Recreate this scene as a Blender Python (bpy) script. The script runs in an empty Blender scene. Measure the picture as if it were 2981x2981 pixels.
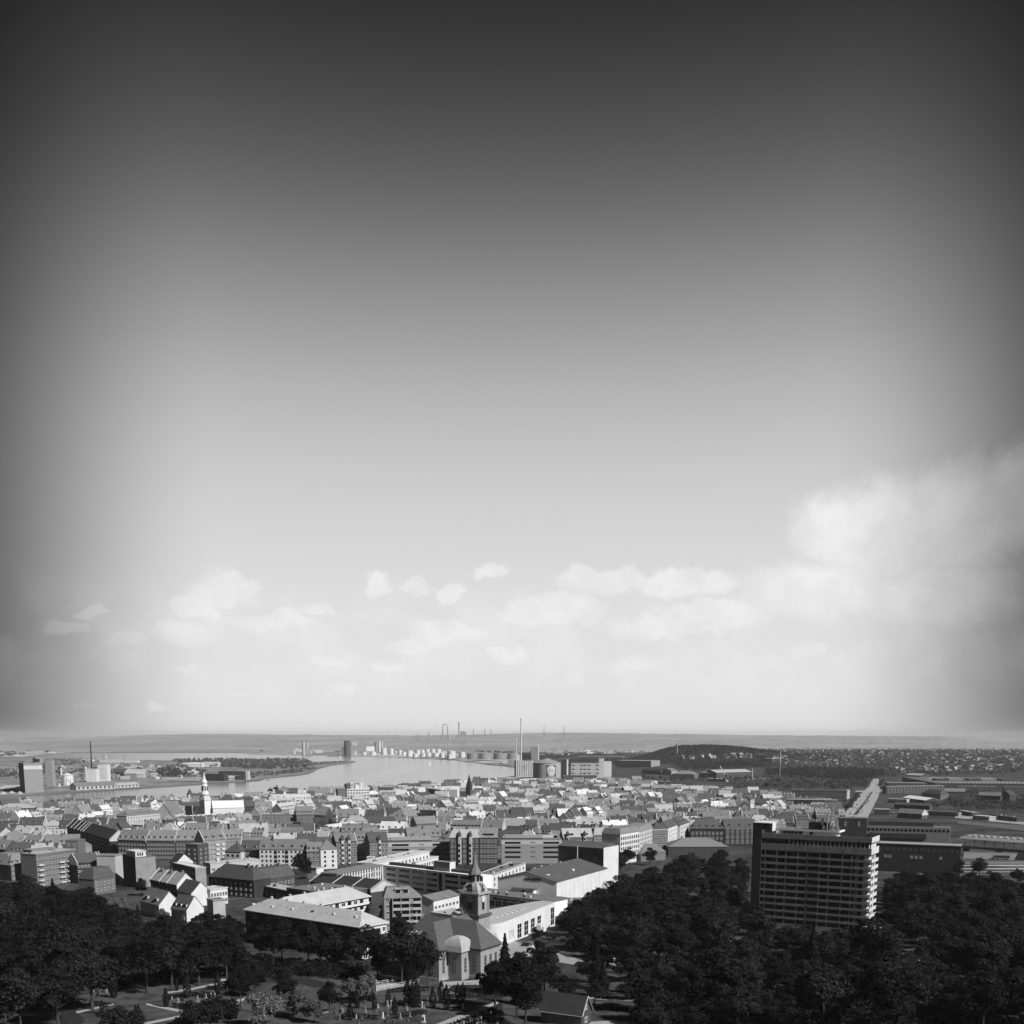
import bpy, math, random
import numpy as np
from mathutils import Vector
from math import sin, cos, tan, atan2, hypot, pi, radians as R

S = bpy.context.scene
COL = S.collection
random.seed(7)

# ---------------------------------------------------------------- camera
# photograph frame is 2981 units wide; F = focal length in those units
F, CX, HOR, PITCH, CAMZ = 3150.0, 1490.5, 2141.0, R(9.0), 105.0
PY = HOR + F * tan(PITCH)
cam_d = bpy.data.cameras.new('camera'); cam = bpy.data.objects.new('camera', cam_d); COL.objects.link(cam)
cam.location = (0, 0, CAMZ); cam.rotation_euler = (R(90) - PITCH, 0, 0)
cam_d.sensor_fit = 'HORIZONTAL'; cam_d.sensor_width = 36.0; cam_d.lens = 36.0 * F / 2981.0
cam_d.shift_y = (PY - 1490.5) / 2981.0; cam_d.clip_start = 1.0; cam_d.clip_end = 90000.0
S.camera = cam
S.render.resolution_x = S.render.resolution_y = 1024
S.view_settings.view_transform = 'Standard'; S.view_settings.look = 'None'
S.view_settings.exposure = 0.12; S.view_settings.gamma = 1.0
S.view_settings.use_curve_mapping = False
S.cycles.max_bounces = 4; S.cycles.diffuse_bounces = 1; S.cycles.glossy_bounces = 2
S.cycles.transparent_max_bounces = 8; S.cycles.volume_bounces = 0
S.cycles.use_adaptive_sampling = True; S.cycles.adaptive_threshold = 0.02
S.cycles.caustics_reflective = False; S.cycles.caustics_refractive = False
S.cycles.sample_clamp_indirect = 4.0

# ---------------------------------------------------------------- sun and sky
SUN_EL, SUN_AZ = R(40), R(126)            # azimuth clockwise from +Y: from the right and a little behind the camera
sun_dir = Vector((sin(SUN_AZ) * cos(SUN_EL), cos(SUN_AZ) * cos(SUN_EL), sin(SUN_EL)))
sd = bpy.data.lights.new('sun', 'SUN'); sun = bpy.data.objects.new('sun', sd); COL.objects.link(sun)
sd.energy = 5.0; sd.angle = R(0.53); sd.color = (1.0, 1.0, 1.0)
sun.rotation_euler = sun_dir.to_track_quat('Z', 'Y').to_euler(); sun.location = (300, -300, 600)

W = bpy.data.worlds.new('World'); S.world = W; W.use_nodes = True
nt = W.node_tree; N = nt.nodes; L = nt.links
for n in list(N): N.remove(n)
def nd(t, **k):
    n = N.new(t)
    for a, b in k.items(): setattr(n, a, b)
    return n
def put(sock, v):
    if hasattr(v, 'bl_idname') or hasattr(v, 'is_output'): L.new(v, sock)
    else: sock.default_value = v
def mth(op, a, b=None, c=None, clamp=False):
    n = nd('ShaderNodeMath', operation=op); n.use_clamp = clamp
    put(n.inputs[0], a)
    if b is not None: put(n.inputs[1], b)
    if c is not None: put(n.inputs[2], c)
    return n.outputs[0]
def sstep(x, a, b, lo=0.0, hi=1.0):
    n = nd('ShaderNodeMapRange', interpolation_type='SMOOTHSTEP')
    put(n.inputs[0], x); n.inputs[1].default_value = a; n.inputs[2].default_value = b
    n.inputs[3].default_value = lo; n.inputs[4].default_value = hi
    return n.outputs[0]
def noise3(vec, scale, detail=5.0, rough=0.55):
    n = nd('ShaderNodeTexNoise'); n.inputs['Scale'].default_value = scale
    n.inputs['Detail'].default_value = detail; n.inputs['Roughness'].default_value = rough
    L.new(vec, n.inputs['Vector']); return n.outputs['Fac']
tc = nd('ShaderNodeTexCoord')
sep = nd('ShaderNodeSeparateXYZ'); L.new(tc.outputs['Generated'], sep.inputs[0])
az = mth('ARCTAN2', sep.outputs[0], sep.outputs[1])                  # 0 straight ahead, + to the right
el = mth('MULTIPLY', mth('ARCSINE', sep.outputs[2]), 57.2958)         # degrees
azd = mth('MULTIPLY', az, 57.2958)
sky = nd('ShaderNodeTexSky', sky_type='NISHITA'); sky.sun_disc = False
sky.sun_elevation = SUN_EL; sky.sun_rotation = SUN_AZ; sky.altitude = 50
sc = nd('ShaderNodeSeparateColor'); L.new(sky.outputs[0], sc.inputs[0])
red = mth('MULTIPLY', sc.outputs[0], 0.02)                           # the red filter of the black-and-white film
ramp = nd('ShaderNodeValToRGB'); ramp.color_ramp.interpolation = 'B_SPLINE'
els = [(0.0, .76), (.06, .755), (.19, .70), (.28, .64), (.36, .56), (.43, .475), (.51, .355), (.61, .20), (.70, .100), (.79, .048), (.88, .018), (1.0, .012)]
cr = ramp.color_ramp
while len(cr.elements) < len(els): cr.elements.new(0.5)
for e, (p, v) in zip(cr.elements, els): e.position = p; e.color = (v, v, v, 1)
L.new(mth('DIVIDE', el, 36.0, clamp=True), ramp.inputs[0])
sb = nd('ShaderNodeSeparateColor'); L.new(ramp.outputs[0], sb.inputs[0])
# vignette put into the sky: brightest over the water ahead, deepening to either side
azs = mth('ABSOLUTE', mth('SUBTRACT', azd, 0.3))
fall = sstep(azs, 14.5, 28.0, 1.0, 0.09)
clear = mth('ADD', mth('MULTIPLY', sb.outputs[0], fall), mth('MULTIPLY', red, 0.10))
# clouds: puffs placed as directions (azimuth, elevation, half-widths in degrees), their outlines broken by noise
comb = nd('ShaderNodeCombineXYZ'); L.new(azd, comb.inputs[0]); L.new(el, comb.inputs[1]); comb.inputs[2].default_value = 3.7
def vmath(op, a, b=None, c=None):
    n = nd('ShaderNodeVectorMath', operation=op); L.new(a, n.inputs[0])
    for i, q in ((1, b), (2, c)):
        if q is None: continue
        if isinstance(q, tuple): n.inputs[i].default_value = q
        else: L.new(q, n.inputs[i])
    return n.outputs['Value'] if op == 'LENGTH' else n.outputs[0]
wn = nd('ShaderNodeTexNoise'); wn.inputs['Scale'].default_value = .55; wn.inputs['Detail'].default_value = 5; wn.inputs['Roughness'].default_value = .6; L.new(comb.outputs[0], wn.inputs['Vector'])
warp = vmath('MULTIPLY_ADD', wn.outputs['Color'], (2.6, 1.9, 0), (-1.3, -.95, -3.7)); vv = vmath('ADD', comb.outputs[0], warp)
puff = noise3(comb.outputs[0], 1.5, 5.0, 0.6)
soft = noise3(comb.outputs[0], .30, 4.0, 0.55)
PUFFS = [(655, 1735, 105, 52), (575, 1792, 62, 34), (517, 1858, 95, 34), (275, 1808, 58, 22), (180, 1850, 62, 22), (370, 1872, 62, 22), (800, 1815, 125, 28), (940, 1782, 62, 20), (1100, 1715, 48, 40), (1215, 1712, 56, 26), (1310, 1727, 52, 28), (1430, 1672, 70, 22), (1311, 1847, 130, 38), (958, 1940, 62, 22), (1120, 1945, 62, 18), (545, 1962, 30, 11), (980, 2013, 62, 14), (690, 2040, 40, 10), (450, 2060, 32, 10), (250, 2062, 36, 9),
         (1560, 1780, 110, 55), (1650, 1770, 130, 52), (1760, 1690, 150, 40), (2000, 1700, 160, 48), (2080, 1800, 190, 48), (1860, 1830, 140, 40), (1790, 1942, 62, 24), (1860, 1932, 62, 22), (1660, 1972, 40, 24), (2360, 1895, 58, 22), (1480, 1905, 80, 24), (1180, 1880, 90, 24),
         (2420, 1560, 130, 110), (2560, 1590, 230, 170), (2400, 1730, 250, 95), (2800, 1570, 200, 170), (2990, 1520, 160, 170), (2740, 1760, 240, 115)]
dist = bdist = None
for n_, (px, py, rx, ry) in enumerate(PUFFS):
    th = math.atan((PY - py) / F); a0 = math.degrees(math.atan2((px - CX) / F, cos(PITCH) + (PY - py) / F * sin(PITCH))); e0 = math.degrees(th - PITCH); ra = math.degrees(rx / F); re = math.degrees(ry / F)
    d = vmath('LENGTH', vmath('MULTIPLY_ADD', vv, (1 / ra, 1 / re, 0), (-a0 / ra, -e0 / re, 0)))
    if n_ >= len(PUFFS) - 6: bdist = d if bdist is None else mth('MINIMUM', bdist, d)
    else: dist = d if dist is None else mth('MINIMUM', dist, d)
edge = mth('ADD', dist, mth('MULTIPLY', mth('SUBTRACT', puff, 0.5), 0.9))
big = sstep(mth('ADD', bdist, mth('ADD', mth('MULTIPLY', mth('SUBTRACT', puff, 0.5), 0.42), mth('MULTIPLY', mth('SUBTRACT', soft, 0.5), 0.4))), 1.08, .40)
lowsoft = sstep(el, 3.2, 5.8)
pf = mth('MAXIMUM', mth('MULTIPLY', sstep(edge, 1.14, .62), .92), mth('MULTIPLY', big, lowsoft))
wide = mth('MULTIPLY', mth('MULTIPLY', sstep(el, 1.0, 3.4), sstep(el, 5.0, 8.6, 1.0, 0.0)), sstep(soft, .34, .64, 0.0, .48))
away = mth('MULTIPLY', mth('MULTIPLY', sstep(mth('ABSOLUTE', azd), 26.0, 33.0), sstep(puff, .55, .66)), mth('MULTIPLY', sstep(el, 1.5, 4.0), sstep(el, 8.0, 12.0, 1.0, 0.0)))
cov = mth('MAXIMUM', mth('MAXIMUM', pf, wide), away)
cshade = mth('ADD', mth('MULTIPLY', sstep(soft, .38, .6), .06), mth('ADD', mth('MULTIPLY', sstep(puff, .35, .65), .035), .76))
cloud = mth('MULTIPLY', cshade, mth('ADD', mth('MULTIPLY', fall, 0.88), 0.12))
mix = nd('ShaderNodeMix', data_type='FLOAT'); L.new(cov, mix.inputs[0]); L.new(clear, mix.inputs[2]); L.new(mth('MAXIMUM', cloud, clear), mix.inputs[3])
cc = nd('ShaderNodeCombineColor')
for i in range(3): L.new(mix.outputs[0], cc.inputs[i])
bg = nd('ShaderNodeBackground'); L.new(cc.outputs[0], bg.inputs[0]); bg.inputs[1].default_value = 0.95
wo = nd('ShaderNodeOutputWorld'); L.new(bg.outputs[0], wo.inputs[0])

# ---------------------------------------------------------------- terrain and picking points
TT = [(0, 34), (250, 27), (300, 25), (360, 23), (460, 20), (600, 17), (800, 13), (1000, 10), (1358, 6), (1700, 2.5), (2000, 1.5)]
TR = [(2000, 1.5), (2600, 1.5), (3300, 8), (4200, 24), (5200, 34), (6500, 18), (9000, 8), (40000, 8)]
def lerp_tab(T, x):
    if x <= T[0][0]: return T[0][1]
    for (a, va), (b, vb) in zip(T, T[1:]):
        if x <= b: return va + (vb - va) * (x - a) / (b - a)
    return T[-1][1]
HILL = (625.0, 4000.0)
def ground(x, y):
    r = hypot(x, y); u = x / max(y, 1.0)
    if r <= 2000: z = lerp_tab(TT, r)
    else:
        k = min(1.0, max(0.0, (u - 0.10) / 0.12)); k = k * k * (3 - 2 * k)
        z = 1.5 + (lerp_tab(TR, r) - 1.5) * k
    hx, hy = x - HILL[0], y - HILL[1]
    sx = 150.0 if hx < 0 else 340.0
    z += 50.0 * math.exp(-(hx / sx) ** 2 - (hy / 330.0) ** 2)
    return z
CP, SP = cos(PITCH), sin(PITCH)
def ray(px, py):
    u, v = (px - CX) / F, (PY - py) / F
    return Vector((u, CP + v * SP, -SP + v * CP))
def atz(px, py, z):
    d = ray(px, py); t = (z - CAMZ) / d.z
    return Vector((d.x * t, d.y * t, z))
def at(px, py, h=0.0):
    """world point h above the ground seen at photograph position px, py"""
    z = 10.0
    for _ in range(25):
        p = atz(px, py, z + h); z = 0.5 * z + 0.5 * ground(p.x, p.y)
    return atz(px, py, z + h)
def atd(px, py, d):
    r = ray(px, py); return r * (d / r.y) + Vector((0, 0, CAMZ))
def proj(p):
    x, y, z = p[0], p[1], p[2] - CAMZ
    f = y * CP - z * SP; u = y * SP + z * CP
    return CX + F * x / f, PY - F * u / f
def G(x, y): return Vector((x, y, ground(x, y)))

# ---------------------------------------------------------------- materials (greyscale world of a black-and-white photograph)
MATS = {}
def mat(name, v, rough=0.85, var=0.18, scale=0.35, spec=0.25, bump=0.0, stripe=None, rnd=0.0, metallic=0.0):
    if name in MATS: return MATS[name]
    m = bpy.data.materials.new(name); m.use_nodes = True; t = m.node_tree; b = t.nodes['Principled BSDF']
    b.inputs['Roughness'].default_value = rough; b.inputs['Specular IOR Level'].default_value = spec
    b.inputs['Metallic'].default_value = metallic
    m.diffuse_color = (v, v, v, 1)
    g = t.nodes.new('ShaderNodeNewGeometry')
    n1 = t.nodes.new('ShaderNodeTexNoise'); n1.inputs['Scale'].default_value = scale; n1.inputs['Detail'].default_value = 4
    t.links.new(g.outputs['Position'], n1.inputs['Vector'])
    mr = t.nodes.new('ShaderNodeMapRange'); mr.inputs[1].default_value = 0.25; mr.inputs[2].default_value = 0.75
    mr.inputs[3].default_value = 1 - var; mr.inputs[4].default_value = 1 + var
    t.links.new(n1.outputs['Fac'], mr.inputs[0]); out = mr.outputs[0]
    mpv = t.nodes.new('ShaderNodeMapping'); mpv.inputs['Scale'].default_value = (1.3, 1.3, .12); t.links.new(g.outputs['Position'], mpv.inputs[0])
    n3 = t.nodes.new('ShaderNodeTexNoise'); n3.inputs['Scale'].default_value = 1.0; n3.inputs['Detail'].default_value = 6; n3.inputs['Roughness'].default_value = .7; t.links.new(mpv.outputs[0], n3.inputs['Vector'])
    m3 = t.nodes.new('ShaderNodeMapRange'); m3.inputs[1].default_value = .3; m3.inputs[2].default_value = .7; m3.inputs[3].default_value = 1 - .6 * var - .04; m3.inputs[4].default_value = 1 + .6 * var; t.links.new(n3.outputs['Fac'], m3.inputs[0])
    def mul(a, b2):
        q = t.nodes.new('ShaderNodeMath'); q.operation = 'MULTIPLY'; t.links.new(a, q.inputs[0])
        if isinstance(b2, (int, float)): q.inputs[1].default_value = b2
        else: t.links.new(b2, q.inputs[1])
        return q.outputs[0]
    out = mul(out, m3.outputs[0])
    if rnd:
        oi = t.nodes.new('ShaderNodeObjectInfo'); m2 = t.nodes.new('ShaderNodeMapRange')
        m2.inputs[3].default_value = 1 - rnd; m2.inputs[4].default_value = 1 + rnd
        t.links.new(oi.outputs['Random'], m2.inputs[0]); out = mul(out, m2.outputs[0])
    if stripe:                                # (period in metres, darkness): courses, board joints, seams along z or the plan
        per, amt, axis = stripe
        sp = t.nodes.new('ShaderNodeSeparateXYZ'); t.links.new(g.outputs['Position'], sp.inputs[0])
        q = t.nodes.new('ShaderNodeMath'); q.operation = 'MULTIPLY'; q.inputs[1].default_value = 1.0 / per
        t.links.new(sp.outputs[axis], q.inputs[0])
        fr = t.nodes.new('ShaderNodeMath'); fr.operation = 'FRACT'; t.links.new(q.outputs[0], fr.inputs[0])
        gt = t.nodes.new('ShaderNodeMapRange'); gt.inputs[1].default_value = 0.0; gt.inputs[2].default_value = 0.22
        gt.inputs[3].default_value = 1 - amt; gt.inputs[4].default_value = 1.0
        t.links.new(fr.outputs[0], gt.inputs[0]); out = mul(out, gt.outputs[0])
    out = mul(out, float(v))
    c = t.nodes.new('ShaderNodeCombineColor')
    for i in range(3): t.links.new(out, c.inputs[i])
    t.links.new(c.outputs[0], b.inputs['Base Color'])
    if bump:
        bp = t.nodes.new('ShaderNodeBump'); bp.inputs['Strength'].default_value = bump; bp.inputs['Distance'].default_value = 0.3
        n2 = t.nodes.new('ShaderNodeTexNoise'); n2.inputs['Scale'].default_value = scale * 6
        t.links.new(g.outputs['Position'], n2.inputs['Vector']); t.links.new(n2.outputs['Fac'], bp.inputs['Height'])
        t.links.new(bp.outputs[0], b.inputs['Normal'])
    MATS[name] = m; return m
WHITE = mat('white_render', .64, var=.09, scale=.15)
PALE = mat('pale_render', .50, var=.10, scale=.2, rnd=.08)
CREAM = mat('cream_render', .42, var=.10, scale=.2, rnd=.10)
GREYW = mat('grey_render', .26, var=.14, scale=.25, rnd=.12)
BRICK = mat('brick_wall', .135, var=.16, scale=.5, rnd=.15)
DBRICK = mat('dark_brick_wall', .065, var=.18, scale=.5, rnd=.15)
BLACKW = mat('black_brick_wall', .035, var=.2, scale=.5)
CONC = mat('concrete', .30, var=.12, scale=.3)
DCONC = mat('dark_concrete', .10, var=.14, scale=.5)
RPALE = mat('pale_sheet_roof', .62, var=.12, scale=.12, stripe=(1.1, .12, 0))
RLIGHT = mat('light_tile_roof', .36, var=.15, scale=.3, rnd=.15)
RMID = mat('mid_tile_roof', .19, var=.16, scale=.35, rnd=.15)
RDARK = mat('dark_tile_roof', .075, var=.18, scale=.35, rnd=.18)
RBLACK = mat('slate_roof', .035, var=.2, scale=.4, rnd=.15)
FELT = mat('roofing_felt', .17, var=.16, scale=.2)
GLASS = mat('window_glass', .012, rough=.12, var=.3, scale=.6, spec=.5)
DARK = mat('dark_void', .012, rough=.9, var=.1)
FRAME = mat('white_paint', .75, var=.04)
METAL = mat('grey_metal', .35, rough=.5, var=.1, scale=.2)
DMETAL = mat('dark_metal', .04, rough=.5, var=.1)
STEEL = mat('pale_steel', .62, rough=.5, var=.06)
BARK = mat('bark', .05, var=.3, scale=2.0)
STONE = mat('stone', .35, var=.2, scale=1.2)
ASPH = mat('asphalt', .09, var=.15, scale=.15)
PAVE = mat('pale_paving', .34, var=.12, scale=.15)
GRAVEL = mat('gravel_path', .34, var=.12, scale=.4)

# ---------------------------------------------------------------- mesh and object helpers
class MB:
    """collects faces in world space; obj() links them as ONE mesh object"""
    def __init__(s): s.v = []; s.f = []; s.m = []
    def poly(s, pts, m=0):
        k = len(s.v); s.v += [tuple(p) for p in pts]; s.f.append(tuple(range(k, k + len(pts)))); s.m.append(m)
    def hexa(s, b, t, m=0, mt=None):
        """b, t: bottom and top rings of equal length, counter-clockwise seen from above"""
        n = len(b)
        k = len(s.v); s.v += [tuple(p) for p in b] + [tuple(p) for p in t]
        for i in range(n):
            j = (i + 1) % n; s.f.append((k + i, k + j, k + n + j, k + n + i)); s.m.append(m)
        s.f.append(tuple(range(k + n, k + 2 * n))); s.m.append(m if mt is None else mt)
        s.f.append(tuple(range(k + n - 1, k - 1, -1))); s.m.append(m)
    def box(s, fr, s0, s1, t0, t1, z0, z1, m=0, mt=None):
        P = fr.p
        s.hexa([P(s0, t0, z0), P(s1, t0, z0), P(s1, t1, z0), P(s0, t1, z0)], [P(s0, t0, z1), P(s1, t0, z1), P(s1, t1, z1), P(s0, t1, z1)], m, mt)
    def cyl(s, c, r, z0, z1, n=12, r1=None, m=0, mt=None, ph=0.0):
        r1 = r if r1 is None else r1
        a = [(cos(2 * pi * i / n + ph), sin(2 * pi * i / n + ph)) for i in range(n)]
        s.hexa([(c[0] + r * x, c[1] + r * y, z0) for x, y in a], [(c[0] + r1 * x, c[1] + r1 * y, z1) for x, y in a], m, mt)
    def lathe(s, c, prof, n=12, m=0, ph=0.0):
        """prof: list of (radius, z)"""
        for (ra, za), (rb, zb) in zip(prof, prof[1:]): s.cyl(c, max(ra, .01), za, zb, n, max(rb, .01), m, ph=ph)
    def bar(s, a, b, r, n=4, m=0):
        a, b = Vector(a), Vector(b); d = (b - a).normalized()
        x = d.orthogonal().normalized(); y = d.cross(x)
        o = [(x * cos(2 * pi * i / n) + y * sin(2 * pi * i / n)) * r for i in range(n)]
        s.hexa([a + q for q in o], [b + q for q in o], m)
    def obj(s, name, mats, parent=None, loc=None, smooth=False):
        if not isinstance(mats, (list, tuple)): mats = [mats]
        off = ROOT.get(parent.name, Vector((0, 0, 0))) if parent else (Vector(loc) if loc else Vector((0, 0, 0)))
        me = bpy.data.meshes.new(name)
        ox, oy, oz = off
        me.from_pydata([(x - ox, y - oy, z - oz) for x, y, z in s.v], [], s.f)
        for q in mats: me.materials.append(q)
        if len(mats) > 1: me.polygons.foreach_set('material_index', s.m)
        if smooth: me.polygons.foreach_set('use_smooth', [True] * len(s.f))
        o = bpy.data.objects.new(name, me); COL.objects.link(o)
        if parent: o.parent = parent
        else: o.location = off
        ROOT[o.name] = off
        return o
ROOT = {}
def tag(o, label=None, cat=None, group=None, kind=None):
    if label: o['label'] = label
    if cat: o['category'] = cat
    if group: o['group'] = group
    if kind: o['kind'] = kind
    return o
def thing(name, label, cat, loc, group=None):
    o = bpy.data.objects.new(name, None); COL.objects.link(o); o.location = loc; o.empty_display_size = 0.5
    ROOT[o.name] = Vector(loc)
    return tag(o, label, cat, group)
def inst(name, mesh, parent, loc, rz=0.0, sc=1.0):
    o = bpy.data.objects.new(name, mesh); COL.objects.link(o)
    if parent: o.parent = parent; o.location = Vector(loc) - ROOT[parent.name]; ROOT[o.name] = ROOT[parent.name]
    else: o.location = loc; ROOT[o.name] = Vector(loc)
    o.rotation_euler = (0, 0, rz); o.scale = (sc, sc, sc) if isinstance(sc, (int, float)) else sc
    return o
class Fr:
    """a building frame: origin at the front-left base corner, U along the front (left to right as seen), N outward from the front"""
    def __init__(s, O, U):
        s.O = Vector(O); U = Vector((U[0], U[1], 0)).normalized(); s.U = U; s.N = Vector((U.y, -U.x, 0))
        s.rz = atan2(U.y, U.x)
    def p(s, a, t, z): return s.O + s.U * a - s.N * t + Vector((0, 0, z))
def front(pxL, pyL, pxR, pyR, h):
    """frame and width from the two ends of a front eave h above ground; base on the lower ground of the two"""
    a, b = at(pxL, pyL, h), at(pxR, pyR, h)
    d = Vector((b.x - a.x, b.y - a.y, 0))
    z = min(ground(a.x, a.y), ground(b.x, b.y))
    return Fr((a.x, a.y, z), d), d.length, (a.z + b.z) / 2 - z
WMESH = {}
def window_mesh(w, h, style):
    k = (round(w, 2), round(h, 2), style)
    if k in WMESH: return WMESH[k]
    mb = MB(); fr = Fr((0, 0, 0), (1, 0)); d = .10
    if style == 'slot':
        mb.box(fr, 0, w, -.02, .1, 0, h, 1)
    else:
        e = .10 if style != 'bold' else .16
        mb.box(fr, e * .5, w - e * .5, -.03, .1, e * .5, h - e * .5, 1)
        mb.box(fr, 0, e, -d, .1, 0, h); mb.box(fr, w - e, w, -d, .1, 0, h)
        mb.box(fr, e, w - e, -d, .1, 0, e); mb.box(fr, e, w - e, -d, .1, h - e, h)
        if style == 'cross':
            mb.box(fr, w / 2 - .05, w / 2 + .05, -d + .02, .1, e, h - e); mb.box(fr, e, w / 2 - .05, -d + .02, .1, h * .6 - .05, h * .6 + .05); mb.box(fr, w / 2 + .05, w - e, -d + .02, .1, h * .6 - .05, h * .6 + .05)
        elif style in ('two', 'bold'): mb.box(fr, w / 2 - .06, w / 2 + .06, -d + .02, .1, e, h - e)
        elif style == 'grid':
            for i in (1, 2):
                mb.box(fr, e, w - e, -d + .02, .1, h * i / 3 - .06, h * i / 3 + .06)
            mb.box(fr, w / 2 - .06, w / 2 + .06, -d + .01, .1, e, h - e)
    o = mb.obj('window', [FRAME if style != 'plain' else DMETAL, GLASS]); me = o.data; bpy.data.objects.remove(o)
    WMESH[k] = me; return me
PANE = {}
def window(par, fr, s, z, w, h, style='two', t=0.0):
    if style in ('slot', 'plain') or h < 1.9: return inst('window', window_mesh(w, h, style), par, fr.p(s, t, z), fr.rz)
    k = (round(w, 2), round(h, 2), style)                           # larger windows: the frame, and each pane of it a part of the frame
    if k not in PANE:
        mb = MB(); f0 = Fr((0, 0, 0), (1, 0)); e = .12; nr, nc = {'grid': (3, 2), 'cross': (2, 2), 'bold': (2, 2), 'two': (1, 2)}.get(style, (1, 2))
        for a in (0, w - e): mb.box(f0, a, a + e, -.1, .1, 0, h)
        for a in (0, h - e): mb.box(f0, e, w - e, -.1, .1, a, a + e)
        for i in range(1, nc): mb.box(f0, w * i / nc - .06, w * i / nc + .06, -.08, .1, e, h - e)
        for j in range(1, nr): mb.box(f0, e, w - e, -.075, .09, h * j / nr - .05, h * j / nr + .05)
        o = mb.obj('window', FRAME); fm = o.data; bpy.data.objects.remove(o)
        pw, ph = w / nc - .12, h / nr - .1; mb = MB(); mb.box(f0, 0, pw, -.03, .05, 0, ph); o = mb.obj('pane', GLASS); pm = o.data; bpy.data.objects.remove(o)
        PANE[k] = (fm, pm, [(w * i / nc + .06, h * j / nr + .05) for i in range(nc) for j in range(nr)])
    fm, pm, spots = PANE[k]; o = inst('window', fm, par, fr.p(s, t, z), fr.rz)
    for a, b in spots:
        q = bpy.data.objects.new('pane', pm); COL.objects.link(q); q.parent = o; q.location = (a, 0, b); ROOT[q.name] = ROOT[o.name]
    return o
def side_frame(fr, W_, D_):
    """frame of the right-hand end wall"""
    return Fr(fr.p(W_, 0, 0), -fr.N)
# ================================================================ THE SETTING: ground, water, far land, haze
from mathutils.geometry import tessellate_polygon
def land_mat(name, lo, hi, sc, sc2=None, contrast=(.4, .6)):
    m = bpy.data.materials.new(name); m.use_nodes = True; t = m.node_tree; b = t.nodes['Principled BSDF']
    b.inputs['Roughness'].default_value = .95; b.inputs['Specular IOR Level'].default_value = .1
    g = t.nodes.new('ShaderNodeNewGeometry'); outs = []
    for s_ in (sc, sc2 or sc * 6):
        n = t.nodes.new('ShaderNodeTexNoise'); n.inputs['Scale'].default_value = s_; n.inputs['Detail'].default_value = 6
        t.links.new(g.outputs['Position'], n.inputs['Vector']); outs.append(n.outputs['Fac'])
    a = t.nodes.new('ShaderNodeMath'); a.operation = 'ADD'; t.links.new(outs[0], a.inputs[0]); t.links.new(outs[1], a.inputs[1])
    mr = t.nodes.new('ShaderNodeMapRange'); mr.inputs[1].default_value = contrast[0] * 2; mr.inputs[2].default_value = contrast[1] * 2
    mr.inputs[3].default_value = lo; mr.inputs[4].default_value = hi; t.links.new(a.outputs[0], mr.inputs[0])
    c = t.nodes.new('ShaderNodeCombineColor')
    for i in range(3): t.links.new(mr.outputs[0], c.inputs[i])
    t.links.new(c.outputs[0], b.inputs['Base Color']); return m
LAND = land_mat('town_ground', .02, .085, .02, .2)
FARL = land_mat('hazed_far_fields', .12, .56, .0022, .012, (.44, .58))  # haze brightness put into the paler field tones
LAWN = mat('mown_lawn', .05, var=.25, scale=.25)
def struct(o): o['kind'] = 'structure'; return o

# near shore of the sound, as (px, py) at water level; beyond px 1512 the land runs on to the horizon
SHORE = [(-900, 2378), (-200, 2352), (0, 2347), (200, 2338), (400, 2330), (640, 2318), (900, 2306), (1140, 2292), (1300, 2280), (1400, 2270), (1470, 2262), (1512, 2258)]
def shore_r(u):
    px = CX + F * u                            # close enough: columns are nearly constant u
    if px >= 1512: return 26000.0
    for (a, ya), (b, yb) in zip(SHORE, SHORE[1:]):
        if px <= b:
            return atz(px, ya + (yb - ya) * (px - a) / (b - a), 1.0).y
    return atz(px, SHORE[0][1], 1.0).y
us = sorted(set([i * .0125 for i in range(-60, 61)] + [(1511.9 - CX) / F, (1512.1 - CX) / F]))
near = [60, 140, 200, 250, 300, 360, 420, 500, 600, 700, 850, 1000, 1200, 1350, 1500]
rfar = near + [1700, 2000, 2250, 2500, 2700, 2850, 2950, 3050, 3150, 3250, 3400, 3600, 3900, 4300, 4800, 5300, 6000, 7000, 9000, 14000, 26000]
mb = MB(); idx = []
for u in us:
    sh = shore_r(u); col = []
    k = len(rfar) - len(near)
    ys = near + [1500 + (sh - 1500) * (i + 1) / k for i in range(k)] if sh < 20000 else rfar
    for y in ys:
        x = u * y; col.append(len(mb.v)); mb.v.append((x, y, ground(x, y) if y < 25999 else 6))
    if sh < 20000:
        col.append(len(mb.v)); mb.v.append((u * sh, sh + .5, -2.0))
    else:
        col.append(len(mb.v)); mb.v.append((u * 26000, 26001, -2.0))
    idx.append(col)
for ca, cb in zip(idx, idx[1:]):
    seam = abs(mb.v[ca[-1]][1] - mb.v[cb[-1]][1]) > 15000
    for i in range(len(near) - 1 if seam else len(ca) - 1):
        mb.f.append((ca[i], cb[i], cb[i + 1], ca[i + 1])); mb.m.append(0)
gr = struct(mb.obj('ground', LAND, smooth=True))

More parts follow.
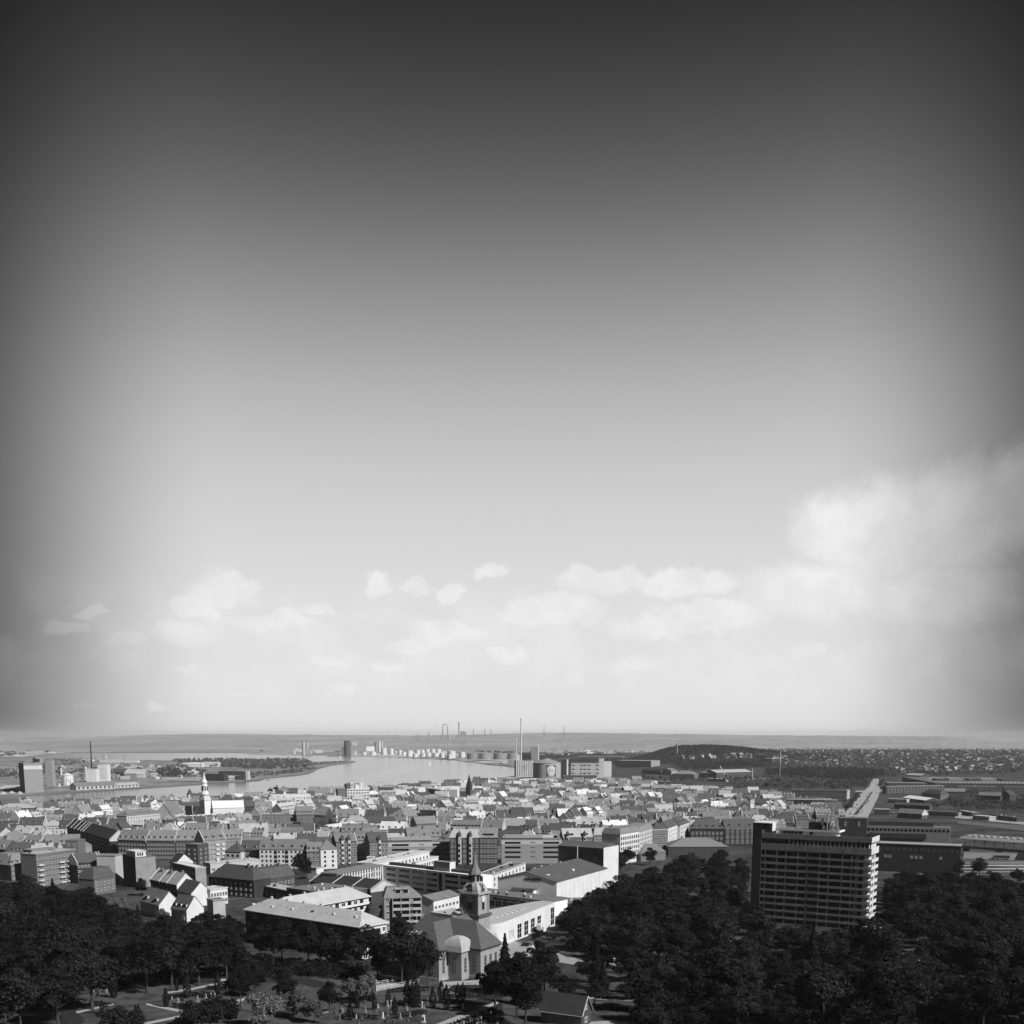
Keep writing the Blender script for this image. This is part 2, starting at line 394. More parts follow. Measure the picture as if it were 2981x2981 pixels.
# the water: one sheet, fine ripples
wm = bpy.data.materials.new('sound_water'); wm.use_nodes = True; t = wm.node_tree; b = t.nodes['Principled BSDF']
b.inputs['Base Color'].default_value = (.10, .10, .10, 1); b.inputs['Roughness'].default_value = .16; b.inputs['Specular IOR Level'].default_value = .5
g = t.nodes.new('ShaderNodeNewGeometry'); mp = t.nodes.new('ShaderNodeMapping'); mp.inputs['Scale'].default_value = (.25, .02, .2)
t.links.new(g.outputs['Position'], mp.inputs[0]); n = t.nodes.new('ShaderNodeTexNoise'); n.inputs['Scale'].default_value = .05; n.inputs['Detail'].default_value = 8
t.links.new(mp.outputs[0], n.inputs['Vector'])
mr = t.nodes.new('ShaderNodeMapRange'); mr.inputs[1].default_value = .35; mr.inputs[2].default_value = .7; mr.inputs[3].default_value = .13; mr.inputs[4].default_value = .26
t.links.new(n.outputs['Fac'], mr.inputs[0]); c = t.nodes.new('ShaderNodeCombineColor')
for i in range(3): t.links.new(mr.outputs[0], c.inputs[i])
t.links.new(c.outputs[0], b.inputs['Base Color'])
n2 = t.nodes.new('ShaderNodeTexNoise'); n2.inputs['Scale'].default_value = .35; n2.inputs['Detail'].default_value = 4; t.links.new(g.outputs['Position'], n2.inputs['Vector'])
bp = t.nodes.new('ShaderNodeBump'); bp.inputs['Strength'].default_value = .2; bp.inputs['Distance'].default_value = .25
t.links.new(n2.outputs['Fac'], bp.inputs['Height']); t.links.new(bp.outputs[0], b.inputs['Normal'])
mb = MB(); mb.poly([(-14000, 900, 0), (14000, 900, 0), (14000, 27000, 0), (-14000, 27000, 0)]); struct(mb.obj('water', wm))

def flat_land(name, outline, z, m, skirt=True):
    pts = [atz(px, py, z) for px, py in outline]; mb = MB()
    mb.v = [tuple(p) for p in pts]
    for tri in tessellate_polygon([pts]):
        a, b, c = tri
        nrm = (pts[b] - pts[a]).cross(pts[c] - pts[a])
        mb.f.append(tri if nrm.z > 0 else (a, c, b)); mb.m.append(0)
    n = len(pts)
    for i in range(n):
        j = (i + 1) % n; p, q = pts[i], pts[j]
        mb.poly([p, q, (q.x, q.y, -1.5), (p.x, p.y, -1.5)], 1)
    return struct(mb.obj(name, [m, DCONC]))
flat_land('north_shore_land', [(-350, 2334), (0, 2317), (130, 2312), (400, 2294), (600, 2281), (700, 2275), (757, 2271), (768, 2266), (800, 2262), (860, 2257), (900, 2251), (918, 2241), (930, 2236), (960, 2228), (1030, 2219), (1036, 2216), (1000, 2215), (915, 2218), (900, 2214), (860, 2209), (700, 2211), (560, 2212), (400, 2213), (150, 2212), (60, 2211), (0, 2209), (-350, 2209)], 1.6, land_mat('peninsula_ground', .10, .3, .01, .06))
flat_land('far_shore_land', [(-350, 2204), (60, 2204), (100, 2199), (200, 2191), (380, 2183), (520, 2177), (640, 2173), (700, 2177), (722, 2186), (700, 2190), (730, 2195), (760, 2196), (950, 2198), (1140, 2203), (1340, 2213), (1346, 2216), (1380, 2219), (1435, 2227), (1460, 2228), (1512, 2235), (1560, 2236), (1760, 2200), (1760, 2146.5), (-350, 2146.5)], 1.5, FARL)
# low ridges that close the view
def ridge(name, d, prof, m):
    """prof: (px, py of the crest) seen at distance d"""
    mb = MB(); rows_ = []
    for px, py in prof:
        p = atd(px, py, d); q = atd(px, py, d); sc = (d - 2500) / d
        rows_.append(((p.x * sc, p.y * sc, 2.0), (p.x * (sc + 1) / 2, p.y * (sc + 1) / 2, 2 + (p.z - 2) * .62), tuple(p), (p.x * 1.2, p.y * 1.2, 2.0)))
    for a, b in zip(rows_, rows_[1:]):
        for i in range(3): mb.poly([a[i], b[i], b[i + 1], a[i + 1]])
    return struct(mb.obj(name, m, smooth=True))
rnd = random.Random(3)
def rough(p0, step=28, amp=1.2):
    out = []
    for (a, ya), (b, yb) in zip(p0, p0[1:]):
        k = max(1, int((b - a) / step))
        out += [(a + (b - a) * i / k, ya + (yb - ya) * i / k + rnd.uniform(-amp, amp)) for i in range(k)]
    return out + [p0[-1]]
HILLM = land_mat('hazed_woods_and_fields', .20, .34, .0012, .012)  # ridge colour paled to carry distant haze
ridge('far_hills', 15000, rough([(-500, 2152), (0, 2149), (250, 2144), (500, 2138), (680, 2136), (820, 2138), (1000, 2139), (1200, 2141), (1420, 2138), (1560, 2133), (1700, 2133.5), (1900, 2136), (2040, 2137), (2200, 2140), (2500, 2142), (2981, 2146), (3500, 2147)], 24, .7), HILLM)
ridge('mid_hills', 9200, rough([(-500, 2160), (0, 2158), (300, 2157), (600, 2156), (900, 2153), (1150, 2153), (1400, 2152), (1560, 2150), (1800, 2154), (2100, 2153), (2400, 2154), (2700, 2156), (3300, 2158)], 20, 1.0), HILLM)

# haze: one even volume round the camera and the whole scene
hm = bpy.data.materials.new('haze_air'); hm.use_nodes = True; t = hm.node_tree
for q in list(t.nodes):
    if q.bl_idname == 'ShaderNodeBsdfPrincipled': t.nodes.remove(q)
pv = t.nodes.new('ShaderNodeVolumePrincipled'); pv.inputs['Color'].default_value = (.97, .97, .97, 1)
HAZE = 3.0e-5
pv.inputs['Density'].default_value = HAZE; pv.inputs['Anisotropy'].default_value = 0.0
ov = [q for q in t.nodes if q.bl_idname == 'ShaderNodeOutputMaterial'][0]; t.links.new(pv.outputs[0], ov.inputs['Volume'])
def haze_box():
    mb = MB(); fr = Fr((-32000, -400, 0), (1, 0)); mb.box(fr, 0, 64000, 0, 30000, -3.5, 190.0)
    o = mb.obj('haze', hm); o['kind'] = 'stuff'; return o
# ================================================================ FOLIAGE MESHES
def leaf_mat(name, v, var=.45, rough=.7):
    m = bpy.data.materials.new(name); m.use_nodes = True; t = m.node_tree; b = t.nodes['Principled BSDF']
    b.inputs['Roughness'].default_value = rough; b.inputs['Specular IOR Level'].default_value = .12
    g = t.nodes.new('ShaderNodeNewGeometry'); oi = t.nodes.new('ShaderNodeObjectInfo')
    wn = t.nodes.new('ShaderNodeTexNoise'); wn.inputs['Scale'].default_value = 1.6; wn.inputs['Detail'].default_value = 3
    t.links.new(g.outputs['Position'], wn.inputs['Vector'])
    mr = t.nodes.new('ShaderNodeMapRange'); mr.inputs[1].default_value = .3; mr.inputs[2].default_value = .7
    mr.inputs[3].default_value = v * (1 - var); mr.inputs[4].default_value = v * (1 + var); t.links.new(wn.outputs['Fac'], mr.inputs[0])
    m2 = t.nodes.new('ShaderNodeMapRange'); m2.inputs[3].default_value = .65; m2.inputs[4].default_value = 1.4; t.links.new(oi.outputs['Random'], m2.inputs[0])
    q = t.nodes.new('ShaderNodeMath'); q.operation = 'MULTIPLY'; t.links.new(mr.outputs[0], q.inputs[0]); t.links.new(m2.outputs[0], q.inputs[1])
    c = t.nodes.new('ShaderNodeCombineColor')
    for i in range(3): t.links.new(q.outputs[0], c.inputs[i])
    t.links.new(c.outputs[0], b.inputs['Base Color']); return m
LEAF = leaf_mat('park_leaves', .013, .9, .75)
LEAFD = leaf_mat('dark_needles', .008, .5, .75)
LEAFP = leaf_mat('pale_leaves', .09)
LEAFT = leaf_mat('town_leaves', .045)
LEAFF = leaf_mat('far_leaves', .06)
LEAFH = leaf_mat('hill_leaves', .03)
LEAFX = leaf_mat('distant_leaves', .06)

def leaf_mesh(name, cen, nor, size, m, aspect=.75, rng=None, tip=True):
    rng = rng or np.random.default_rng(1); n = len(cen)
    nor = nor / np.maximum(np.linalg.norm(nor, axis=1, keepdims=True), 1e-6)
    a = rng.normal(size=(n, 3)); u = np.cross(nor, a); u /= np.maximum(np.linalg.norm(u, axis=1, keepdims=True), 1e-6); v = np.cross(nor, u)
    su = (size * .5)[:, None] * u; sv = (size * .5 * aspect)[:, None] * v
    V = np.stack([cen - su, cen - sv * 1.1, cen + su, cen + sv], 1).reshape(-1, 3).astype(np.float32)     # leaf-shaped lozenges
    me = bpy.data.meshes.new(name); me.vertices.add(4 * n); me.vertices.foreach_set('co', V.ravel())
    me.loops.add(4 * n); me.loops.foreach_set('vertex_index', np.arange(4 * n, dtype=np.int32))
    me.polygons.add(n); me.polygons.foreach_set('loop_start', np.arange(0, 4 * n, 4, dtype=np.int32))
    me.update(calc_edges=True); me.materials.append(m); return me

def crown_points(rng, H, rad, nblob, nleaf, base=.28, squash=.8):
    """leaf positions on the shells of many small clumps that together make an uneven crown H high"""
    C, Nn = [], []
    blobs = []
    for i in range(nblob):
        a = rng.uniform(0, 2 * pi); f = rng.uniform(0, 1); z = base + (1 - base) * (0.12 + .80 * f)
        prof = max(.15, 1 - abs((f - .42) / .62) ** 2.2)
        r = rad * prof * rng.uniform(.25, .85)
        br = rad * rng.uniform(.24, .42) * (.6 + .4 * prof)
        blobs.append((r * cos(a), r * sin(a), z * H, br))
    blobs.append((0, 0, H * (base + (1 - base) * .5), rad * .6))
    w = np.array([b[3] ** 2 for b in blobs]); w /= w.sum()
    for b, k in zip(blobs, (w * nleaf).astype(int) + 1):
        d = rng.normal(size=(k, 3)); d /= np.linalg.norm(d, axis=1, keepdims=True); d[:, 2] = np.where(d[:, 2] < -.55, -d[:, 2], d[:, 2])
        rr = b[3] * (rng.uniform(.55, 1.08, k)[:, None])
        p = np.array(b[:3]) + d * rr * np.array([1, 1, squash])
        C.append(p); Nn.append(d + rng.normal(size=(k, 3)) * .55 + np.array([0, 0, .25]))
    return np.concatenate(C), np.concatenate(Nn)
def deciduous(seed, H, rad, nleaf, m, ls=.75, nblob=16, base=.24, name='crown'):
    rng = np.random.default_rng(seed); c, n = crown_points(rng, H, rad, nblob, nleaf, base)
    return leaf_mesh(name, c, n, rng.uniform(.6, 1.35, len(c)) * ls, m, rng=rng)
def conifer(seed, H, rad, nleaf, m, ls=.6, power=1.0, base=.06):
    rng = np.random.default_rng(seed); f = rng.uniform(0, 1, nleaf) ** .75; tiers = 11
    a = rng.uniform(0, 2 * pi, nleaf); lay = (f * tiers) % 1.0
    r = rad * (1 - f) ** power * (.55 + .5 * (1 - lay)) * rng.uniform(.55, 1.0, nleaf) * (1 + .18 * np.sin(a * 5 + f * 20))
    c = np.stack([r * np.cos(a), r * np.sin(a), H * (base + (1 - base) * f) - r * .22], 1)
    n = np.stack([np.cos(a), np.sin(a), np.full(nleaf, .55)], 1) + rng.normal(size=(nleaf, 3)) * .4
    return leaf_mesh('crown', c, n, rng.uniform(.6, 1.3, nleaf) * ls, m, rng=rng)
def column(seed, H, rad, nleaf, m, ls=.35):
    rng = np.random.default_rng(seed); f = rng.uniform(0, 1, nleaf); a = rng.uniform(0, 2 * pi, nleaf)
    r = rad * np.sqrt(np.clip(np.sin(np.clip(f * .92 + .06, 0, 1) * pi), 0, 1)) * rng.uniform(.7, 1.05, nleaf) * np.where(f > .6, (1 - f) / .4 * .75 + .25, 1)
    c = np.stack([r * np.cos(a), r * np.sin(a), H * f], 1)
    n = np.stack([np.cos(a), np.sin(a), np.full(nleaf, .4)], 1) + rng.normal(size=(nleaf, 3)) * .4
    return leaf_mesh('crown', c, n, rng.uniform(.6, 1.3, nleaf) * ls, m, rng=rng)
def trunk_mesh(seed, H, r, limbs=5, spread=3.0):
    rg = random.Random(seed); mb = MB(); segs = [(0, 0, 0, r * 1.35)]
    x = y = 0.0
    for i in range(1, 5):
        x += rg.uniform(-.25, .25); y += rg.uniform(-.25, .25); segs.append((x, y, H * .72 * i / 4, r * (1 - .19 * i)))
    for a, b in zip(segs, segs[1:]):
        A = [(a[0] + a[3] * cos(2 * pi * k / 6), a[1] + a[3] * sin(2 * pi * k / 6), a[2]) for k in range(6)]
        B = [(b[0] + b[3] * cos(2 * pi * k / 6), b[1] + b[3] * sin(2 * pi * k / 6), b[2]) for k in range(6)]
        mb.hexa(A, B)
    for i in range(limbs):
        f = rg.uniform(.3, .7); a = rg.uniform(0, 2 * pi); s0 = segs[min(3, int(f * 5))]
        p = Vector((s0[0], s0[1], H * .72 * f)); q = p + Vector((cos(a) * spread, sin(a) * spread, H * rg.uniform(.1, .22)))
        mb.bar(p, q, r * .28, 4)
    o = mb.obj('trunk', BARK); me = o.data; bpy.data.objects.remove(o); return me

def in_poly(x, y, P):
    c = False; j = len(P) - 1
    for i in range(len(P)):
        if (P[i][1] > y) != (P[j][1] > y) and x < (P[j][0] - P[i][0]) * (y - P[i][1]) / (P[j][1] - P[i][1]) + P[i][0]: c = not c
        j = i
    return c
def sample_poly(P, n, rg):
    xs = [p[0] for p in P]; ys = [p[1] for p in P]; out = []
    while len(out) < n:
        x, y = rg.uniform(min(xs), max(xs)), rg.uniform(min(ys), max(ys))
        if in_poly(x, y, P): out.append((x, y))
    return out
def wood(name, poly, n, m, hr=(7, 13), rr=(3.5, 6.5), nl=36, ls=2.2, seed=1, z=None, pts=None):
    """a far-off wood that reads as one mass: many small crowns in one object of kind stuff"""
    rg = random.Random(seed); rng = np.random.default_rng(seed); C = []; Nn = []; Sz = []
    for p in pts or [atz(px, py, z) if z is not None else at(px, py, 0) for px, py in sample_poly(poly, n, rg)]:
        H = rg.uniform(*hr); r = rg.uniform(*rr)
        d = rng.normal(size=(nl, 3)); d /= np.linalg.norm(d, axis=1, keepdims=True); d[:, 2] = np.abs(d[:, 2]) * np.where(rng.uniform(size=nl) < .25, -1, 1)
        c = np.array([p.x, p.y, p.z + H * .55]) + d * np.array([r, r, H * .45]) * rng.uniform(.6, 1.1, nl)[:, None]
        C.append(c); Nn.append(d + rng.normal(size=(nl, 3)) * .5); Sz.append(rng.uniform(.6, 1.4, nl) * ls)
    me = leaf_mesh(name, np.concatenate(C), np.concatenate(Nn), np.concatenate(Sz), m, rng=rng, aspect=.9)
    o = bpy.data.objects.new(name, me); COL.objects.link(o); o['kind'] = 'stuff'; return o

# ================================================================ FAR SHORE: harbour, refinery, turbines
ORD = ['first', 'second', 'third', 'fourth', 'fifth', 'sixth', 'seventh', 'eighth', 'ninth', 'tenth', 'eleventh', 'twelfth', 'thirteenth', 'fourteenth', 'fifteenth', 'sixteenth', 'seventeenth', 'eighteenth', 'nineteenth', 'twentieth']
def ordn(i):
    tens = ['', '', 'twenty', 'thirty', 'forty', 'fifty', 'sixty', 'seventy', 'eighty', 'ninety']
    if i < 20: return ORD[i]
    n = i + 1; t_, o_ = divmod(n, 10)
    if n == 100: return 'hundredth'
    if n > 100: return 'hundred and ' + (ordn(n - 101) if n > 100 else 'first')
    return (tens[t_] + '-' + ORD[o_ - 1]) if o_ else tens[t_][:-1] + 'ieth'
def mpp(p): return (p.y * CP - (p.z - CAMZ) * SP) / F       # metres per photograph unit at p
def drum(px, w, ytop, ybot, roof=.0, n=14, m=None, name='storage_tank', label='', cat='tank', group=None, z=1.6, taper=1.0, cap=None, ring=False, loc=None):
    p = loc or atz(px, ybot, z); k = mpp(p); r = w * k / 2; h = (ybot - ytop) * k
    t = thing(name, label, cat, p, group)
    mb = MB(); mb.cyl(p, r, p.z - 1, p.z + h, n, r * taper); mb.obj('shell', m or WHITE, t, smooth=False)
    if roof: mb = MB(); mb.cyl(p, r * taper * 1.03, p.z + h, p.z + h + roof * r, n, .2); mb.obj('roof', cap or m or WHITE, t)
    if ring: mb = MB(); mb.cyl(p, r * taper * 1.25, p.z + h - ring, p.z + h, n); mb.obj('cap', cap or STEEL, t)
    return t
TANKS = [(1060, 14, 2190, 2197), (1086, 18, 2189, 2198), (1118, 16, 2178, 2198), (1139, 14, 2180, 2198), (1164, 13, 2184, 2198), (1176, 13, 2189, 2199), (1193, 17, 2186, 2200), (1191, 15, 2194, 2203), (1209, 15, 2194, 2204), (1216, 16, 2184, 2198),
         (1230, 13, 2183, 2196), (1232, 18, 2192, 2203), (1244, 15, 2181, 2193), (1247, 17, 2191, 2203), (1260, 15, 2181, 2193), (1268, 19, 2192, 2203), (1277, 14, 2181, 2195), (1287, 14, 2192, 2206), (1314, 24, 2187, 2207), (1309, 12, 2197, 2209), (1345, 18, 2190, 2205)]
for i, (px, w, yt, yb) in enumerate(sorted(TANKS)):
    drum(px, w, yt, yb, .18, m=WHITE, label='white round storage tank on the far quay, %s tank from the left' % ordn(i), group='white tanks on the far quay')
for i, (px, w, yt, yb) in enumerate([(1375, 31, 2193, 2210), (1412, 38, 2193, 2210), (1455, 38, 2193, 2210), (1492, 30, 2193, 2210)]):
    drum(px, w, yt, yb, .06, 18, m=GREYW, cap=PALE, label='wide grey storage tank behind the dark jetty, %s from the left' % ordn(i), group='wide grey tanks')
SIL = [(884, 9, 2158, 2198, CREAM, 'beige'), (895, 6, 2160, 2190, CREAM, 'narrow beige'), (902, 13, 2155, 2178, PALE, 'pale domed'), (908, 6, 2176, 2193, GREYW, 'short grey'), (1012, 20, 2157, 2199, DCONC, 'big dark'), (1000, 9, 2175, 2199, GREYW, 'low dark'), (1027, 8, 2162, 2184, PALE, 'pale twin'), (1035, 6, 2162, 2184, WHITE, 'white twin'), (1096, 11, 2160, 2190, GREYW, 'grey'), (1105, 7, 2159, 2190, WHITE, 'white arched'), (1112, 5, 2158, 2188, PALE, 'slim pale')]
for i, (px, w, yt, yb, m, wd) in enumerate(SIL):
    drum(px, w, yt, yb, .15, 14, m=m, name='grain_silo', cat='silo', label='%s silo on the far harbour quay, %s silo from the left' % (wd, ordn(i)), group='silos on the far quay')
STK = [(1160, 2.6, 2140, 2170), (1193, 2.2, 2154, 2182), (1207, 1.8, 2139, 2172), (1217, 3.0, 2135, 2180), (1249, 2.8, 2132, 2180), (1283.5, 2.4, 2138, 2175), (1289.5, 3.0, 2113, 2168), (1303.5, 3.0, 2113, 2172), (1336.5, 3.6, 2103, 2172), (1378, 2.6, 2123, 2160), (1411.5, 2.6, 2123, 2160), (1430, 2.2, 2123, 2152)]
for i, (px, w, yt, yb) in enumerate(STK):
    drum(px, w * 1.25, yt, yb, 0, 8, m=GREYW, name='refinery_chimney', cat='chimney', label='thin grey factory chimney on the hazy far shore, %s of twelve from the left' % ordn(i), group='chimneys on the far shore', taper=.72, ring=3.0, cap=GREYW)
for i, (px, lean) in enumerate([(1310, .5), (1319, -.5)]):
    p = atz(px, 2170, 1.6); k = mpp(p); t = thing('preheater_tower', 'pale twin cement tower, %s one, between the tall thin chimneys' % ('left' if i == 0 else 'right'), 'tower', p, 'pale twin cement towers')
    mb = MB(); mb.cyl((p.x + lean * 8, p.y), 4.2 * k / 2, p.z, p.z + 18 * k, 8, 2.6 * k / 2); mb.obj('shaft', PALE, t)
    mb = MB(); mb.lathe((p.x, p.y), [(1.6 * k, p.z + 18 * k), (2.4 * k, p.z + 24 * k), (2.2 * k, p.z + 30 * k), (.6 * k, p.z + 33 * k)], 8); mb.obj('cyclone_head', PALE, t)
def far_block(name, label, cat, x0, x1, yt, yb, depth, m, roof=None, z=1.6, group=None, gable=0.0, parts=None):
    """a box-like building whose front faces the camera"""
    a, b = atz(x0, yb, z), atz(x1, yb, z); k = mpp(a); W_ = (b - a).length; h = (yb - yt) * k
    fr = Fr((a.x, a.y, z), (b.x - a.x, b.y - a.y)); t = thing(name, label, cat, fr.O, group)
    mb = MB(); mb.box(fr, 0, W_, 0, depth, -1, h); mb.obj('wall', m, t)
    rf = MB()
    if gable:
        P = fr.p; e = .6
        rf.hexa([P(-e, -e, h), P(W_ + e, -e, h), P(W_ + e, depth + e, h), P(-e, depth + e, h)], [P(-e, depth / 2 - .1, h + gable), P(W_ + e, depth / 2 - .1, h + gable), P(W_ + e, depth / 2 + .1, h + gable), P(-e, depth / 2 + .1, h + gable)])
    else: rf.box(fr, -.5, W_ + .5, -.5, depth + .5, h, h + .8)
    rf.obj('roof', roof or m, t)
    return t, fr, W_, h
FAR = [('power_station', 'grey power station block on the horizon behind the tallest chimneys', 'power station', 1340, 1356, 2130, 2160, 60, GREYW, None, 0),
       ('process_plant', 'pale refinery plant full of pipes behind the white tanks', 'plant', 1178, 1216, 2171, 2184, 40, CREAM, GREYW, 0), ('process_plant', 'pale low refinery plant beside the white cement towers', 'plant', 1222, 1244, 2168, 2180, 40, PALE, None, 0),
       ('warehouse', 'long white warehouse roof behind the silos across the water', 'warehouse', 912, 998, 2176, 2181, 60, PALE, WHITE, 0), ('warehouse', 'long pale shed between the dark silo and the arched silo', 'warehouse', 1040, 1092, 2171, 2177, 60, PALE, WHITE, 0),
       ('warehouse', 'low grey quay warehouse left of the big dark silo', 'warehouse', 952, 984, 2190, 2199, 30, GREYW, None, 0), ('harbour_office', 'small white office block on the far quay tip', 'office', 855, 860, 2185, 2196, 10, WHITE, None, 0), ('mill_building', 'pale jumbled mill beside the beige silos', 'mill', 888, 906, 2181, 2197, 30, CREAM, None, 0), ('mill_building', 'white mill with sloping conveyors in the far harbour', 'mill', 918, 936, 2183, 2192, 30, WHITE, None, 0),
       ('salt_shed', 'white peaked shed between the far silo groups', 'shed', 1066, 1088, 2186, 2192, 60, PALE, WHITE, 26), ('portal_frame', 'square white loading frame beside the big dark silo', 'loading frame', 1032, 1038, 2187, 2198, 6, WHITE, None, 0),
       ('stadium_dome', 'flat white domed roof behind the refinery chimneys', 'hall', 1238, 1262, 2157, 2161, 80, PALE, WHITE, 18), ('jetty_shed', 'grey shed on the dark jetty right of the wide tanks', 'shed', 1478, 1500, 2214, 2226, 25, GREYW, None, 4), ('depot', 'flat white depot roof left of the tall brewery chimney', 'depot', 1478, 1502, 2206, 2210, 30, WHITE, None, 0)]
for nm, lb, ct, x0, x1, yt, yb, dp, m, rf, gb in FAR: far_block(nm, lb, ct, x0, x1, yt, yb, dp, m, rf, gable=gb)
# smoke from one refinery chimney
sm = bpy.data.materials.new('white_smoke'); sm.use_nodes = True; t = sm.node_tree; b = t.nodes['Principled BSDF']; b.inputs['Base Color'].default_value = (.9, .9, .9, 1); b.inputs['Roughness'].default_value = 1; b.inputs['Alpha'].default_value = .55
p0 = atz(1303.5, 2172, 1.6); k = mpp(p0); mb = MB(); rg = random.Random(5)
for i in range(14):
    f = i / 13; c = p0 + Vector(((-13 + 22 * f + rg.uniform(-1, 1)) * k, rg.uniform(-9, 9), (60.5 + 6 * f + rg.uniform(-.8, .8)) * k)); r = (1.0 + 1.6 * sin(pi * min(f + .2, 1))) * k
    mb.lathe(c, [(r * .1, c.z - r * .7), (r * .8, c.z - r * .4), (r, c.z), (r * .8, c.z + r * .4), (r * .1, c.z + r * .7)], 8)
tag(mb.obj('smoke', sm, smooth=True), kind='stuff')

def turbine(px, yhub, ybase, span, i, n, ph, side):
    p = atz(px, ybase, 2.0); k = mpp(p); H = (ybase - yhub) * k
    t = thing('wind_turbine', 'tiny white three-bladed wind turbine, %s from the left along the horizon' % ordn(i), 'wind turbine', p, 'wind turbines on the horizon')
    mb = MB(); mb.cyl(p, 2.4, p.z, p.z + H, 8, 1.5); mb.obj('mast', WHITE, t)
    mb = MB(); fr = Fr((p.x, p.y, p.z + H), (1, 0)); mb.box(fr, -1.8, 1.8, -4, 5, -1.6, 1.8); mb.obj('nacelle', WHITE, t)
    for q in range(3):
        a = ph + q * 2 * pi / 3; d = Vector((sin(a), 0, cos(a))); s = Vector((cos(a), 0, -sin(a))); c = Vector((p.x, p.y - 4.5, p.z + H)); L_ = span * k
        mb = MB(); mb.hexa([c - s * .5 - Vector((0, .5, 0)), c + s * 1.6 - Vector((0, .5, 0)), c + s * 1.6 + Vector((0, .3, 0)), c - s * .5 + Vector((0, .3, 0))], [c + d * L_ + v for v in (Vector((-.2, -.2, 0)), Vector((.4, -.2, 0)), Vector((.4, .1, 0)), Vector((-.2, .1, 0)))]); mb.obj('blade', WHITE, t)
TUR = [(424.5, 2158, 2178, 10), (457.6, 2157, 2174, 9), (485, 2157, 2175, 9), (516.6, 2156, 2175, 10), (766, 2149, 2168, 9), (788, 2152, 2166, 7), (815, 2151, 2166, 7), (834.5, 2151, 2170, 8), (844, 2149, 2165, 7), (872.5, 2150, 2166, 7), (1068.5, 2145, 2164, 9), (1613, 2146, 2157, 6), (1706, 2142, 2157, 7), (1984, 2147, 2154, 6), (2441, 2145, 2157, 9), (2798, 2141, 2152, 8), (2847, 2139, 2151, 8)]
for i, (px, yh, yb, sp) in enumerate(TUR): turbine(px, yh, yb, sp, i, len(TUR), random.Random(i).uniform(0, 2), 0)
# two lattice power masts on the ridge
for px, yt, yb, wd in [(1583.5, 2112, 2140, 'left'), (1641, 2111, 2146, 'right')]:
    p = atd(px, yb, 8200); k = mpp(p); H = (yb - yt) * k; t = thing('power_pylon', 'faint lattice power pylon on the ridge, the %s one of the pair' % wd, 'pylon', p, 'pylons on the ridge')
    mb = MB()
    for sx in (-1, 1):
        for sy in (-1, 1): mb.bar((p.x + sx * 6, p.y + sy * 6, p.z - 6), (p.x + sx * 1.5, p.y + sy * 1.5, p.z + H * .75), .55)
    for q in range(7):
        z = p.z + H * .1 * q; w = 6 - 4.5 * q / 7.5; mb.bar((p.x - w, p.y - w, z), (p.x + w, p.y - w, z + H * .1), .35); mb.bar((p.x + w, p.y - w, z), (p.x - w, p.y - w, z + H * .1), .35)
    mb.obj('lattice', DMETAL, t)
    mb = MB()
    for f, w in ((.72, 13), (.86, 11)): mb.bar((p.x - w, p.y, p.z + H * f), (p.x + w, p.y, p.z + H * f), .5)
    for s in (-1, 1): mb.bar((p.x, p.y, p.z + H * .75), (p.x + s * 10, p.y, p.z + H), .5)
    mb.obj('crossarm', DMETAL, t)
# sailing boat out on the sound
p = atz(1250.5, 2228, 0); t = thing('sailing_boat', 'small white sailing boat alone on the open water', 'sailing boat', p)
mb = MB(); fr = Fr((p.x, p.y, 0), (1, .3)); P = fr.p
mb.hexa([P(-3.5, 0, -.2), P(0, -1.2, -.2), P(4.5, 0, -.2), P(0, 1.2, -.2)], [P(-4, 0, 1.1), P(0, -1.6, .9), P(5.5, 0, 1.3), P(0, 1.6, .9)]); mb.obj('hull', WHITE, t)
mb = MB(); mb.bar(P(.5, 0, .9), P(.5, 0, 15), .15); mb.obj('mast', STEEL, t)
for q in (0, 1):
    mb = MB(); a, bq, c_ = (P(.3, -.1, 2), P(.3, .1, 14.6), P(-4, -.6, 2)) if q == 0 else (P(5, 0, 1.4), P(.8, .1, 13), P(1, -.9, 1.8)); mb.hexa([a, bq, c_], [Vector(w) + Vector((0, .12, 0)) for w in (a, bq, c_)]); mb.obj('sail', FRAME, t)
# small craft: a dark barge off the peninsula, a low ferry by the spit
for px, py, L_, H, m, nm, lb, ct in [(780, 2271, 9, 1.6, DMETAL, 'barge', 'small dark barge moored off the wooded point', 'barge'), (1025, 2215.5, 22, 4, PALE, 'ferry', 'low pale ferry passing the tip of the spit', 'ferry'), (868, 2209, 30, 5, GREYW, 'cargo_ship', 'grey cargo ship just behind the trees of the wooded point', 'ship'), (741, 2211, 10, 2.5, WHITE, 'motor_boat', 'white motor boat in the far channel', 'motor boat')]:
    p = atz(px, py, 0); fr = Fr(p, (1, -.1)); P = fr.p; w = L_ * .12; t = thing(nm, lb, ct, p)
    mb = MB(); mb.hexa([P(-L_ / 2, -w, -.3), P(L_ * .35, -w, -.3), P(L_ * .48, 0, -.3), P(L_ * .35, w, -.3), P(-L_ / 2, w, -.3)], [P(-L_ / 2, -w * 1.2, H * .5), P(L_ * .37, -w * 1.2, H * .5), P(L_ / 2 + 1, 0, H * .7), P(L_ * .37, w * 1.2, H * .5), P(-L_ / 2, w * 1.2, H * .5)]); mb.obj('hull', m, t)
    mb = MB(); mb.box(fr, -L_ * .35, L_ * .1, -w * .7, w * .7, H * .5, H * 1.4); mb.obj('deckhouse', WHITE, t)

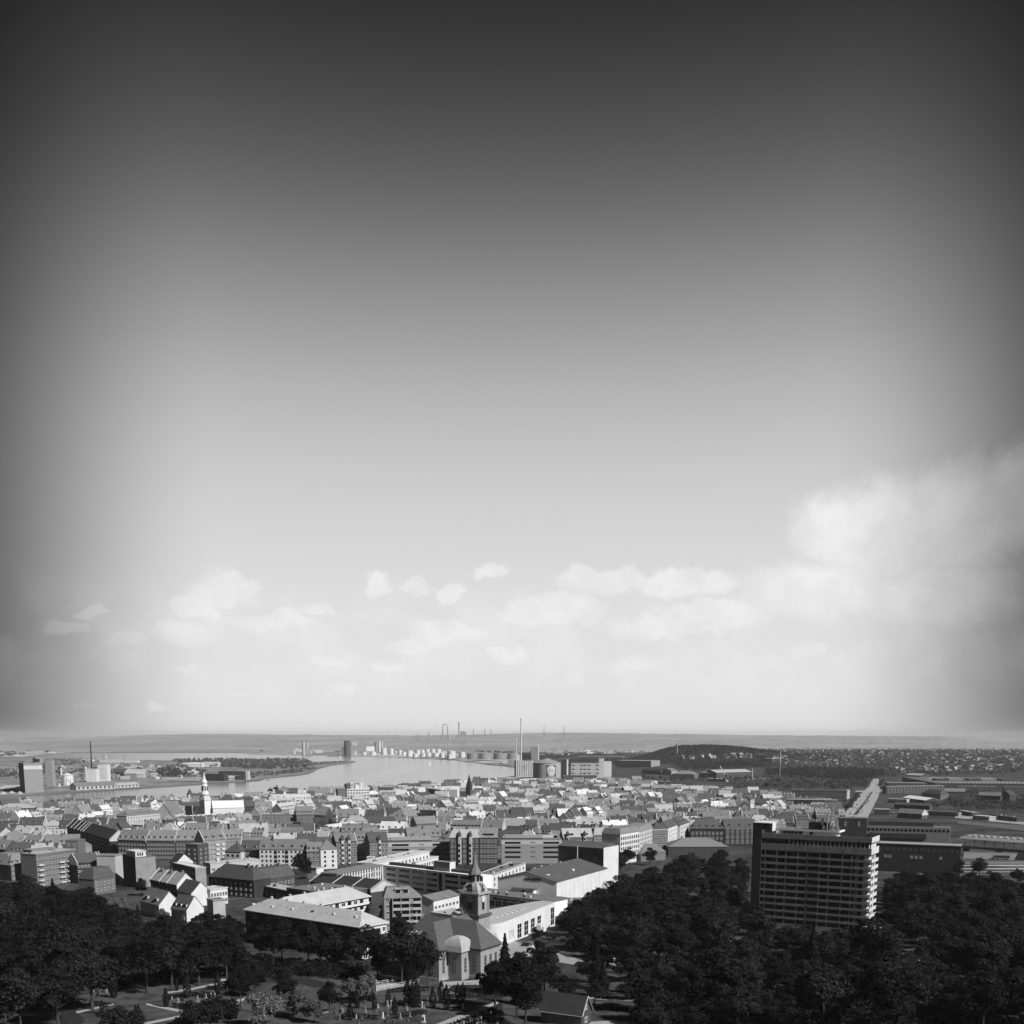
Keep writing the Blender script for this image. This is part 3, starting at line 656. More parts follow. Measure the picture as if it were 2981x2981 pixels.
# woods of the far shores
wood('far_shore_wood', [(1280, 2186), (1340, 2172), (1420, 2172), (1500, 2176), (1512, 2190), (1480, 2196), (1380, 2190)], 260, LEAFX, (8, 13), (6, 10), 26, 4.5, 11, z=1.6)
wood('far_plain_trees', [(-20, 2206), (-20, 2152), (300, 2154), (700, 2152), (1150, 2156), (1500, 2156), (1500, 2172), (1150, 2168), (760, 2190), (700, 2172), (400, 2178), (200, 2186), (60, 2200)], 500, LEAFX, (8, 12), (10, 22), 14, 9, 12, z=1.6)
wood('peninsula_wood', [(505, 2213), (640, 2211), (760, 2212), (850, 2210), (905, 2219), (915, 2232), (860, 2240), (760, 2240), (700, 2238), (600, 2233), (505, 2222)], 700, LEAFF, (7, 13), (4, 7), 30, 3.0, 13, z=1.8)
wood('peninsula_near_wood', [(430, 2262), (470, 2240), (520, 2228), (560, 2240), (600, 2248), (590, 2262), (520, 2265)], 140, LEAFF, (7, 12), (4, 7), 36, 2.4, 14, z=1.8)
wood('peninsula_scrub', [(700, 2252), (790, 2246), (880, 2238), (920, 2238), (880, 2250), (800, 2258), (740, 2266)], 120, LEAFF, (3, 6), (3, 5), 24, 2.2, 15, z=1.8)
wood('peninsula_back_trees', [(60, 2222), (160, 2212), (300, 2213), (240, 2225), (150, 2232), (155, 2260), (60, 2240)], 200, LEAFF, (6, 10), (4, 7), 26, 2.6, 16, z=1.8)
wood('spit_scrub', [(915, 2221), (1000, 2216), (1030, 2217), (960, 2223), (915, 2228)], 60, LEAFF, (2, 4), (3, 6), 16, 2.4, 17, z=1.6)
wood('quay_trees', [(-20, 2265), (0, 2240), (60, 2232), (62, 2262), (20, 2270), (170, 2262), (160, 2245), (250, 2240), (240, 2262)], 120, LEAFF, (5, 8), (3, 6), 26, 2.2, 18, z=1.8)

def clutter(name, poly, n, mats, z=None, seed=1, hr=(4, 12), wr=(8, 40), poles=0):
    rg = random.Random(seed); mb = MB()
    for px, py in sample_poly(poly, n, rg):
        p = atz(px, py, z) if z is not None else at(px, py); a = rg.uniform(-.5, .5); fr = Fr((p.x, p.y, p.z), (cos(a), sin(a))); w = rg.uniform(*wr); m = rg.randrange(len(mats)); h = rg.uniform(*hr); mb.box(fr, 0, w, 0, w * rg.uniform(.3, .9), -1, h, m)
        if rg.random() < .4: mb.box(fr, w * .2, w * .6, 2, 2 + w * .2, h, h * 1.5, m)
    for px, py in sample_poly(poly, poles, rg): p = atz(px, py, z) if z is not None else at(px, py); mb.cyl(p, 1.2, p.z, p.z + rg.uniform(20, 55), 6, .8, len(mats) - 1)
    return tag(mb.obj(name, mats), kind='stuff')
clutter('harbour_clutter', [(850, 2178), (1000, 2172), (1280, 2166), (1340, 2176), (1320, 2194), (1100, 2192), (850, 2192)], 150, [WHITE, PALE, CREAM, GREYW, GREYW], 1.6, 3, (6, 18), (12, 60), 30)
clutter('peninsula_clutter', [(160, 2236), (420, 2226), (560, 2240), (600, 2262), (420, 2270), (160, 2276)], 110, [PALE, CREAM, GREYW, DBRICK, RMID], 1.7, 4, (3, 8), (8, 30), 8)
clutter('works_clutter', [(1560, 2184), (1700, 2172), (1880, 2170), (1880, 2190), (1700, 2200), (1570, 2200)], 110, [WHITE, PALE, GREYW, DBRICK], None, 5, (5, 12), (12, 50), 10)
# ================================================================ BUILDING KIT
def glaze(mb, fr, s, z, w, h, t=0.0, d=.08):
    """small window in a joined part: a pale frame with a dark pane a little in front of it"""
    mb.box(fr, s, s + w, t - d, t + .05, z, z + h, 0); mb.box(fr, s + .14, s + w - .14, t - d - .03, t - d + .01, z + .14, z + h - .14, 1)
def facade(par, fr, W_, cols, rows, z0, dz, w, h, style='two', mb=None, margin=None, t=0.0, skip=()):
    mg = margin if margin is not None else (W_ - cols * w) / (cols + 1) * .8
    st = (W_ - 2 * mg - w) / max(1, cols - 1) if cols > 1 else 0
    for j in range(rows):
        for i in range(cols):
            if (i, j) in skip: continue
            s = mg + st * i if cols > 1 else (W_ - w) / 2
            if mb is None: window(par, fr, s, z0 + dz * j, w, h, style, t)
            else: glaze(mb, fr, s, z0 + dz * j, w, h, t)
def gable_roof(fr, W_, D, H, rise, e=.35, th=.28):
    """two sloping slabs, ridge along U"""
    mb = MB(); P = fr.p; hD = D / 2; k = rise / hD
    for sg in (0, 1):
        tt = (lambda t: t) if sg == 0 else (lambda t: D - t)
        a = [P(-e, tt(-e), H - k * e), P(W_ + e, tt(-e), H - k * e), P(W_ + e, tt(hD), H + rise), P(-e, tt(hD), H + rise)]
        if sg: a = [a[1], a[0], a[3], a[2]]
        mb.hexa(a, [q + Vector((0, 0, th)) for q in a])
    return mb
def gable_wall(mb, fr, W_, D, H, rise, zb=-1.5, m=0):
    mb.box(fr, 0, W_, 0, D, zb, H, m); P = fr.p
    if rise: mb.hexa([P(0, 0, H), P(W_, 0, H), P(W_, D, H), P(0, D, H)], [P(0, D / 2 - .02, H + rise), P(W_, D / 2 - .02, H + rise), P(W_, D / 2 + .02, H + rise), P(0, D / 2 + .02, H + rise)], m)
def hip_roof(fr, W_, D, H, rise, e=.4, inset=None, inr=None, s0=0.0, t0=0.0):
    mb = MB(); P = fr.p; il = D / 2 if inset is None else inset; ir = il if inr is None else inr
    if W_ < D and inset is None: 
        mb.hexa([P(s0 - e, t0 - e, H), P(s0 + W_ + e, t0 - e, H), P(s0 + W_ + e, t0 + D + e, H), P(s0 - e, t0 + D + e, H)], [P(s0 + W_ / 2 - .05, t0 + W_ / 2, H + rise), P(s0 + W_ / 2 + .05, t0 + W_ / 2, H + rise), P(s0 + W_ / 2 + .05, t0 + D - W_ / 2, H + rise), P(s0 + W_ / 2 - .05, t0 + D - W_ / 2, H + rise)])
    else:
        mb.hexa([P(s0 - e, t0 - e, H), P(s0 + W_ + e, t0 - e, H), P(s0 + W_ + e, t0 + D + e, H), P(s0 - e, t0 + D + e, H)], [P(s0 + il, t0 + D / 2 - .05, H + rise), P(s0 + W_ - ir, t0 + D / 2 - .05, H + rise), P(s0 + W_ - ir, t0 + D / 2 + .05, H + rise), P(s0 + il, t0 + D / 2 + .05, H + rise)])
    return mb
def dormer_mb(mb, fr, s, D, H, rise, w=1.5, h=1.5, m=(0, 1, 2), f=.18, pitch=True):
    """a small roof window house standing on the front slope; f = how far up the slope its front stands"""
    k = rise / (D / 2); t = D / 2 * f; z = H + k * t; P = fr.p; d = min(D * .28, (h + .3) / k)
    mb.box(fr, s, s + w, t, t + d, z - .4, z + h, m[1])
    if m[2] is not None: mb.box(fr, s + .18, s + w - .18, t - .05, t + .1, z + .25, z + h - .2, m[2])
    mb.box(fr, s - .2, s + w + .2, t - .3, t + d + .3, z + h, z + h + .22, m[0])
def chimney(par, fr, s, t, z, h=1.6, w=.9, d=1.2, m=None):
    mb = MB(); mb.box(fr, s - w / 2, s + w / 2, t - d / 2, t + d / 2, z - 1.2, z + h); mb.box(fr, s - w / 2 - .12, s + w / 2 + .12, t - d / 2 - .12, t + d / 2 + .12, z + h, z + h + .2)
    return mb.obj('chimney', m or BRICK, par)
def firewall(par, fr, s, D, H, rise, w=.5, up=.45, m=None):
    mb = MB(); P = fr.p; e = .5
    mb.hexa([P(s - w / 2, -e, H - 1.5), P(s + w / 2, -e, H - 1.5), P(s + w / 2, D + e, H - 1.5), P(s - w / 2, D + e, H - 1.5)], [P(s - w / 2, -e, H + .1 + up * .6), P(s + w / 2, -e, H + .1 + up * .6), P(s + w / 2, D + e, H + .1 + up * .6), P(s - w / 2, D + e, H + .1 + up * .6)])
    mb.hexa([P(s - w / 2, -e, H + .1 + up * .6), P(s + w / 2, -e, H + .1 + up * .6), P(s + w / 2, D + e, H + .1 + up * .6), P(s - w / 2, D + e, H + .1 + up * .6)], [P(s - w / 2, D / 2 - .3, H + rise + up), P(s + w / 2, D / 2 - .3, H + rise + up), P(s + w / 2, D / 2 + .3, H + rise + up), P(s - w / 2, D / 2 + .3, H + rise + up)])
    return mb.obj('firewall', m or PALE, par)
def house(name, label, cat, fr, W_, D, H, roof='gable', rise=4.0, wall=None, roofm=None, group=None, cols=0, rows=0, z0=1.2, dz=3.0, w=1.2, h=1.5, style='two', side=0, joined=False, dorm=0, dw=1.5, chim=0, fire=(), back=False, margin=None, inset=None, inr=None, skip=(), bands=(), chm=None, dorm_join=False, seed=0):
    wall = wall or BRICK; roofm = roofm or RMID; t = thing(name, label, cat, fr.O, group); rg = random.Random(hash((round(fr.O.x, 1), round(fr.O.y, 1), seed)) & 0xffff)
    mb = MB()
    if roof == 'gable': gable_wall(mb, fr, W_, D, H, rise)
    elif roof == 'cross':
        cf = side_frame(fr, W_, D); gable_wall(mb, cf, D, W_, H, rise)
    else: mb.box(fr, 0, W_, 0, D, -1.5, H)
    mb.obj('wall', wall, t)
    if roof == 'gable': gable_roof(fr, W_, D, H, rise).obj('roof', roofm, t)
    elif roof == 'cross': gable_roof(side_frame(fr, W_, D), D, W_, H, rise).obj('roof', roofm, t)
    elif roof == 'hip': hip_roof(fr, W_, D, H, rise, inset=inset, inr=inr).obj('roof', roofm, t)
    elif roof == 'mansard':
        mb = MB(); P = fr.p; q = rise * .35; mb.hexa([P(-.3, -.3, H), P(W_ + .3, -.3, H), P(W_ + .3, D + .3, H), P(-.3, D + .3, H)], [P(q, q, H + rise), P(W_ - q, q, H + rise), P(W_ - q, D - q, H + rise), P(q, D - q, H + rise)]); mb.obj('roof', roofm, t)
    else:
        mb = MB(); e = .25; mb.box(fr, -e, W_ + e, -e, D + e, H, H + .35); mb.obj('roof', roofm, t)
        mb = MB(); pz = H + .35
        for a in ((-e, W_ + e, -e, 0), (-e, W_ + e, D, D + e), (-e, 0, 0, D), (W_, W_ + e, 0, D)): mb.box(fr, *a, pz, pz + max(.15, rise * .12))
        mb.obj('parapet', wall, t)
        if W_ * D > 260:
            for i in range(int(min(9, W_ * D / 90))):
                mb = MB(); a, b = W_ * rg.uniform(.06, .92), D * rg.uniform(.15, .85); q = rg.uniform(.5, 1.3); mb.box(fr, a, a + q, b, b + q * rg.uniform(.7, 2), H + .35, H + .35 + rg.uniform(.4, 1.5)); mb.obj('roof_vent', rg.choice((PALE, GREYW, DMETAL, WHITE)), t)
    if cols and rows:
        g = MB() if joined else None
        facade(t, fr, W_, cols, rows, z0, dz, w, h, style, g, margin, skip=skip)
        if side: facade(t, side_frame(fr, W_, D), D, side, rows, z0, dz, w, h, style, g)
        if joined: tag(g.obj('glazing', [FRAME, GLASS], t), kind='stuff')
    if dorm:
        g = MB()
        for i in range(dorm):
            s = W_ * (i + .5) / dorm - dw / 2
            if dorm_join: dormer_mb(g, fr, s, D, H, rise, dw)
            else:
                q = MB(); dormer_mb(q, fr, s, D, H, rise, dw, m=(0, 1, None)); q = q.obj('dormer', [roofm, FRAME], t); k = rise / (D / 2); ts = D * .09; zz = H + k * ts
                g2 = MB(); g2.box(fr, s + .18, s + dw - .18, ts - .06, ts + .1, zz + .2, zz + 1.35); pn = g2.obj('pane', GLASS, t); pn.parent = q
        if dorm_join: tag(g.obj('dormer', [roofm, FRAME, GLASS], t), kind='stuff')
    for i in range(chim):
        s = W_ * (i + .5) / chim + rg.uniform(-1, 1)
        if roof == 'cross': chimney(t, fr, W_ / 2 + .3, D * (i + .5) / chim, H + rise, m=chm)
        elif roof in ('flat', 'mansard'): chimney(t, fr, s, D * rg.uniform(.3, .7), H + (rise if roof == 'mansard' else .3), m=chm)
        else: chimney(t, fr, min(max(s, 1), W_ - 1), D / 2 + rg.choice((-.8, .8)), H + rise - .6, m=chm)
    for s in fire: firewall(t, fr, s if s >= 0 else W_, D, H, rise if roof == 'gable' else 0.6)
    for z, zh, m in bands:
        mb = MB(); mb.box(fr, -.15, W_ + .15, -.15, D + .15, z, z + zh); mb.obj('cornice', m, t)
    return t
def text_obj(txt, par, fr, s, z, size, m, t=-.12, depth=.06, name='lettering', sx=1.0, bold=0.0):
    cu = bpy.data.curves.new(name, 'FONT'); cu.body = txt; cu.size = size; cu.extrude = depth; cu.align_x = 'LEFT'; cu.offset = bold
    o = bpy.data.objects.new(name, cu); COL.objects.link(o)
    dg = bpy.context.evaluated_depsgraph_get(); me = bpy.data.meshes.new_from_object(o.evaluated_get(dg)); bpy.data.objects.remove(o)
    me.materials.clear(); me.materials.append(m); q = bpy.data.objects.new(name, me); COL.objects.link(q)
    q.parent = par; q.location = fr.p(s, t, z) - ROOT[par.name]; q.rotation_euler = (R(90), 0, fr.rz); q.scale = (sx, 1, 1); ROOT[q.name] = ROOT[par.name]
    return q
# ================================================================ LANDMARKS
def depth_to(fr, W_, H, px):
    """depth at which the far end of the right-hand wall meets photograph column px"""
    lo, hi = .5, 150.0; up = proj(fr.p(W_, 1, H))[0] > proj(fr.p(W_, 0, H))[0]
    for _ in range(40):
        m = (lo + hi) / 2
        if (proj(fr.p(W_, m, H))[0] < px) == up: lo = m
        else: hi = m
    return lo
def arch_window(par, fr, s, z, w, h, t=0.0, bars=3, fm=None):
    mb = MB(); P = fr.p
    def ring(g, d, r):
        pts = [(s - r, z - (0 if g else .15)), (s + r, z - (0 if g else .15)), (s + r, z + h - w / 2)] + [(s + r * cos(a), z + h - w / 2 + r * sin(a)) for a in [pi * k / 6 for k in range(1, 6)]] + [(s - r, z + h - w / 2)]
        return [P(x, t - d, y) for x, y in pts]
    a = ring(1, .10, w / 2); mb.v += [tuple(q) for q in a]; mb.f.append(tuple(range(len(a)))); mb.m.append(1)
    fr_out = ring(0, .06, w / 2 + .22); k = len(mb.v); mb.v += [tuple(q) for q in fr_out]; mb.f.append(tuple(range(k, k + len(fr_out)))); mb.m.append(0)
    for i in range(bars): mb.box(fr, s - w / 2, s + w / 2, t - .18, t - .11, z + h * (i + 1) / (bars + 1) - .07, z + h * (i + 1) / (bars + 1) + .07, 0)
    if bars: mb.box(fr, s - .07, s + .07, t - .17, t - .105, z, z + h - .1, 0)
    return mb.obj('window', [fm or CHW, GLASS], par)

# ---------------------------------------------------------------- tower block on the right
fr, Wd, Ht = front(2219, 2424, 2538, 2437, 42.0); D = depth_to(fr, Wd, Ht, 2559)
tb = thing('tower_block', 'tall dark slab of flats with white balconies on its narrow sunlit end', 'tower block', fr.O)
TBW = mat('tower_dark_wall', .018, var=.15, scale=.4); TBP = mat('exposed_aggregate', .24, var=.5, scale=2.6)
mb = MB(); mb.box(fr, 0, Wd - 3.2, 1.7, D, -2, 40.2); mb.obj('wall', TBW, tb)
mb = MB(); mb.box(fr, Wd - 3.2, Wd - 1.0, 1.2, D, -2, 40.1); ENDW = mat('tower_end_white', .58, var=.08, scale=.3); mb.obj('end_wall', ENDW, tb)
mb = MB(); mb.box(fr, -4.2, 0, -.8, D * .8, -2, 46.4); mb.box(fr, 0, 3.4, 3.5, 9.0, 40.2, 46.4); mb.obj('stair_tower', BLACKW, tb)
mb = MB(); mb.box(fr, 3.4, 3.6, 3.6, 9.0, 40.3, 46.3); mb.box(fr, -4.3, 3.7, -.9, D * .8, 46.4, 46.7); mb.obj('stair_tower_trim', WHITE, tb)
for nm, z0, z1, m in (('parapet_band', 39.7, 42.0, TBP), ('parapet_band', 34.4, 37.3, TBP)):
    mb = MB(); mb.box(fr, 0, Wd - .02, -.3, .2, z0, z1); mb.obj(nm, m, tb)
    mb = MB(); mb.box(fr, Wd, Wd + .3, -.3, D, z0, z1); mb.obj('end_band', ENDW, tb)
mb = MB(); mb.box(fr, .05, Wd - .1, .25, D - .1, 40.2, 40.5); mb.obj('roof_deck', PALE, tb)
mb = MB(); mb.box(fr, .1, Wd - .1, .2, D, 34.0, 34.4); mb.obj('slab', CONC, tb)
# top-storey glazing between thin mullions
mb = MB(); mb.box(fr, .1, Wd - .4, .9, 1.6, 37.3, 39.7); mb.obj('glazing', GLASS, tb)
fin_u = MB(); fin_u.box(Fr((0, 0, 0), (1, 0)), -.09, .09, -.3, .9, 0, 2.35); fo = fin_u.obj('mullion', STEEL); FIN = fo.data; bpy.data.objects.remove(fo)
for i in range(20): inst('mullion', FIN, tb, fr.p(Wd * (.26 + .72 * i / 19), .15, 37.32), fr.rz)
NF = 11; PITCHF = 34.2 / NF
bal = MB(); L0 = Wd - .4
bal.box(Fr((0, 0, 0), (1, 0)), 0, L0, -.3, -.12, -.15, .85); bal.box(Fr((0, 0, 0), (1, 0)), 0, L0, -.12, 1.7, -.15, .05)
q = bal.obj('balcony', TBP); BAL = q.data; bpy.data.objects.remove(q)
fb = MB(); fb.box(Fr((0, 0, 0), (1, 0)), -.13, .13, -.1, 1.6, .86, PITCHF - .2); q = fb.obj('partition', mat('partition_white', .85, var=.04)); PART = q.data; bpy.data.objects.remove(q)
eb = MB(); e0 = Fr((0, 0, 0), (1, 0)); eb.box(e0, -.2, D * .9, -1.5, -1.3, -.3, 1.25); eb.box(e0, -.2, D * .9, -1.3, 0, -.3, -.1); eb.box(e0, -.2, 0, -1.3, 0, -.1, 1.25)
q = eb.obj('end_balcony', ENDW); EB = q.data; bpy.data.objects.remove(q)
ef = Fr(fr.p(Wd - 1.0, 0, 0), -fr.N)
gl = MB(); gl.box(e0, 0, 1.8, -.06, .1, 0, 1.9); q = gl.obj('balcony_window', GLASS); BW = q.data; bpy.data.objects.remove(q)
FS = [.035, .145, .23, .345, .43, .545, .63, .75, .835]
for j in range(NF):
    z = 34.2 - PITCHF * (j + 1)
    inst('balcony', BAL, tb, fr.p(0, 0, z), fr.rz); inst('end_balcony', EB, tb, ef.p(.4, 0, z), ef.rz)
    for f in FS: inst('partition', PART, tb, fr.p(Wd * f, .05, z), fr.rz)
    for f in (5.2, 8.4): inst('balcony_window', BW, tb, ef.p(f + 1.2, 0, z + .2), ef.rz)
    mb = MB(); mb.box(fr, Wd * .865, Wd * .895, .3, 1.69, z + .05, z + PITCHF - .16); mb.obj('infill_panel', CONC, tb)
    mb = MB(); a = .435 + (.0 if j % 2 else .004); mb.box(fr, Wd * a, Wd * .54, -.36, -.31, z - .1, z + 1.15); mb.obj('balcony_screen', mat('frosted_screen', .16, var=.3, scale=1.5), tb)
# rooftop storey, plant room and aerials
mb = MB(); mb.box(fr, 6.5, Wd * .66, 4.5, D - 2, 40.5, 43.3); mb.obj('penthouse', PALE, tb)
mb = MB(); mb.box(fr, 5.2, Wd * .69, 3.2, D - 1, 43.3, 43.9); mb.obj('penthouse_roof', FELT, tb)
mb = MB(); mb.box(fr, 5.1, Wd * .695, 3.05, 3.2, 43.2, 44.0); mb.box(fr, Wd * .69, Wd * .695 + .1, 3.2, D - 1, 43.2, 44.0); mb.obj('fascia', WHITE, tb)
mb = MB(); mb.box(fr, 8, 17.5, 4.38, 4.5, 40.7, 43.1); mb.box(fr, 20.5, 22.0, 4.38, 4.5, 40.6, 42.9); mb.obj('penthouse_glazing', GLASS, tb)
for i in range(6): mb = MB(); mb.box(fr, 8.2 + i * 1.8, 8.4 + i * 1.8, 4.3, 4.5, 40.6, 43.2); mb.obj('mullion', STEEL, tb)
mb = MB(); mb.box(fr, Wd * .40, Wd * .58, 6.0, 10.0, 43.9, 47.3); mb.obj('plant_room', BLACKW, tb)
for i, (s, t_, h_) in enumerate([(.53, 5.2, 5.5), (.575, 5.0, 7.5), (.61, 6.0, 8.6), (.64, 7.0, 6.4), (.66, 5.4, 4.8)]):
    a = thing('phone_aerial', ['short white phone aerial by the black plant room on the tower roof', 'slim white aerial with side panels on the tower roof', 'tallest white aerial panel on the tower roof', 'white aerial right of the tallest on the tower roof', 'short white aerial nearest the roof edge of the tower'][i], 'aerial', fr.p(Wd * s, t_, 43.9), 'aerials on the tower roof')
    mb = MB(); mb.bar(fr.p(Wd * s, t_, 43.9), fr.p(Wd * s, t_, 43.9 + h_), .12); mb.obj('mast', STEEL, a)
    mb = MB(); mb.box(fr, Wd * s - .55, Wd * s + .55, t_ - .5, t_ - .2, 43.9 + h_ * .45, 43.9 + h_); mb.obj('panel', WHITE, a)
    if i != 1: mb = MB(); mb.box(fr, Wd * s + .2, Wd * s + 1.0, t_ - .2, t_ + .1, 43.9 + h_ * .1, 43.9 + h_ * .4); mb.obj('panel', STEEL, a)
p = fr.p(Wd * .315, 5.5, 43.9); a = thing('satellite_dish', 'small white satellite dish on the flat penthouse roof', 'satellite dish', p); mb = MB(); mb.bar(p, p + Vector((0, 0, .8)), .1); mb.obj('post', STEEL, a); mb = MB(); mb.lathe(p, [(.9, p.z + 1.0), (.7, p.z + .8), (.1, p.z + .65)], 10); mb.obj('dish', WHITE, a)
# entrance kiosk at the foot of the sunlit end
fr2, w2, h2 = front(2548, 2706, 2565, 2703, 5.0); house('entrance_pavilion', 'small pale-roofed pavilion at the foot of the tower block', 'pavilion', fr2, max(w2, 4), 7, h2, 'flat', 1, PALE, RLIGHT, cols=2, rows=1, z0=1, w=1, h=2.2)

# ---------------------------------------------------------------- red church with the slate roofs
c1 = at(1399, 2763, 10.6); A_ = Vector((cos(R(59.3)), sin(R(59.3)), 0)); Cv = Vector((cos(R(-30.7)), sin(R(-30.7)), 0))
cen = c1 + A_ * 6.35 - Cv * 16.65; cz = ground(c1.x, c1.y); CF = Fr((cen.x, cen.y, cz), Cv)
CHW = mat('church_plaster', .29, var=.10, scale=.6); CHD_ = mat('church_brick', .16, var=.2, scale=.6, stripe=(.5, .12, 2)); SLATE = mat('church_slate', .095, var=.16, scale=.8, stripe=(.45, .15, 2)); COPPER = mat('church_copper', .36, var=.14, scale=.5)
ch = thing('church', 'cross-shaped church with dark slate hips, corner domes and a slim spire', 'church', CF.O)
a1, a2, hw = 16.65, 16.2, 6.35
mb = MB(); mb.box(CF, -a1, a1, -hw, hw, -2, 10.6); mb.obj('nave_wall', CHW, ch)
mb = MB(); mb.box(CF, -hw + .02, hw - .02, -a2, a2, -2, 10.56); mb.obj('transept_wall', CHW, ch)
mb = MB(); mb.box(CF, -a1 - .35, a1 + .35, -hw - .35, hw + .35, 9.9, 10.5); mb.box(CF, -hw - .35, hw + .35, -a2 - .35, a2 + .35, 9.92, 10.48); mb.obj('cornice', DBRICK, ch)
mb = MB(); mb.box(CF, -a1 - .2, a1 + .2, -hw - .2, hw + .2, -2, 1.0); mb.box(CF, -hw - .2, hw + .2, -a2 - .2, a2 + .2, -2, .98); mb.obj('plinth', STONE, ch)
fA = Fr(CF.p(-a1, -hw, 0), CF.U); hip_roof(fA, 2 * a1, 2 * hw, 10.6, 8.4, e=.7, inset=6.0).obj('nave_roof', SLATE, ch)
fB = Fr(CF.p(hw, -a2, 0), -CF.N); hip_roof(fB, 2 * a2, 2 * hw, 10.58, 8.35, e=.7, inset=6.0).obj('transept_roof', SLATE, ch)
for sx in (-1, 1):
    for sy in (-1, 1):
        s0, s1 = sorted((sx * 6.2, sx * 11.9)); t0, t1 = sorted((sy * 6.2, sy * 10.9))
        mb = MB(); mb.box(CF, s0, s1, t0, t1, -2, 9.4); mb.obj('apse_wall', CHW, ch)
        mb = MB(); mb.box(CF, s0 - .3, s1 + .3, t0 - .3, t1 + .3, 9.4, 9.9); mb.obj('apse_cornice', WHITE, ch)
        c = CF.p(sx * 8.6, sy * 8.0, 0); hb = 4.0 * 2 ** .5
        mb = MB(); mb.lathe(c, [(hb * 1.04, cz + 9.9), (hb, cz + 10.6), (hb * .93, cz + 11.8), (hb * .80, cz + 12.9), (hb * .60, cz + 13.9), (hb * .34, cz + 14.6), (.1, cz + 14.9)], 4, ph=CF.rz + pi / 4); mb.obj('dome', COPPER, ch)
ef = Fr(CF.p(a1, -hw, 0), -CF.N)
for s in (3.0, 6.35, 9.7): arch_window(ch, ef, s, 2.4, 1.35, 5.6, bars=4)
lf = Fr(CF.p(-hw, -a2, 0), CF.U)
for s in (3.0, 6.35, 9.7): arch_window(ch, lf, s, 2.4, 1.35, 5.6, bars=4)
for f_, ss in ((Fr(CF.p(hw, -a2, 0), -CF.N), (2.6,)), (Fr(CF.p(11.9, -10.9, 0), -CF.N), (2.3,)), (Fr(CF.p(6.2, -10.9, 0), CF.U), (2.9,)), (Fr(CF.p(11.9, -hw, 0), CF.U), (2.4,))):
    for s in ss: arch_window(ch, f_, s, 2.6, 1.2, 5.0, bars=3)
# tower: near corner on column 1391
tt = 10.0
for _ in range(60):
    x = proj(CF.p(3.4, tt, 30))[0]
    tt += .12 if x < 1391 else -.05
TF = Fr(CF.p(-3.4, tt, 0), CF.U); tw = 6.8
def z_at(py, fr_, s, t_):
    lo, hi = -5, 80
    for _ in range(40):
        m = (lo + hi) / 2
        if proj(fr_.p(s, t_, m))[1] > py: lo = m
        else: hi = m
    return lo
zt = {k: z_at(k, TF, tw, 0) for k in (2478, 2545, 2547, 2572, 2575, 2600, 2606, 2664, 2672)}
mb = MB(); mb.box(TF, -.5, tw + .5, -.5, tw + .5, -2, zt[2672]); mb.obj('tower_base', CHW, ch)
mb = MB(); mb.box(TF, -1.0, tw + 1.0, -1.0, tw + 1.0, zt[2672], zt[2664]); mb.obj('tower_ledge', SLATE, ch)
mb = MB(); mb.box(TF, 0, tw, 0, tw, zt[2664], zt[2606]); mb.obj('tower_shaft', CHW, ch)
for s in (0, tw):
    for t_ in (0, tw): mb = MB(); mb.box(TF, s - .35, s + .35, t_ - .35, t_ + .35, zt[2664], zt[2606]); mb.obj('pilaster', CHW, ch)
mb = MB(); mb.box(TF, -.8, tw + .8, -.8, tw + .8, zt[2606], zt[2606] + .7); mb.box(TF, -.4, tw + .4, -.4, tw + .4, zt[2606] + .7, zt[2600]); mb.obj('tower_cornice', STONE, ch)
tf2 = side_frame(TF, tw, tw)
for f_ in (TF, tf2): arch_window(ch, f_, tw / 2, zt[2664] + 1.6, 1.5, 4.3, bars=0); arch_window(ch, f_, tw / 2, zt[2664] + 7.0, 1.9, 2.6, bars=1)
for f_ in (TF, tf2):
    mb = MB(); cc_ = f_.p(tw / 2, -.12, zt[2606] - 1.7)
    mb.hexa([cc_ + f_.U * (1.25 * cos(a)) + Vector((0, 0, 1.25 * sin(a))) for a in [2 * pi * k / 14 for k in range(14)]], [cc_ - f_.N * -.08 + f_.U * (1.25 * cos(a)) + Vector((0, 0, 1.25 * sin(a))) for a in [2 * pi * k / 14 for k in range(14)]]); mb.obj('clock_face', PALE, ch)
tc_ = TF.p(tw / 2, tw / 2, 0); hb = tw / 2 * 2 ** .5; z0, z1 = cz + zt[2600], cz + zt[2572]
mb = MB(); mb.lathe(tc_, [(hb * .98, z0), (hb * .95, z0 + (z1 - z0) * .25), (hb * .82, z0 + (z1 - z0) * .6), (hb * .62, z0 + (z1 - z0) * .9), (hb * .55, z1)], 4, ph=TF.rz + pi / 4); mb.obj('bell_roof', COPPER, ch)
for f_ in (TF, tf2): mb = MB(); mb.box(f_, tw / 2 - .9, tw / 2 + .9, .3, 1.6, zt[2600] + .2, zt[2600] + 3.2); mb.obj('bell_dormer', CHW, ch); arch_window(ch, f_, tw / 2, zt[2600] + .6, 1.0, 2.2, t=.28, bars=0)
z2, z3, z4 = z1, cz + zt[2545], cz + zt[2478]
mb = MB(); mb.cyl(tc_, 2.0, z2, z3 - .5, 8, 1.8); mb.obj('lantern', CHW, ch)
for k in range(8):
    a = TF.rz + pi / 8 + k * pi / 4; mb = MB(); mb.cyl((tc_.x + 1.95 * cos(a), tc_.y + 1.95 * sin(a)), .42, z2 + .6, z3 - 1.0, 5); mb.obj('lantern_opening', DARK, ch)
mb = MB(); mb.lathe(tc_, [(2.45, z3 - .6), (2.35, z3), (1.7, z3 + 1.2), (1.25, z3 + 2.0), (.1, z4 - .8)], 8, ph=TF.rz); mb.obj('spire', mat('spire_copper', .17, var=.15, scale=.5), ch)
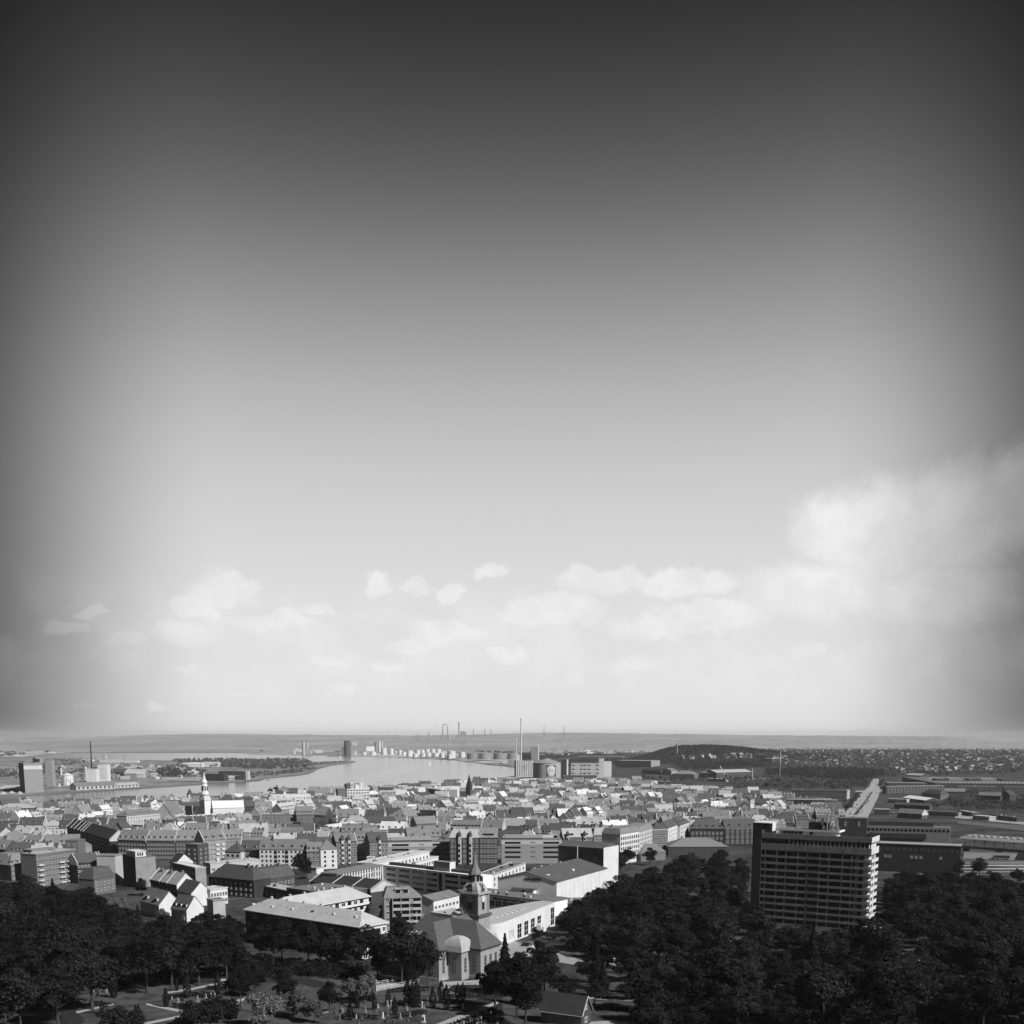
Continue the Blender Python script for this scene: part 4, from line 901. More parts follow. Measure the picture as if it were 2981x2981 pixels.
mb = MB(); mb.bar((tc_.x, tc_.y, z4 - 1), (tc_.x, tc_.y, z4 + 1.2), .08); mb.lathe(tc_, [(.1, z4 - .5), (.35, z4 - .2), (.1, z4 + .1)], 6); mb.obj('weathervane', DMETAL, ch)

# ---------------------------------------------------------------- concert hall, congress centre, foyer
fr, Wd, Ht = front(1449, 2558, 1620, 2568, 14.0); D = depth_to(fr, Wd, Ht, 1768)
HALLW = mat('hall_plaster', .84, var=.03, scale=.1); HALLR = mat('hall_roof_felt', .10, var=.15, scale=.15)  # plaster whitened so the shaded fronts read brighter
hall = thing('concert_hall', 'big grey-roofed hall with its name in dark letters on the shallow gable', 'concert hall', fr.O)
mb = MB(); gable_wall(mb, fr, Wd, D, Ht, 0)
cf = side_frame(fr, Wd, D); mb.hexa([fr.p(0, 0, Ht), fr.p(Wd, 0, Ht), fr.p(Wd, D, Ht), fr.p(0, D, Ht)], [fr.p(Wd * .5 - .05, 0, Ht + 4.0), fr.p(Wd * .5 + .05, 0, Ht + 4.0), fr.p(Wd * .5 + .05, D, Ht + 4.0), fr.p(Wd * .5 - .05, D, Ht + 4.0)]); mb.obj('wall', HALLW, hall)
gable_roof(cf, D, Wd, Ht, 4.1, e=.3, th=.3).obj('roof', HALLR, hall)
mb = MB(); mb.box(fr, Wd * .5 - .9, Wd * .5 + .2, 4, D - .5, Ht + 4.0, Ht + 4.9); mb.obj('ridge_duct', DCONC, hall)
for i, (s, f) in enumerate([(.44, .16), (.40, .24), (.47, .33), (.36, .40), (.42, .52), (.46, .62), (.40, .72), (.45, .85)]):
    mb = MB(); q = fr.p(Wd * s, D * f, Ht + 3.2); mb.cyl(q, .45, q.z - .6, q.z + 1.1, 8); mb.cyl(q, .75, q.z + 1.1, q.z + 1.35, 8); mb.obj('roof_vent', WHITE, hall)
for s, f in ((.72, .1), (.64, .22), (.78, .5)): mb = MB(); mb.box(fr, Wd * s, Wd * s + 1.4, D * f, D * f + 2.2, Ht + 1.2, Ht + 2.75); mb.obj('skylight', WHITE, hall)
text_obj('Aalborghallen', hall, fr, Wd * .47, Ht + .35, 2.0, DARK, sx=.85, bold=.05)
mb = MB(); mb.box(fr, Wd * .30, Wd * .66, -3.0, 0, 7.0, 10.0); mb.obj('lobby_annexe', HALLW, hall); mb = MB(); mb.box(fr, Wd * .29, Wd * .68, -3.8, 0, 10.0, 10.35); mb.obj('annexe_roof', DCONC, hall)
window(hall, fr, Wd * .46, 7.2, 1.8, 2.4, 'plain', -3.0)
sfh = side_frame(fr, Wd, D); mb = MB(); mb.box(sfh, 0, D, -.025, -.004, -2, Ht - .05); mb.obj('side_wall', WHITE, hall)  # sunlit side dulled by a greyer slab over the plaster
for i in range(12): mb = MB(); mb.box(sfh, D * i / 12, D * i / 12 + .14, -.06, .02, 0, Ht - .1); mb.obj('wall_joint', CONC, hall)
for i in range(10): mb = MB(); f = (i + .5) / 10; mb.hexa([fr.p(Wd * .505, D * f, Ht + 4.32), fr.p(Wd * .505, D * f + .12, Ht + 4.32), fr.p(Wd + .25, D * f + .12, Ht + .26), fr.p(Wd + .25, D * f, Ht + .26)][::-1], [fr.p(Wd * .505, D * f, Ht + 4.42), fr.p(Wd * .505, D * f + .12, Ht + 4.42), fr.p(Wd + .25, D * f + .12, Ht + .36), fr.p(Wd + .25, D * f, Ht + .36)][::-1]); mb.obj('roof_seam', DCONC, hall)
# stage tower behind
fr2, W2, H2 = front(1625, 2462, 1757, 2469, 24.0); D2 = depth_to(fr2, W2, H2, 1800)
st = thing('stage_tower', 'tall windowless stage tower behind the hall with a blank white side wall', 'stage tower', fr2.O)
mb = MB(); mb.box(fr2, 0, W2, 0, D2, -2, H2); mb.obj('wall', mat('stage_brick', .085, var=.25, scale=.25, stripe=(.9, .15, 2)), st)
mb = MB(); mb.box(fr2, W2, W2 + .2, -.1, D2 + .05, -2, H2 + .3); mb.obj('side_wall', WHITE, st)  # sunlight on this wall put into a white slab
mb = MB(); P = fr2.p; mb.hexa([P(-.2, -.2, H2), P(W2 - .01, -.2, H2), P(W2 - .01, D2, H2), P(-.2, D2, H2)], [P(-.2, D2 * .5, H2 + 2.6), P(W2 - .01, D2 * .5, H2 + 2.6), P(W2 - .01, D2 * .5 + .1, H2 + 2.6), P(-.2, D2 * .5 + .1, H2 + 2.6)]); mb.obj('roof', HALLR, st)
mb = MB(); mb.bar(P(W2 * .44, -.35, 6), P(W2 * .44, -.35, H2 + .8), .28); mb.obj('downpipe', STEEL, st)
for i in range(5): mb = MB(); mb.box(fr2, W2 * (.5 + i * .1), W2 * (.5 + i * .1) + 1.5, -.05, .1, H2 - 6 + (i % 2), H2 - 2.4); mb.obj('blind_panel', BLACKW, st)
# congress centre: long low front with a strip of glazing and dark lettering
fr3, W3, H3 = front(1330, 2594, 1602, 2622, 8.0)
cg = thing('congress_centre', 'long low pale front with square-paned glazing and dark lettering below the hall', 'congress centre', fr3.O)
mb = MB(); mb.box(fr3, 0, W3, 0, 14, -2, 8.0); mb.obj('wall', HALLW, cg); mb = MB(); mb.box(fr3, -.3, W3 + .3, -.5, 16, 8.0, 8.5); mb.obj('roof', mat('congress_roof', .16, var=.18, scale=.3), cg)
n = 14
for i in range(n): window(cg, fr3, W3 * (i + .07) / n, 2.6, W3 / n * .86, 3.0, 'cross')
text_obj('Aalborg Kongres & Kultur Center', cg, fr3, W3 * .40, 6.15, 1.75, DARK, t=-.12, sx=.86, bold=.04)
for i, (s, t_) in enumerate([(.36, 5), (.42, 3), (.47, 6), (.52, 2.5), (.62, 9), (.7, 2.5), (.76, 3)]): mb = MB(); q = fr3.p(W3 * s, t_, 8.5); mb.cyl(q, .5, q.z, q.z + 1.1, 8); mb.obj('roof_vent', [WHITE, DMETAL][i % 2], cg)
# curved white foyer
fr4, W4, H4 = front(1470, 2680, 1616, 2632, 10.0)
fy = thing('foyer_building', 'white foyer with rounded corner, four tall windows and a pale flat roof', 'foyer', fr4.O)
def curved_plan(r, n=7):
    P = [(W4, 0)]; P += [(W4 + 1.5, 6.5), (W4 * .975, 8.9), (W4 * .35, 20.5), (-2, 25), (-r * 1.1, 19)]
    P += [(-r * 1.15, 9)]
    P += [(r - r * cos(pi / 2 * k / n) - r, r - r * sin(pi / 2 * k / n)) for k in range(n + 1)]
    return P
pl = curved_plan(7.5); mb = MB(); b_ = [fr4.p(s, t_, -2) for s, t_ in pl]; t_ = [fr4.p(s, q, H4) for s, q in pl]; mb.hexa(b_, t_); mb.obj('wall', WHITE, fy)
mb = MB(); mb.hexa([fr4.p(s * .996, q * .99 + .25, H4 + .02) for s, q in pl], [fr4.p(s * .996, q * .99 + .25, H4 + .3) for s, q in pl]); mb.obj('roof', mat('foyer_roof', .40, var=.06, scale=.2), fy)
for i, f in enumerate((.265, .395, .525, .655)): window(fy, fr4, W4 * f - 2.3, 1.6, 4.6, 6.2, 'grid')
window(fy, fr4, W4 * .90, .9, 4.4, 8.2, 'grid')
mb = MB(); mb.box(fr4, W4 * .60, W4 * .72, -2.0, 0, 0, 4.2); mb.obj('porch', WHITE, fy); window(fy, fr4, W4 * .63, .3, 1.6, 2.8, 'two', -2.0)
mb = MB(); mb.box(fr4, W4 * .075, W4 * .155, -.14, .05, 3.0, 6.6); mb.obj('poster', mat('poster_print', .5, var=.5, scale=1.2), fy)
for i in range(11): mb = MB(); a = (.12 + .05 * (i % 6), 3 + 2.5 * (i // 6) + (10 - i) * .35); mb.box(fr4, W4 * a[0] + i * 1.5, W4 * a[0] + i * 1.5 + 1.1, a[1], a[1] + 1.1, H4 + .3, H4 + .65); mb.obj('skylight', WHITE, fy)
mb = MB(); q = fr4.p(3, 17, 0); mb.lathe(q, [(8.5, q.z + H4 + .3), (8.0, q.z + H4 + 2.0), (6.2, q.z + H4 + 3.6), (3.2, q.z + H4 + 4.6), (.1, q.z + H4 + 5)], 20); mb.obj('roof_dome', WHITE, fy, smooth=True)
for k in (0, 1, 2): mb = MB(); q = fr4.p(-6.7, 5.0 - 2.0 * k + .5, 3.0 + k); mb.cyl(q, .3, q.z, q.z + .6, 6); mb.obj('wall_lamp', DMETAL, fy)

# ---------------------------------------------------------------- white ribbon-window office (multi-storey)
fr, Wd, Ht = front(1115, 2521, 1406, 2548, 13.4); D = depth_to(fr, Wd, Ht, 1433)
of = thing('office_building', 'long white office with four rows of ribbon windows behind the spire', 'office', fr.O)
mb = MB(); mb.box(fr, 0, Wd, 0, D, -2, Ht); mb.obj('wall', mat('office_render', .86, var=.04, scale=.2), of); mb = MB(); mb.box(fr, 2, Wd - 8, 3, D - 2, Ht, Ht + 1.6); mb.obj('roof_storey', mat('office_roof', .07, var=.2, scale=.3), of)  # office wall colour raised to lift its shaded front
mb = MB(); mb.box(fr, Wd * .50, Wd * .66, 2.0, D - 1, Ht + .02, Ht + 5.2); mb.obj('plant_room', GREYW, of); mb = MB(); mb.box(fr, Wd * .66, Wd * .66 + .2, 2.0, D - 1, Ht + .02, Ht + 5.3); mb.obj('plant_room_side', WHITE, of)
for j in range(4):
    z = Ht - 2.7 - j * 3.2
    for i, (s, w) in enumerate([(.035, .10), (.165, .115), (.31, .115), (.455, .105), (.64, .125), (.79, .12)]): inst('window', window_mesh(Wd * w, 1.55, 'slot'), of, fr.p(Wd * s, 0, z), fr.rz)
mb = MB(); mb.box(fr, Wd * .575, Wd * .61, -.05, .2, 0, Ht - 1.0); mb.obj('stair_glazing', GLASS, of)
for j in range(3): mb = MB(); mb.box(fr, 0, Wd, -.04, .02, Ht - 3.5 - j * 3.2, Ht - 3.42 - j * 3.2); mb.obj('joint', CONC, of)
# striped office wing running away behind it
fr, Wd, Ht = front(980, 2544, 1112, 2522, 13.0)
sw = thing('striped_office', 'white office wing with close vertical fins and dark windows between', 'office', fr.O)
mb = MB(); mb.box(fr, 0, Wd, 0, 10, -2, Ht); mb.obj('wall', GREYW, sw); mb = MB(); mb.box(fr, -.3, Wd + .3, -.5, 10.3, Ht, Ht + .7); mb.obj('roof', mat('striped_roof', .2, var=.1), sw)
nf = 17; fm = MB(); fm.box(e0, 0, Wd / nf * .45, -.45, .1, 0, Ht - .3); q = fm.obj('fin', WHITE); FM = q.data; bpy.data.objects.remove(q)
fd = MB(); fd.box(e0, 0, Wd / nf * .5, -.08, .1, 0, Ht - .6); q = fd.obj('window_strip', GLASS); FD = q.data; bpy.data.objects.remove(q)
for i in range(nf):
    if i == 13: continue
    inst('fin', FM, sw, fr.p(Wd * i / nf, 0, 0), fr.rz); inst('window_strip', FD, sw, fr.p(Wd * (i + .47) / nf, 0, .2), fr.rz)
for j in range(4): mb = MB(); mb.box(fr, 0, Wd, -.14, -.08, .8 + j * 3.2, 1.5 + j * 3.2); mb.obj('spandrel', PALE, sw)
# white wing with square windows and its courtyard arm
fr, Wd, Ht = front(1085, 2512, 1250, 2482, 14.0)
house('court_wing', 'white flat-roofed wing with a row of small square dark windows', 'office', fr, Wd, 11, Ht, 'flat', 2, WHITE, PALE, cols=15, rows=2, z0=7.2, dz=3.4, w=1.6, h=1.7, style='plain')
fr, Wd, Ht = front(1210, 2510, 1276, 2496, 10.0)
house('court_wing', 'short white courtyard wing with close square piers', 'office', fr, Wd, 8, Ht, 'flat', 2, WHITE, PALE, cols=9, rows=2, z0=3.4, dz=3.2, w=1.5, h=1.9, style='plain')
fr, Wd, Ht = front(1432, 2546, 1530, 2516, 12.0)
house('court_wing', 'white rear wing with dark windows beside the hall roof', 'office', fr, Wd, 9, Ht, 'flat', 2, WHITE, FELT, cols=9, rows=2, z0=6.0, dz=3.2, w=1.5, h=1.9, style='plain')
fr, Wd, Ht = front(1068, 2497, 1087, 2497, 14.5); house('lift_tower', 'blank white lift tower at the end of the striped wing', 'lift tower', fr, Wd, 5, Ht, 'flat', 1, WHITE, PALE)

# ---------------------------------------------------------------- V-shaped block of flats with the pale roof
fr, Wd, Ht = front(714, 2653, 1047, 2693, 13.0); D = depth_to(fr, Wd, Ht, 1124)
fl = thing('apartment_block', 'big block of flats in the foreground with a pale hipped roof and sunlit end balconies', 'apartment block', fr.O)
FLW = mat('flats_render', .60, var=.08, scale=.3); FLR = mat('flats_roof', .42, var=.12, scale=.25, stripe=(1.6, .10, 1)); FLB = mat('flats_shaded_wall', .05, var=.2, scale=.6)
mb = MB(); mb.box(fr, 0, Wd, 0, D, -3, Ht); mb.obj('wall', FLB, fl); mb = MB(); mb.box(fr, Wd, Wd + .12, 0, D, -3, Ht); mb.obj('end_wall', FLW, fl)  # front's shade put into near-black walls; sunlit end slab pale
mb = hip_roof(fr, Wd, D, Ht, 4.6, e=.9, inset=7.5, inr=6.0); mb.obj('roof', FLR, fl)
mb = MB(); mb.box(fr, -.95, Wd + .95, -.95, D + .95, Ht - .35, Ht - .02); mb.obj('eaves', WHITE, fl)
ef = Fr(fr.p(Wd + .12, 0, 0), -fr.N); eb = MB(); eb.box(e0, 0, D, -1.4, -1.25, -.2, .85); eb.box(e0, 0, D, -1.25, 0, -.2, 0); q = eb.obj('balcony', WHITE); EB2 = q.data; bpy.data.objects.remove(q)
for j in range(4):
    z = .9 + j * 3.05
    inst('balcony', EB2, fl, ef.p(0, 0, z), ef.rz)
    for i, f in enumerate((.1, .36, .62, .84)): window(fl, ef, D * f, z + .1, D * .12 if i % 2 else D * .15, 2.1, 'two')
    for i in range(16):
        if (i * 7 + j * 3) % 5 < 3: window(fl, fr, Wd * (i + .25) / 16, z + .6, 2.0, 1.5, 'two')
for i in range(17): 
    f = (i + .5) / 17; mb = MB(); up = .3 + .35 * ((i * 37) % 10) / 10; P = fr.p; zz = Ht + 4.6 * up; mb.box(fr, Wd * f - .5, Wd * f + .5, D / 2 * up, D / 2 * up + 1.3, zz - .2, zz + (1.0 if i % 3 == 0 else .45)); mb.obj('roof_hatch' if i % 3 else 'roof_dormer', [WHITE, DARK][i % 4 == 1], fl)
for i in range(6): chimney(fl, fr, Wd * (.12 + .15 * i), D / 2 + .3, Ht + 4.6, .5, .8, .8, PALE)
fr5, W5, H5 = front(900, 2637, 1073, 2610, 13.0)
fr5 = Fr(fr5.p(-15, 0, 0), fr5.U); W5 += 15
fw = thing('apartment_block', 'rear wing of flats with a pale roof and balconies facing the courtyard', 'apartment block', fr5.O)
mb = MB(); mb.box(fr5, 0, W5, 0, 13, -3, H5); mb.obj('wall', FLW, fw); hip_roof(fr5, W5, 13, H5, 4.6, e=.9, inset=6.5, inr=6.5).obj('roof', FLR, fw)
mb = MB(); mb.box(fr5, -.95, W5 + .95, -.95, 13.95, H5 - .35, H5 - .02); mb.obj('eaves', WHITE, fw)
for j in range(4):
    z = .9 + j * 3.05; mb = MB(); mb.box(fr5, 14, W5 - .5, -1.2, -1.05, z - .2, z + .8); mb.box(fr5, 14, W5 - .5, -1.05, 0, z - .2, z); mb.obj('balcony', WHITE, fw)
    for i in range(9): window(fw, fr5, 15 + (W5 - 17) * i / 9, z + .1, 2.3, 2.1, 'two' if i % 2 else 'plain')
for i in range(5): chimney(fw, fr5, W5 * (.2 + .16 * i), 6.8, H5 + 4.6, .5, .8, .8, PALE)
for i in range(4): mb = MB(); mb.box(fr5, W5 * (.35 + .15 * i), W5 * (.35 + .15 * i) + 1.3, 3, 4.2, H5 + 2.0, H5 + 2.55); mb.obj('roof_hatch', WHITE, fw)

# ---------------------------------------------------------------- balcony flats and white school beside them
fr, Wd, Ht = front(1118, 2616, 1228, 2613, 14.0)
bf = thing('balcony_flats', 'grey block of flats with a tiled mansard and deep dark balconies', 'apartment block', fr.O)
mb = MB(); mb.box(fr, 0, Wd, 0, 11, -3, Ht); mb.obj('wall', GREYW, bf); mb = MB(); P = fr.p; mb.hexa([P(-.3, -.3, Ht), P(Wd + .3, -.3, Ht), P(Wd + .3, 11.3, Ht), P(-.3, 11.3, Ht)], [P(1.5, 2.6, Ht + 4.6), P(Wd - 5, 2.6, Ht + 4.6), P(Wd - 5, 8.4, Ht + 4.6), P(1.5, 8.4, Ht + 4.6)]); mb.obj('roof', RMID, bf)
for j in range(5):
    z = .4 + j * 2.85
    for a, b_ in ((.22, .66), (.76, .98)): 
        mb = MB(); mb.box(fr, Wd * a, Wd * b_, -1.5, -1.3, z - .2, z + .9); mb.box(fr, Wd * a, Wd * b_, -1.3, 0, z - .2, z); mb.obj('balcony', CREAM, bf)
        mb = MB(); mb.box(fr, Wd * a + .2, Wd * b_ - .2, -.08, .1, z + .05, z + 2.45); mb.obj('balcony_glazing', GLASS, bf)
    window(bf, fr, Wd * .05, z + .8, 1.5, 1.4)
for s in (.22, .44, .66): mb = MB(); mb.box(fr, Wd * s - .12, Wd * s + .12, -1.5, 0, 0, 14.5); mb.obj('pier', CREAM, bf)
for s in (.3, .5): mb = MB(); dormer_mb(mb, fr, Wd * s, 11, Ht, 9.0, 2.6, 2.0, f=.2); mb.obj('dormer', [RLIGHT, FRAME, GLASS], bf)
chimney(bf, fr, Wd * .45, 4, Ht + 4.6, 1.2)
fr, Wd, Ht = front(1262, 2622, 1337, 2607, 10.0)
house('school_building', 'small white building with two rows of paired windows left of the church tower', 'school', fr, Wd, 12, Ht, 'gable', 2.0, WHITE, FELT, cols=7, rows=2, z0=2.2, dz=4.0, w=1.9, h=1.5, fire=())
fr, Wd, Ht = front(1254, 2659, 1360, 2672, 5.0)
house('low_annexe', 'flat pale-roofed annexe below the white school building', 'annexe', fr, Wd, 14, Ht, 'flat', 1.5, CREAM, RLIGHT, cols=5, rows=1, z0=1.0, w=2.4, h=2.0)

# ---------------------------------------------------------------- two brick offices with slot windows, and the white flats
for k, (x0, y0, x1, y1, h, lb) in enumerate([(1131, 2453, 1316, 2451, 15.5, 'brick office with long slot windows, the left of a matching pair'), (1460, 2446, 1636, 2446, 17.0, 'brick office with long slot windows, the right of a matching pair')]):
    fr, Wd, Ht = front(x0, y0, x1, y1, h); o = thing('slot_office', lb, 'office', fr.O, 'matching brick offices')
    OB = mat('office_brick', .30, var=.10, scale=.5, stripe=(.6, .14, 2))
    mb = MB(); mb.box(fr, 0, Wd, 0, 16, -3, Ht - 3.2); mb.obj('wall', OB, o); mb = MB(); mb.box(fr, -.15, Wd + .15, -.15, 16.15, Ht - 3.2, Ht); mb.obj('top_band', mat('office_zinc', .48, var=.05), o)
    if k: mb = MB(); mb.box(fr, -.3, 0, -.1, 16, -3, Ht); mb.obj('side_wall', BLACKW, o)  # left side's shade put into a black slab
    mb = MB(); mb.box(fr, -.1, Wd + .1, -.1, 16.1, Ht, Ht + .3); mb.obj('roof', FELT, o); mb = MB(); mb.box(fr, Wd * .05, Wd * .68, 5, 12, Ht + .3, Ht + 3.0); mb.obj('roof_storey', mat('roof_storey_zinc', .34, var=.06), o)
    mb = MB(); mb.box(fr, Wd * .05, Wd * .68, 4.9, 5, Ht + .3, Ht + 1.0); mb.obj('roof_glazing', GLASS, o)
    for j in range(4):
        z = Ht - 2.6 - j * 3.45
        for s, w in ((.055, .26), (.69, .265)): inst('window', window_mesh(Wd * w, 1.5, 'slot'), o, fr.p(Wd * s, -.16 if j == 0 else 0, z), fr.rz)
        inst('window', window_mesh(Wd * .085, .45, 'slot'), o, fr.p(Wd * .475, -.16 if j == 0 else 0, z + .7), fr.rz)
fr, Wd, Ht = front(755, 2472, 893, 2472, 13.5)
house('white_flats', 'long white block of flats with dark stair strips and a grey tiled roof', 'apartment block', fr, Wd, 11, Ht, 'gable', 6.3, mat('flats_white', .62, var=.06), RMID, cols=11, rows=4, z0=1.6, dz=3.1, w=1.25, h=1.5, style='plain', dorm=5, dw=1.8, chim=2)
for s in (.31, .54, .93):
    for j in range(4): mb = MB(); mb.box(fr, Wd * s, Wd * s + 2.0, -.2, .1, 1.0 + 3.1 * j, 3.2 + 3.1 * j); mb.obj('loggia', DARK, bpy.data.objects['white_flats'])
fr, Wd, Ht = front(893, 2478, 934, 2478, 12.5); house('link_block', 'recessed dark-windowed link between the white flats and the hipped end house', 'apartment block', fr, Wd, 10, Ht, 'gable', 5.8, GREYW, RMID, cols=3, rows=4, z0=1.6, dz=3.0, w=1.8, h=1.6, dorm=3)
fr, Wd, Ht = front(933, 2474, 981, 2472, 13.5); house('hipped_house', 'white four-storey end house with a steep hipped roof', 'apartment block', fr, Wd, 11, Ht, 'hip', 6.6, mat('flats_white', .62), RMID, cols=2, rows=4, z0=1.6, dz=3.1, w=1.4, h=1.6, style='plain', side=2)
# ---------------------------------------------------------------- brewery and silos by the water
def fr_at(px, py, h, ang):
    p = at(px, py, h); return Fr((p.x, p.y, ground(p.x, p.y)), (cos(ang), sin(ang)))
p = at(1593, 2276, 0); k = mpp(p)
rs = thing('round_silo', 'huge round concrete silo with a low cone roof and a big painted panel', 'silo', p)
r = 41 * k; zt_ = p.z + (2276 - 2222) * k; mb = MB(); mb.cyl((p.x, p.y + r), r, p.z - 2, zt_, 40); mb.obj('drum', mat('silo_concrete', .36, var=.10, scale=.05), rs, smooth=False)
mb = MB(); mb.cyl((p.x, p.y + r), r * 1.02, zt_, zt_ + 13.5 * k, 40, 1.5); mb.obj('cone_roof', GREYW, rs)
# painted panel: a pale fan of upright strokes on a dark ground, curved with the drum
def on_drum(a, z, d): return Vector((p.x + (r + d) * sin(a), p.y + r - (r + d) * cos(a), z))
zp0, zp1 = p.z + 11 * k, p.z + 49.5 * k; a0, a1 = -.10, .69
def drum_patch(name, a0, a1, z0, z1, d, m, n=8):
    mb = MB()
    for i in range(n):
        q0, q1 = a0 + (a1 - a0) * i / n, a0 + (a1 - a0) * (i + 1) / n
        mb.hexa([on_drum(q0, z0, d), on_drum(q1, z0, d), on_drum(q1, z0, d - .3), on_drum(q0, z0, d - .3)], [on_drum(q0, z1, d), on_drum(q1, z1, d), on_drum(q1, z1, d - .3), on_drum(q0, z1, d - .3)])
    return mb.obj(name, m, rs)
drum_patch('panel_border', a0, a1, zp0, zp1, .25, PALE); drum_patch('panel_ground', a0 + .02, a1 - .02, zp0 + 1.0, zp1 - .8, .35, mat('panel_dark', .08, var=.2))
for i in range(9):
    f = (i - 4) / 4.0; ac = (a0 + a1) / 2 + f * .27; mb = MB(); zc = zp0 + 9 * k + 3; top = zp1 - (2.5 + 5.5 * f * f) * k
    for s0, s1, zz0, zz1 in ((-.022, .022, zp0 + (7 + 5 * abs(f) ** 2) * k, top),):
        mb.hexa([on_drum(ac + s0 * .6, zz0, .5), on_drum(ac + s1 * .6, zz0, .5), on_drum(ac + s1 * .6, zz0, .2), on_drum(ac + s0 * .6, zz0, .2)], [on_drum(ac + s0 * 1.5, zz1, .5), on_drum(ac + s1 * 1.5, zz1, .5), on_drum(ac + s1 * 1.5, zz1, .2), on_drum(ac + s0 * 1.5, zz1, .2)])
    mb.obj('painted_stroke', WHITE, rs)
drum_patch('painted_base', (a0 + a1) / 2 - .2, (a0 + a1) / 2 + .2, zp0 + 6 * k, zp0 + 17 * k, .45, PALE); drum_patch('painted_caption', a0 + .08, a1 - .08, zp0 + 2.2 * k, zp0 + 4.2 * k, .45, CREAM)
# fluted silo battery
b0 = at(1501, 2262, 0); kb = mpp(b0); bt = thing('silo_battery', 'row of joined white grain silos beneath the tall chimney by the water', 'silo', b0)
for i in range(10):
    x = b0.x + (2 + 5.2 * i) * kb; mb = MB(); mb.cyl((x, b0.y + 6 + i * .6), 2.75 * kb, b0.z - 2, b0.z + (2262 - 2213 - .4 * i) * kb, 12); mb.obj('silo_tube', PALE, bt)
fb_ = Fr((b0.x - 2 * kb, b0.y + 12, b0.z), (1, .02)); mb = MB(); mb.box(fb_, 0, 54 * kb, 0, 22, -2, 46 * kb); mb.obj('head_house', CREAM, bt)
mb = MB(); mb.box(fb_, 6 * kb, 14 * kb, -2, 12, 46 * kb, 64 * kb); mb.obj('lift_tower', WHITE, bt)
mb = MB(); mb.box(fb_, -1 * kb, 6 * kb, -3, 14, 0, 60 * kb); mb.obj('stair_tower', CREAM, bt)
for i, (x, z) in enumerate([(26, 34), (34, 36), (34, 29)]):
    mb = MB(); c_ = Vector((b0.x + x * kb, b0.y + 5 - 2.75 * kb, b0.z + z * kb)); R_ = 2.0 * kb
    for q in range(12):
        a, b2 = 2 * pi * q / 12, 2 * pi * (q + 1) / 12; mb.bar(c_ + Vector((R_ * cos(a), 0, R_ * sin(a))), c_ + Vector((R_ * cos(b2), 0, R_ * sin(b2))), .3 * kb)
    mb.obj('painted_ring', DMETAL, bt)
for px, w, yt, yb, lb in ((1517, 4.3, 2095, 2262, 'very tall white chimney beside the silos, the highest on the skyline'), (1502, 3.0, 2151, 2262, 'shorter white chimney left of the very tall one')):
    q = atz(px, yb, b0.z) + Vector((0, 14, 0)); kk = mpp(q); c = thing('works_chimney', lb, 'chimney', q); mb = MB(); h = (yb - yt) * kk; mb.cyl(q, w * kk / 2 * 1.15, q.z - 1, q.z + h, 14, w * kk / 2 * .85); mb.obj('shaft', STEEL, c); mb = MB(); mb.cyl(q, w * kk / 2 * 1.25, q.z + h - 4 * kk, q.z + h + .3, 14); mb.obj('collar', WHITE, c)
def block(name, label, cat, x0, x1, yt, yb, depth, m, ang=0.0, roofm=None, group=None, h0=0.0, cols=0, rows=0, side=None, w=2.0, h=2.0):
    """box from its base line seen at yb"""
    a, b = at(x0, yb, 0), at(x1, yb, 0); W_ = (b - a).length; kk = mpp(a); H = (yb - yt) * kk
    fr = Fr((a.x, a.y, a.z), (b.x - a.x, (b.y - a.y) * (1 if not ang else 0) + ang * W_)); t = thing(name, label, cat, fr.O, group)
    mb = MB(); mb.box(fr, 0, W_, 0, depth, -2, H); mb.obj('wall', m, t); mb = MB(); mb.box(fr, -.4, W_ + .4, -.4, depth + .4, H, H + .7); mb.obj('roof', roofm or m, t)
    if side: mb = MB(); mb.box(fr, W_, W_ + .3, 0, depth, -2, H); mb.obj('side_wall', side, t)
    if cols:
        g = MB(); facade(t, fr, W_, cols, rows, H * .14, H * .78 / rows, w, h, mb=g); tag(g.obj('glazing', [m, GLASS], t), kind='stuff')
    return t, fr, W_, H
block('silo_tower', 'grey square tower behind the fluted silos', 'tower', 1546, 1566, 2178, 2250, 14, GREYW); block('silo_tower', 'slim white tower on the right of the fluted silos', 'tower', 1566, 1569.5, 2169, 2250, 10, WHITE)
block('brewhouse_tower', 'black square tower right of the round silo', 'tower', 1636, 1648, 2213, 2268, 14, BLACKW); 
q = at(1651, 2262, 0); kk = mpp(q); c = thing('white_silo', 'single white cylinder between the black tower and the brewhouse', 'silo', q); mb = MB(); mb.cyl((q.x, q.y + 8), 3.2 * kk, q.z - 1, q.z + 50 * kk, 14); mb.obj('shell', WHITE, c); mb = MB(); mb.cyl((q.x, q.y + 8), 3.3 * kk, q.z + 50 * kk, q.z + 51 * kk, 14); mb.obj('cap', PALE, c)
t, fr, W_, H = block('brewhouse', 'broad pale brewhouse with a dark top floor and three rows of dark windows', 'brewery', 1662, 1743, 2222, 2266, 30, CREAM)
mb = MB(); mb.box(fr, 0, W_, .3, 30, H + .7, H + 13 * mpp(fr.O)); mb.obj('top_floor', mat('brewhouse_dark', .05, var=.2), t)
for j in range(3):
    for s, w in ((.03, .10), (.31, .10), (.44, .11), (.59, .11), (.89, .10)): inst('window', window_mesh(W_ * w, 2.6, 'slot'), t, fr.p(W_ * s, 0, H * (.82 - .26 * j)), fr.rz)
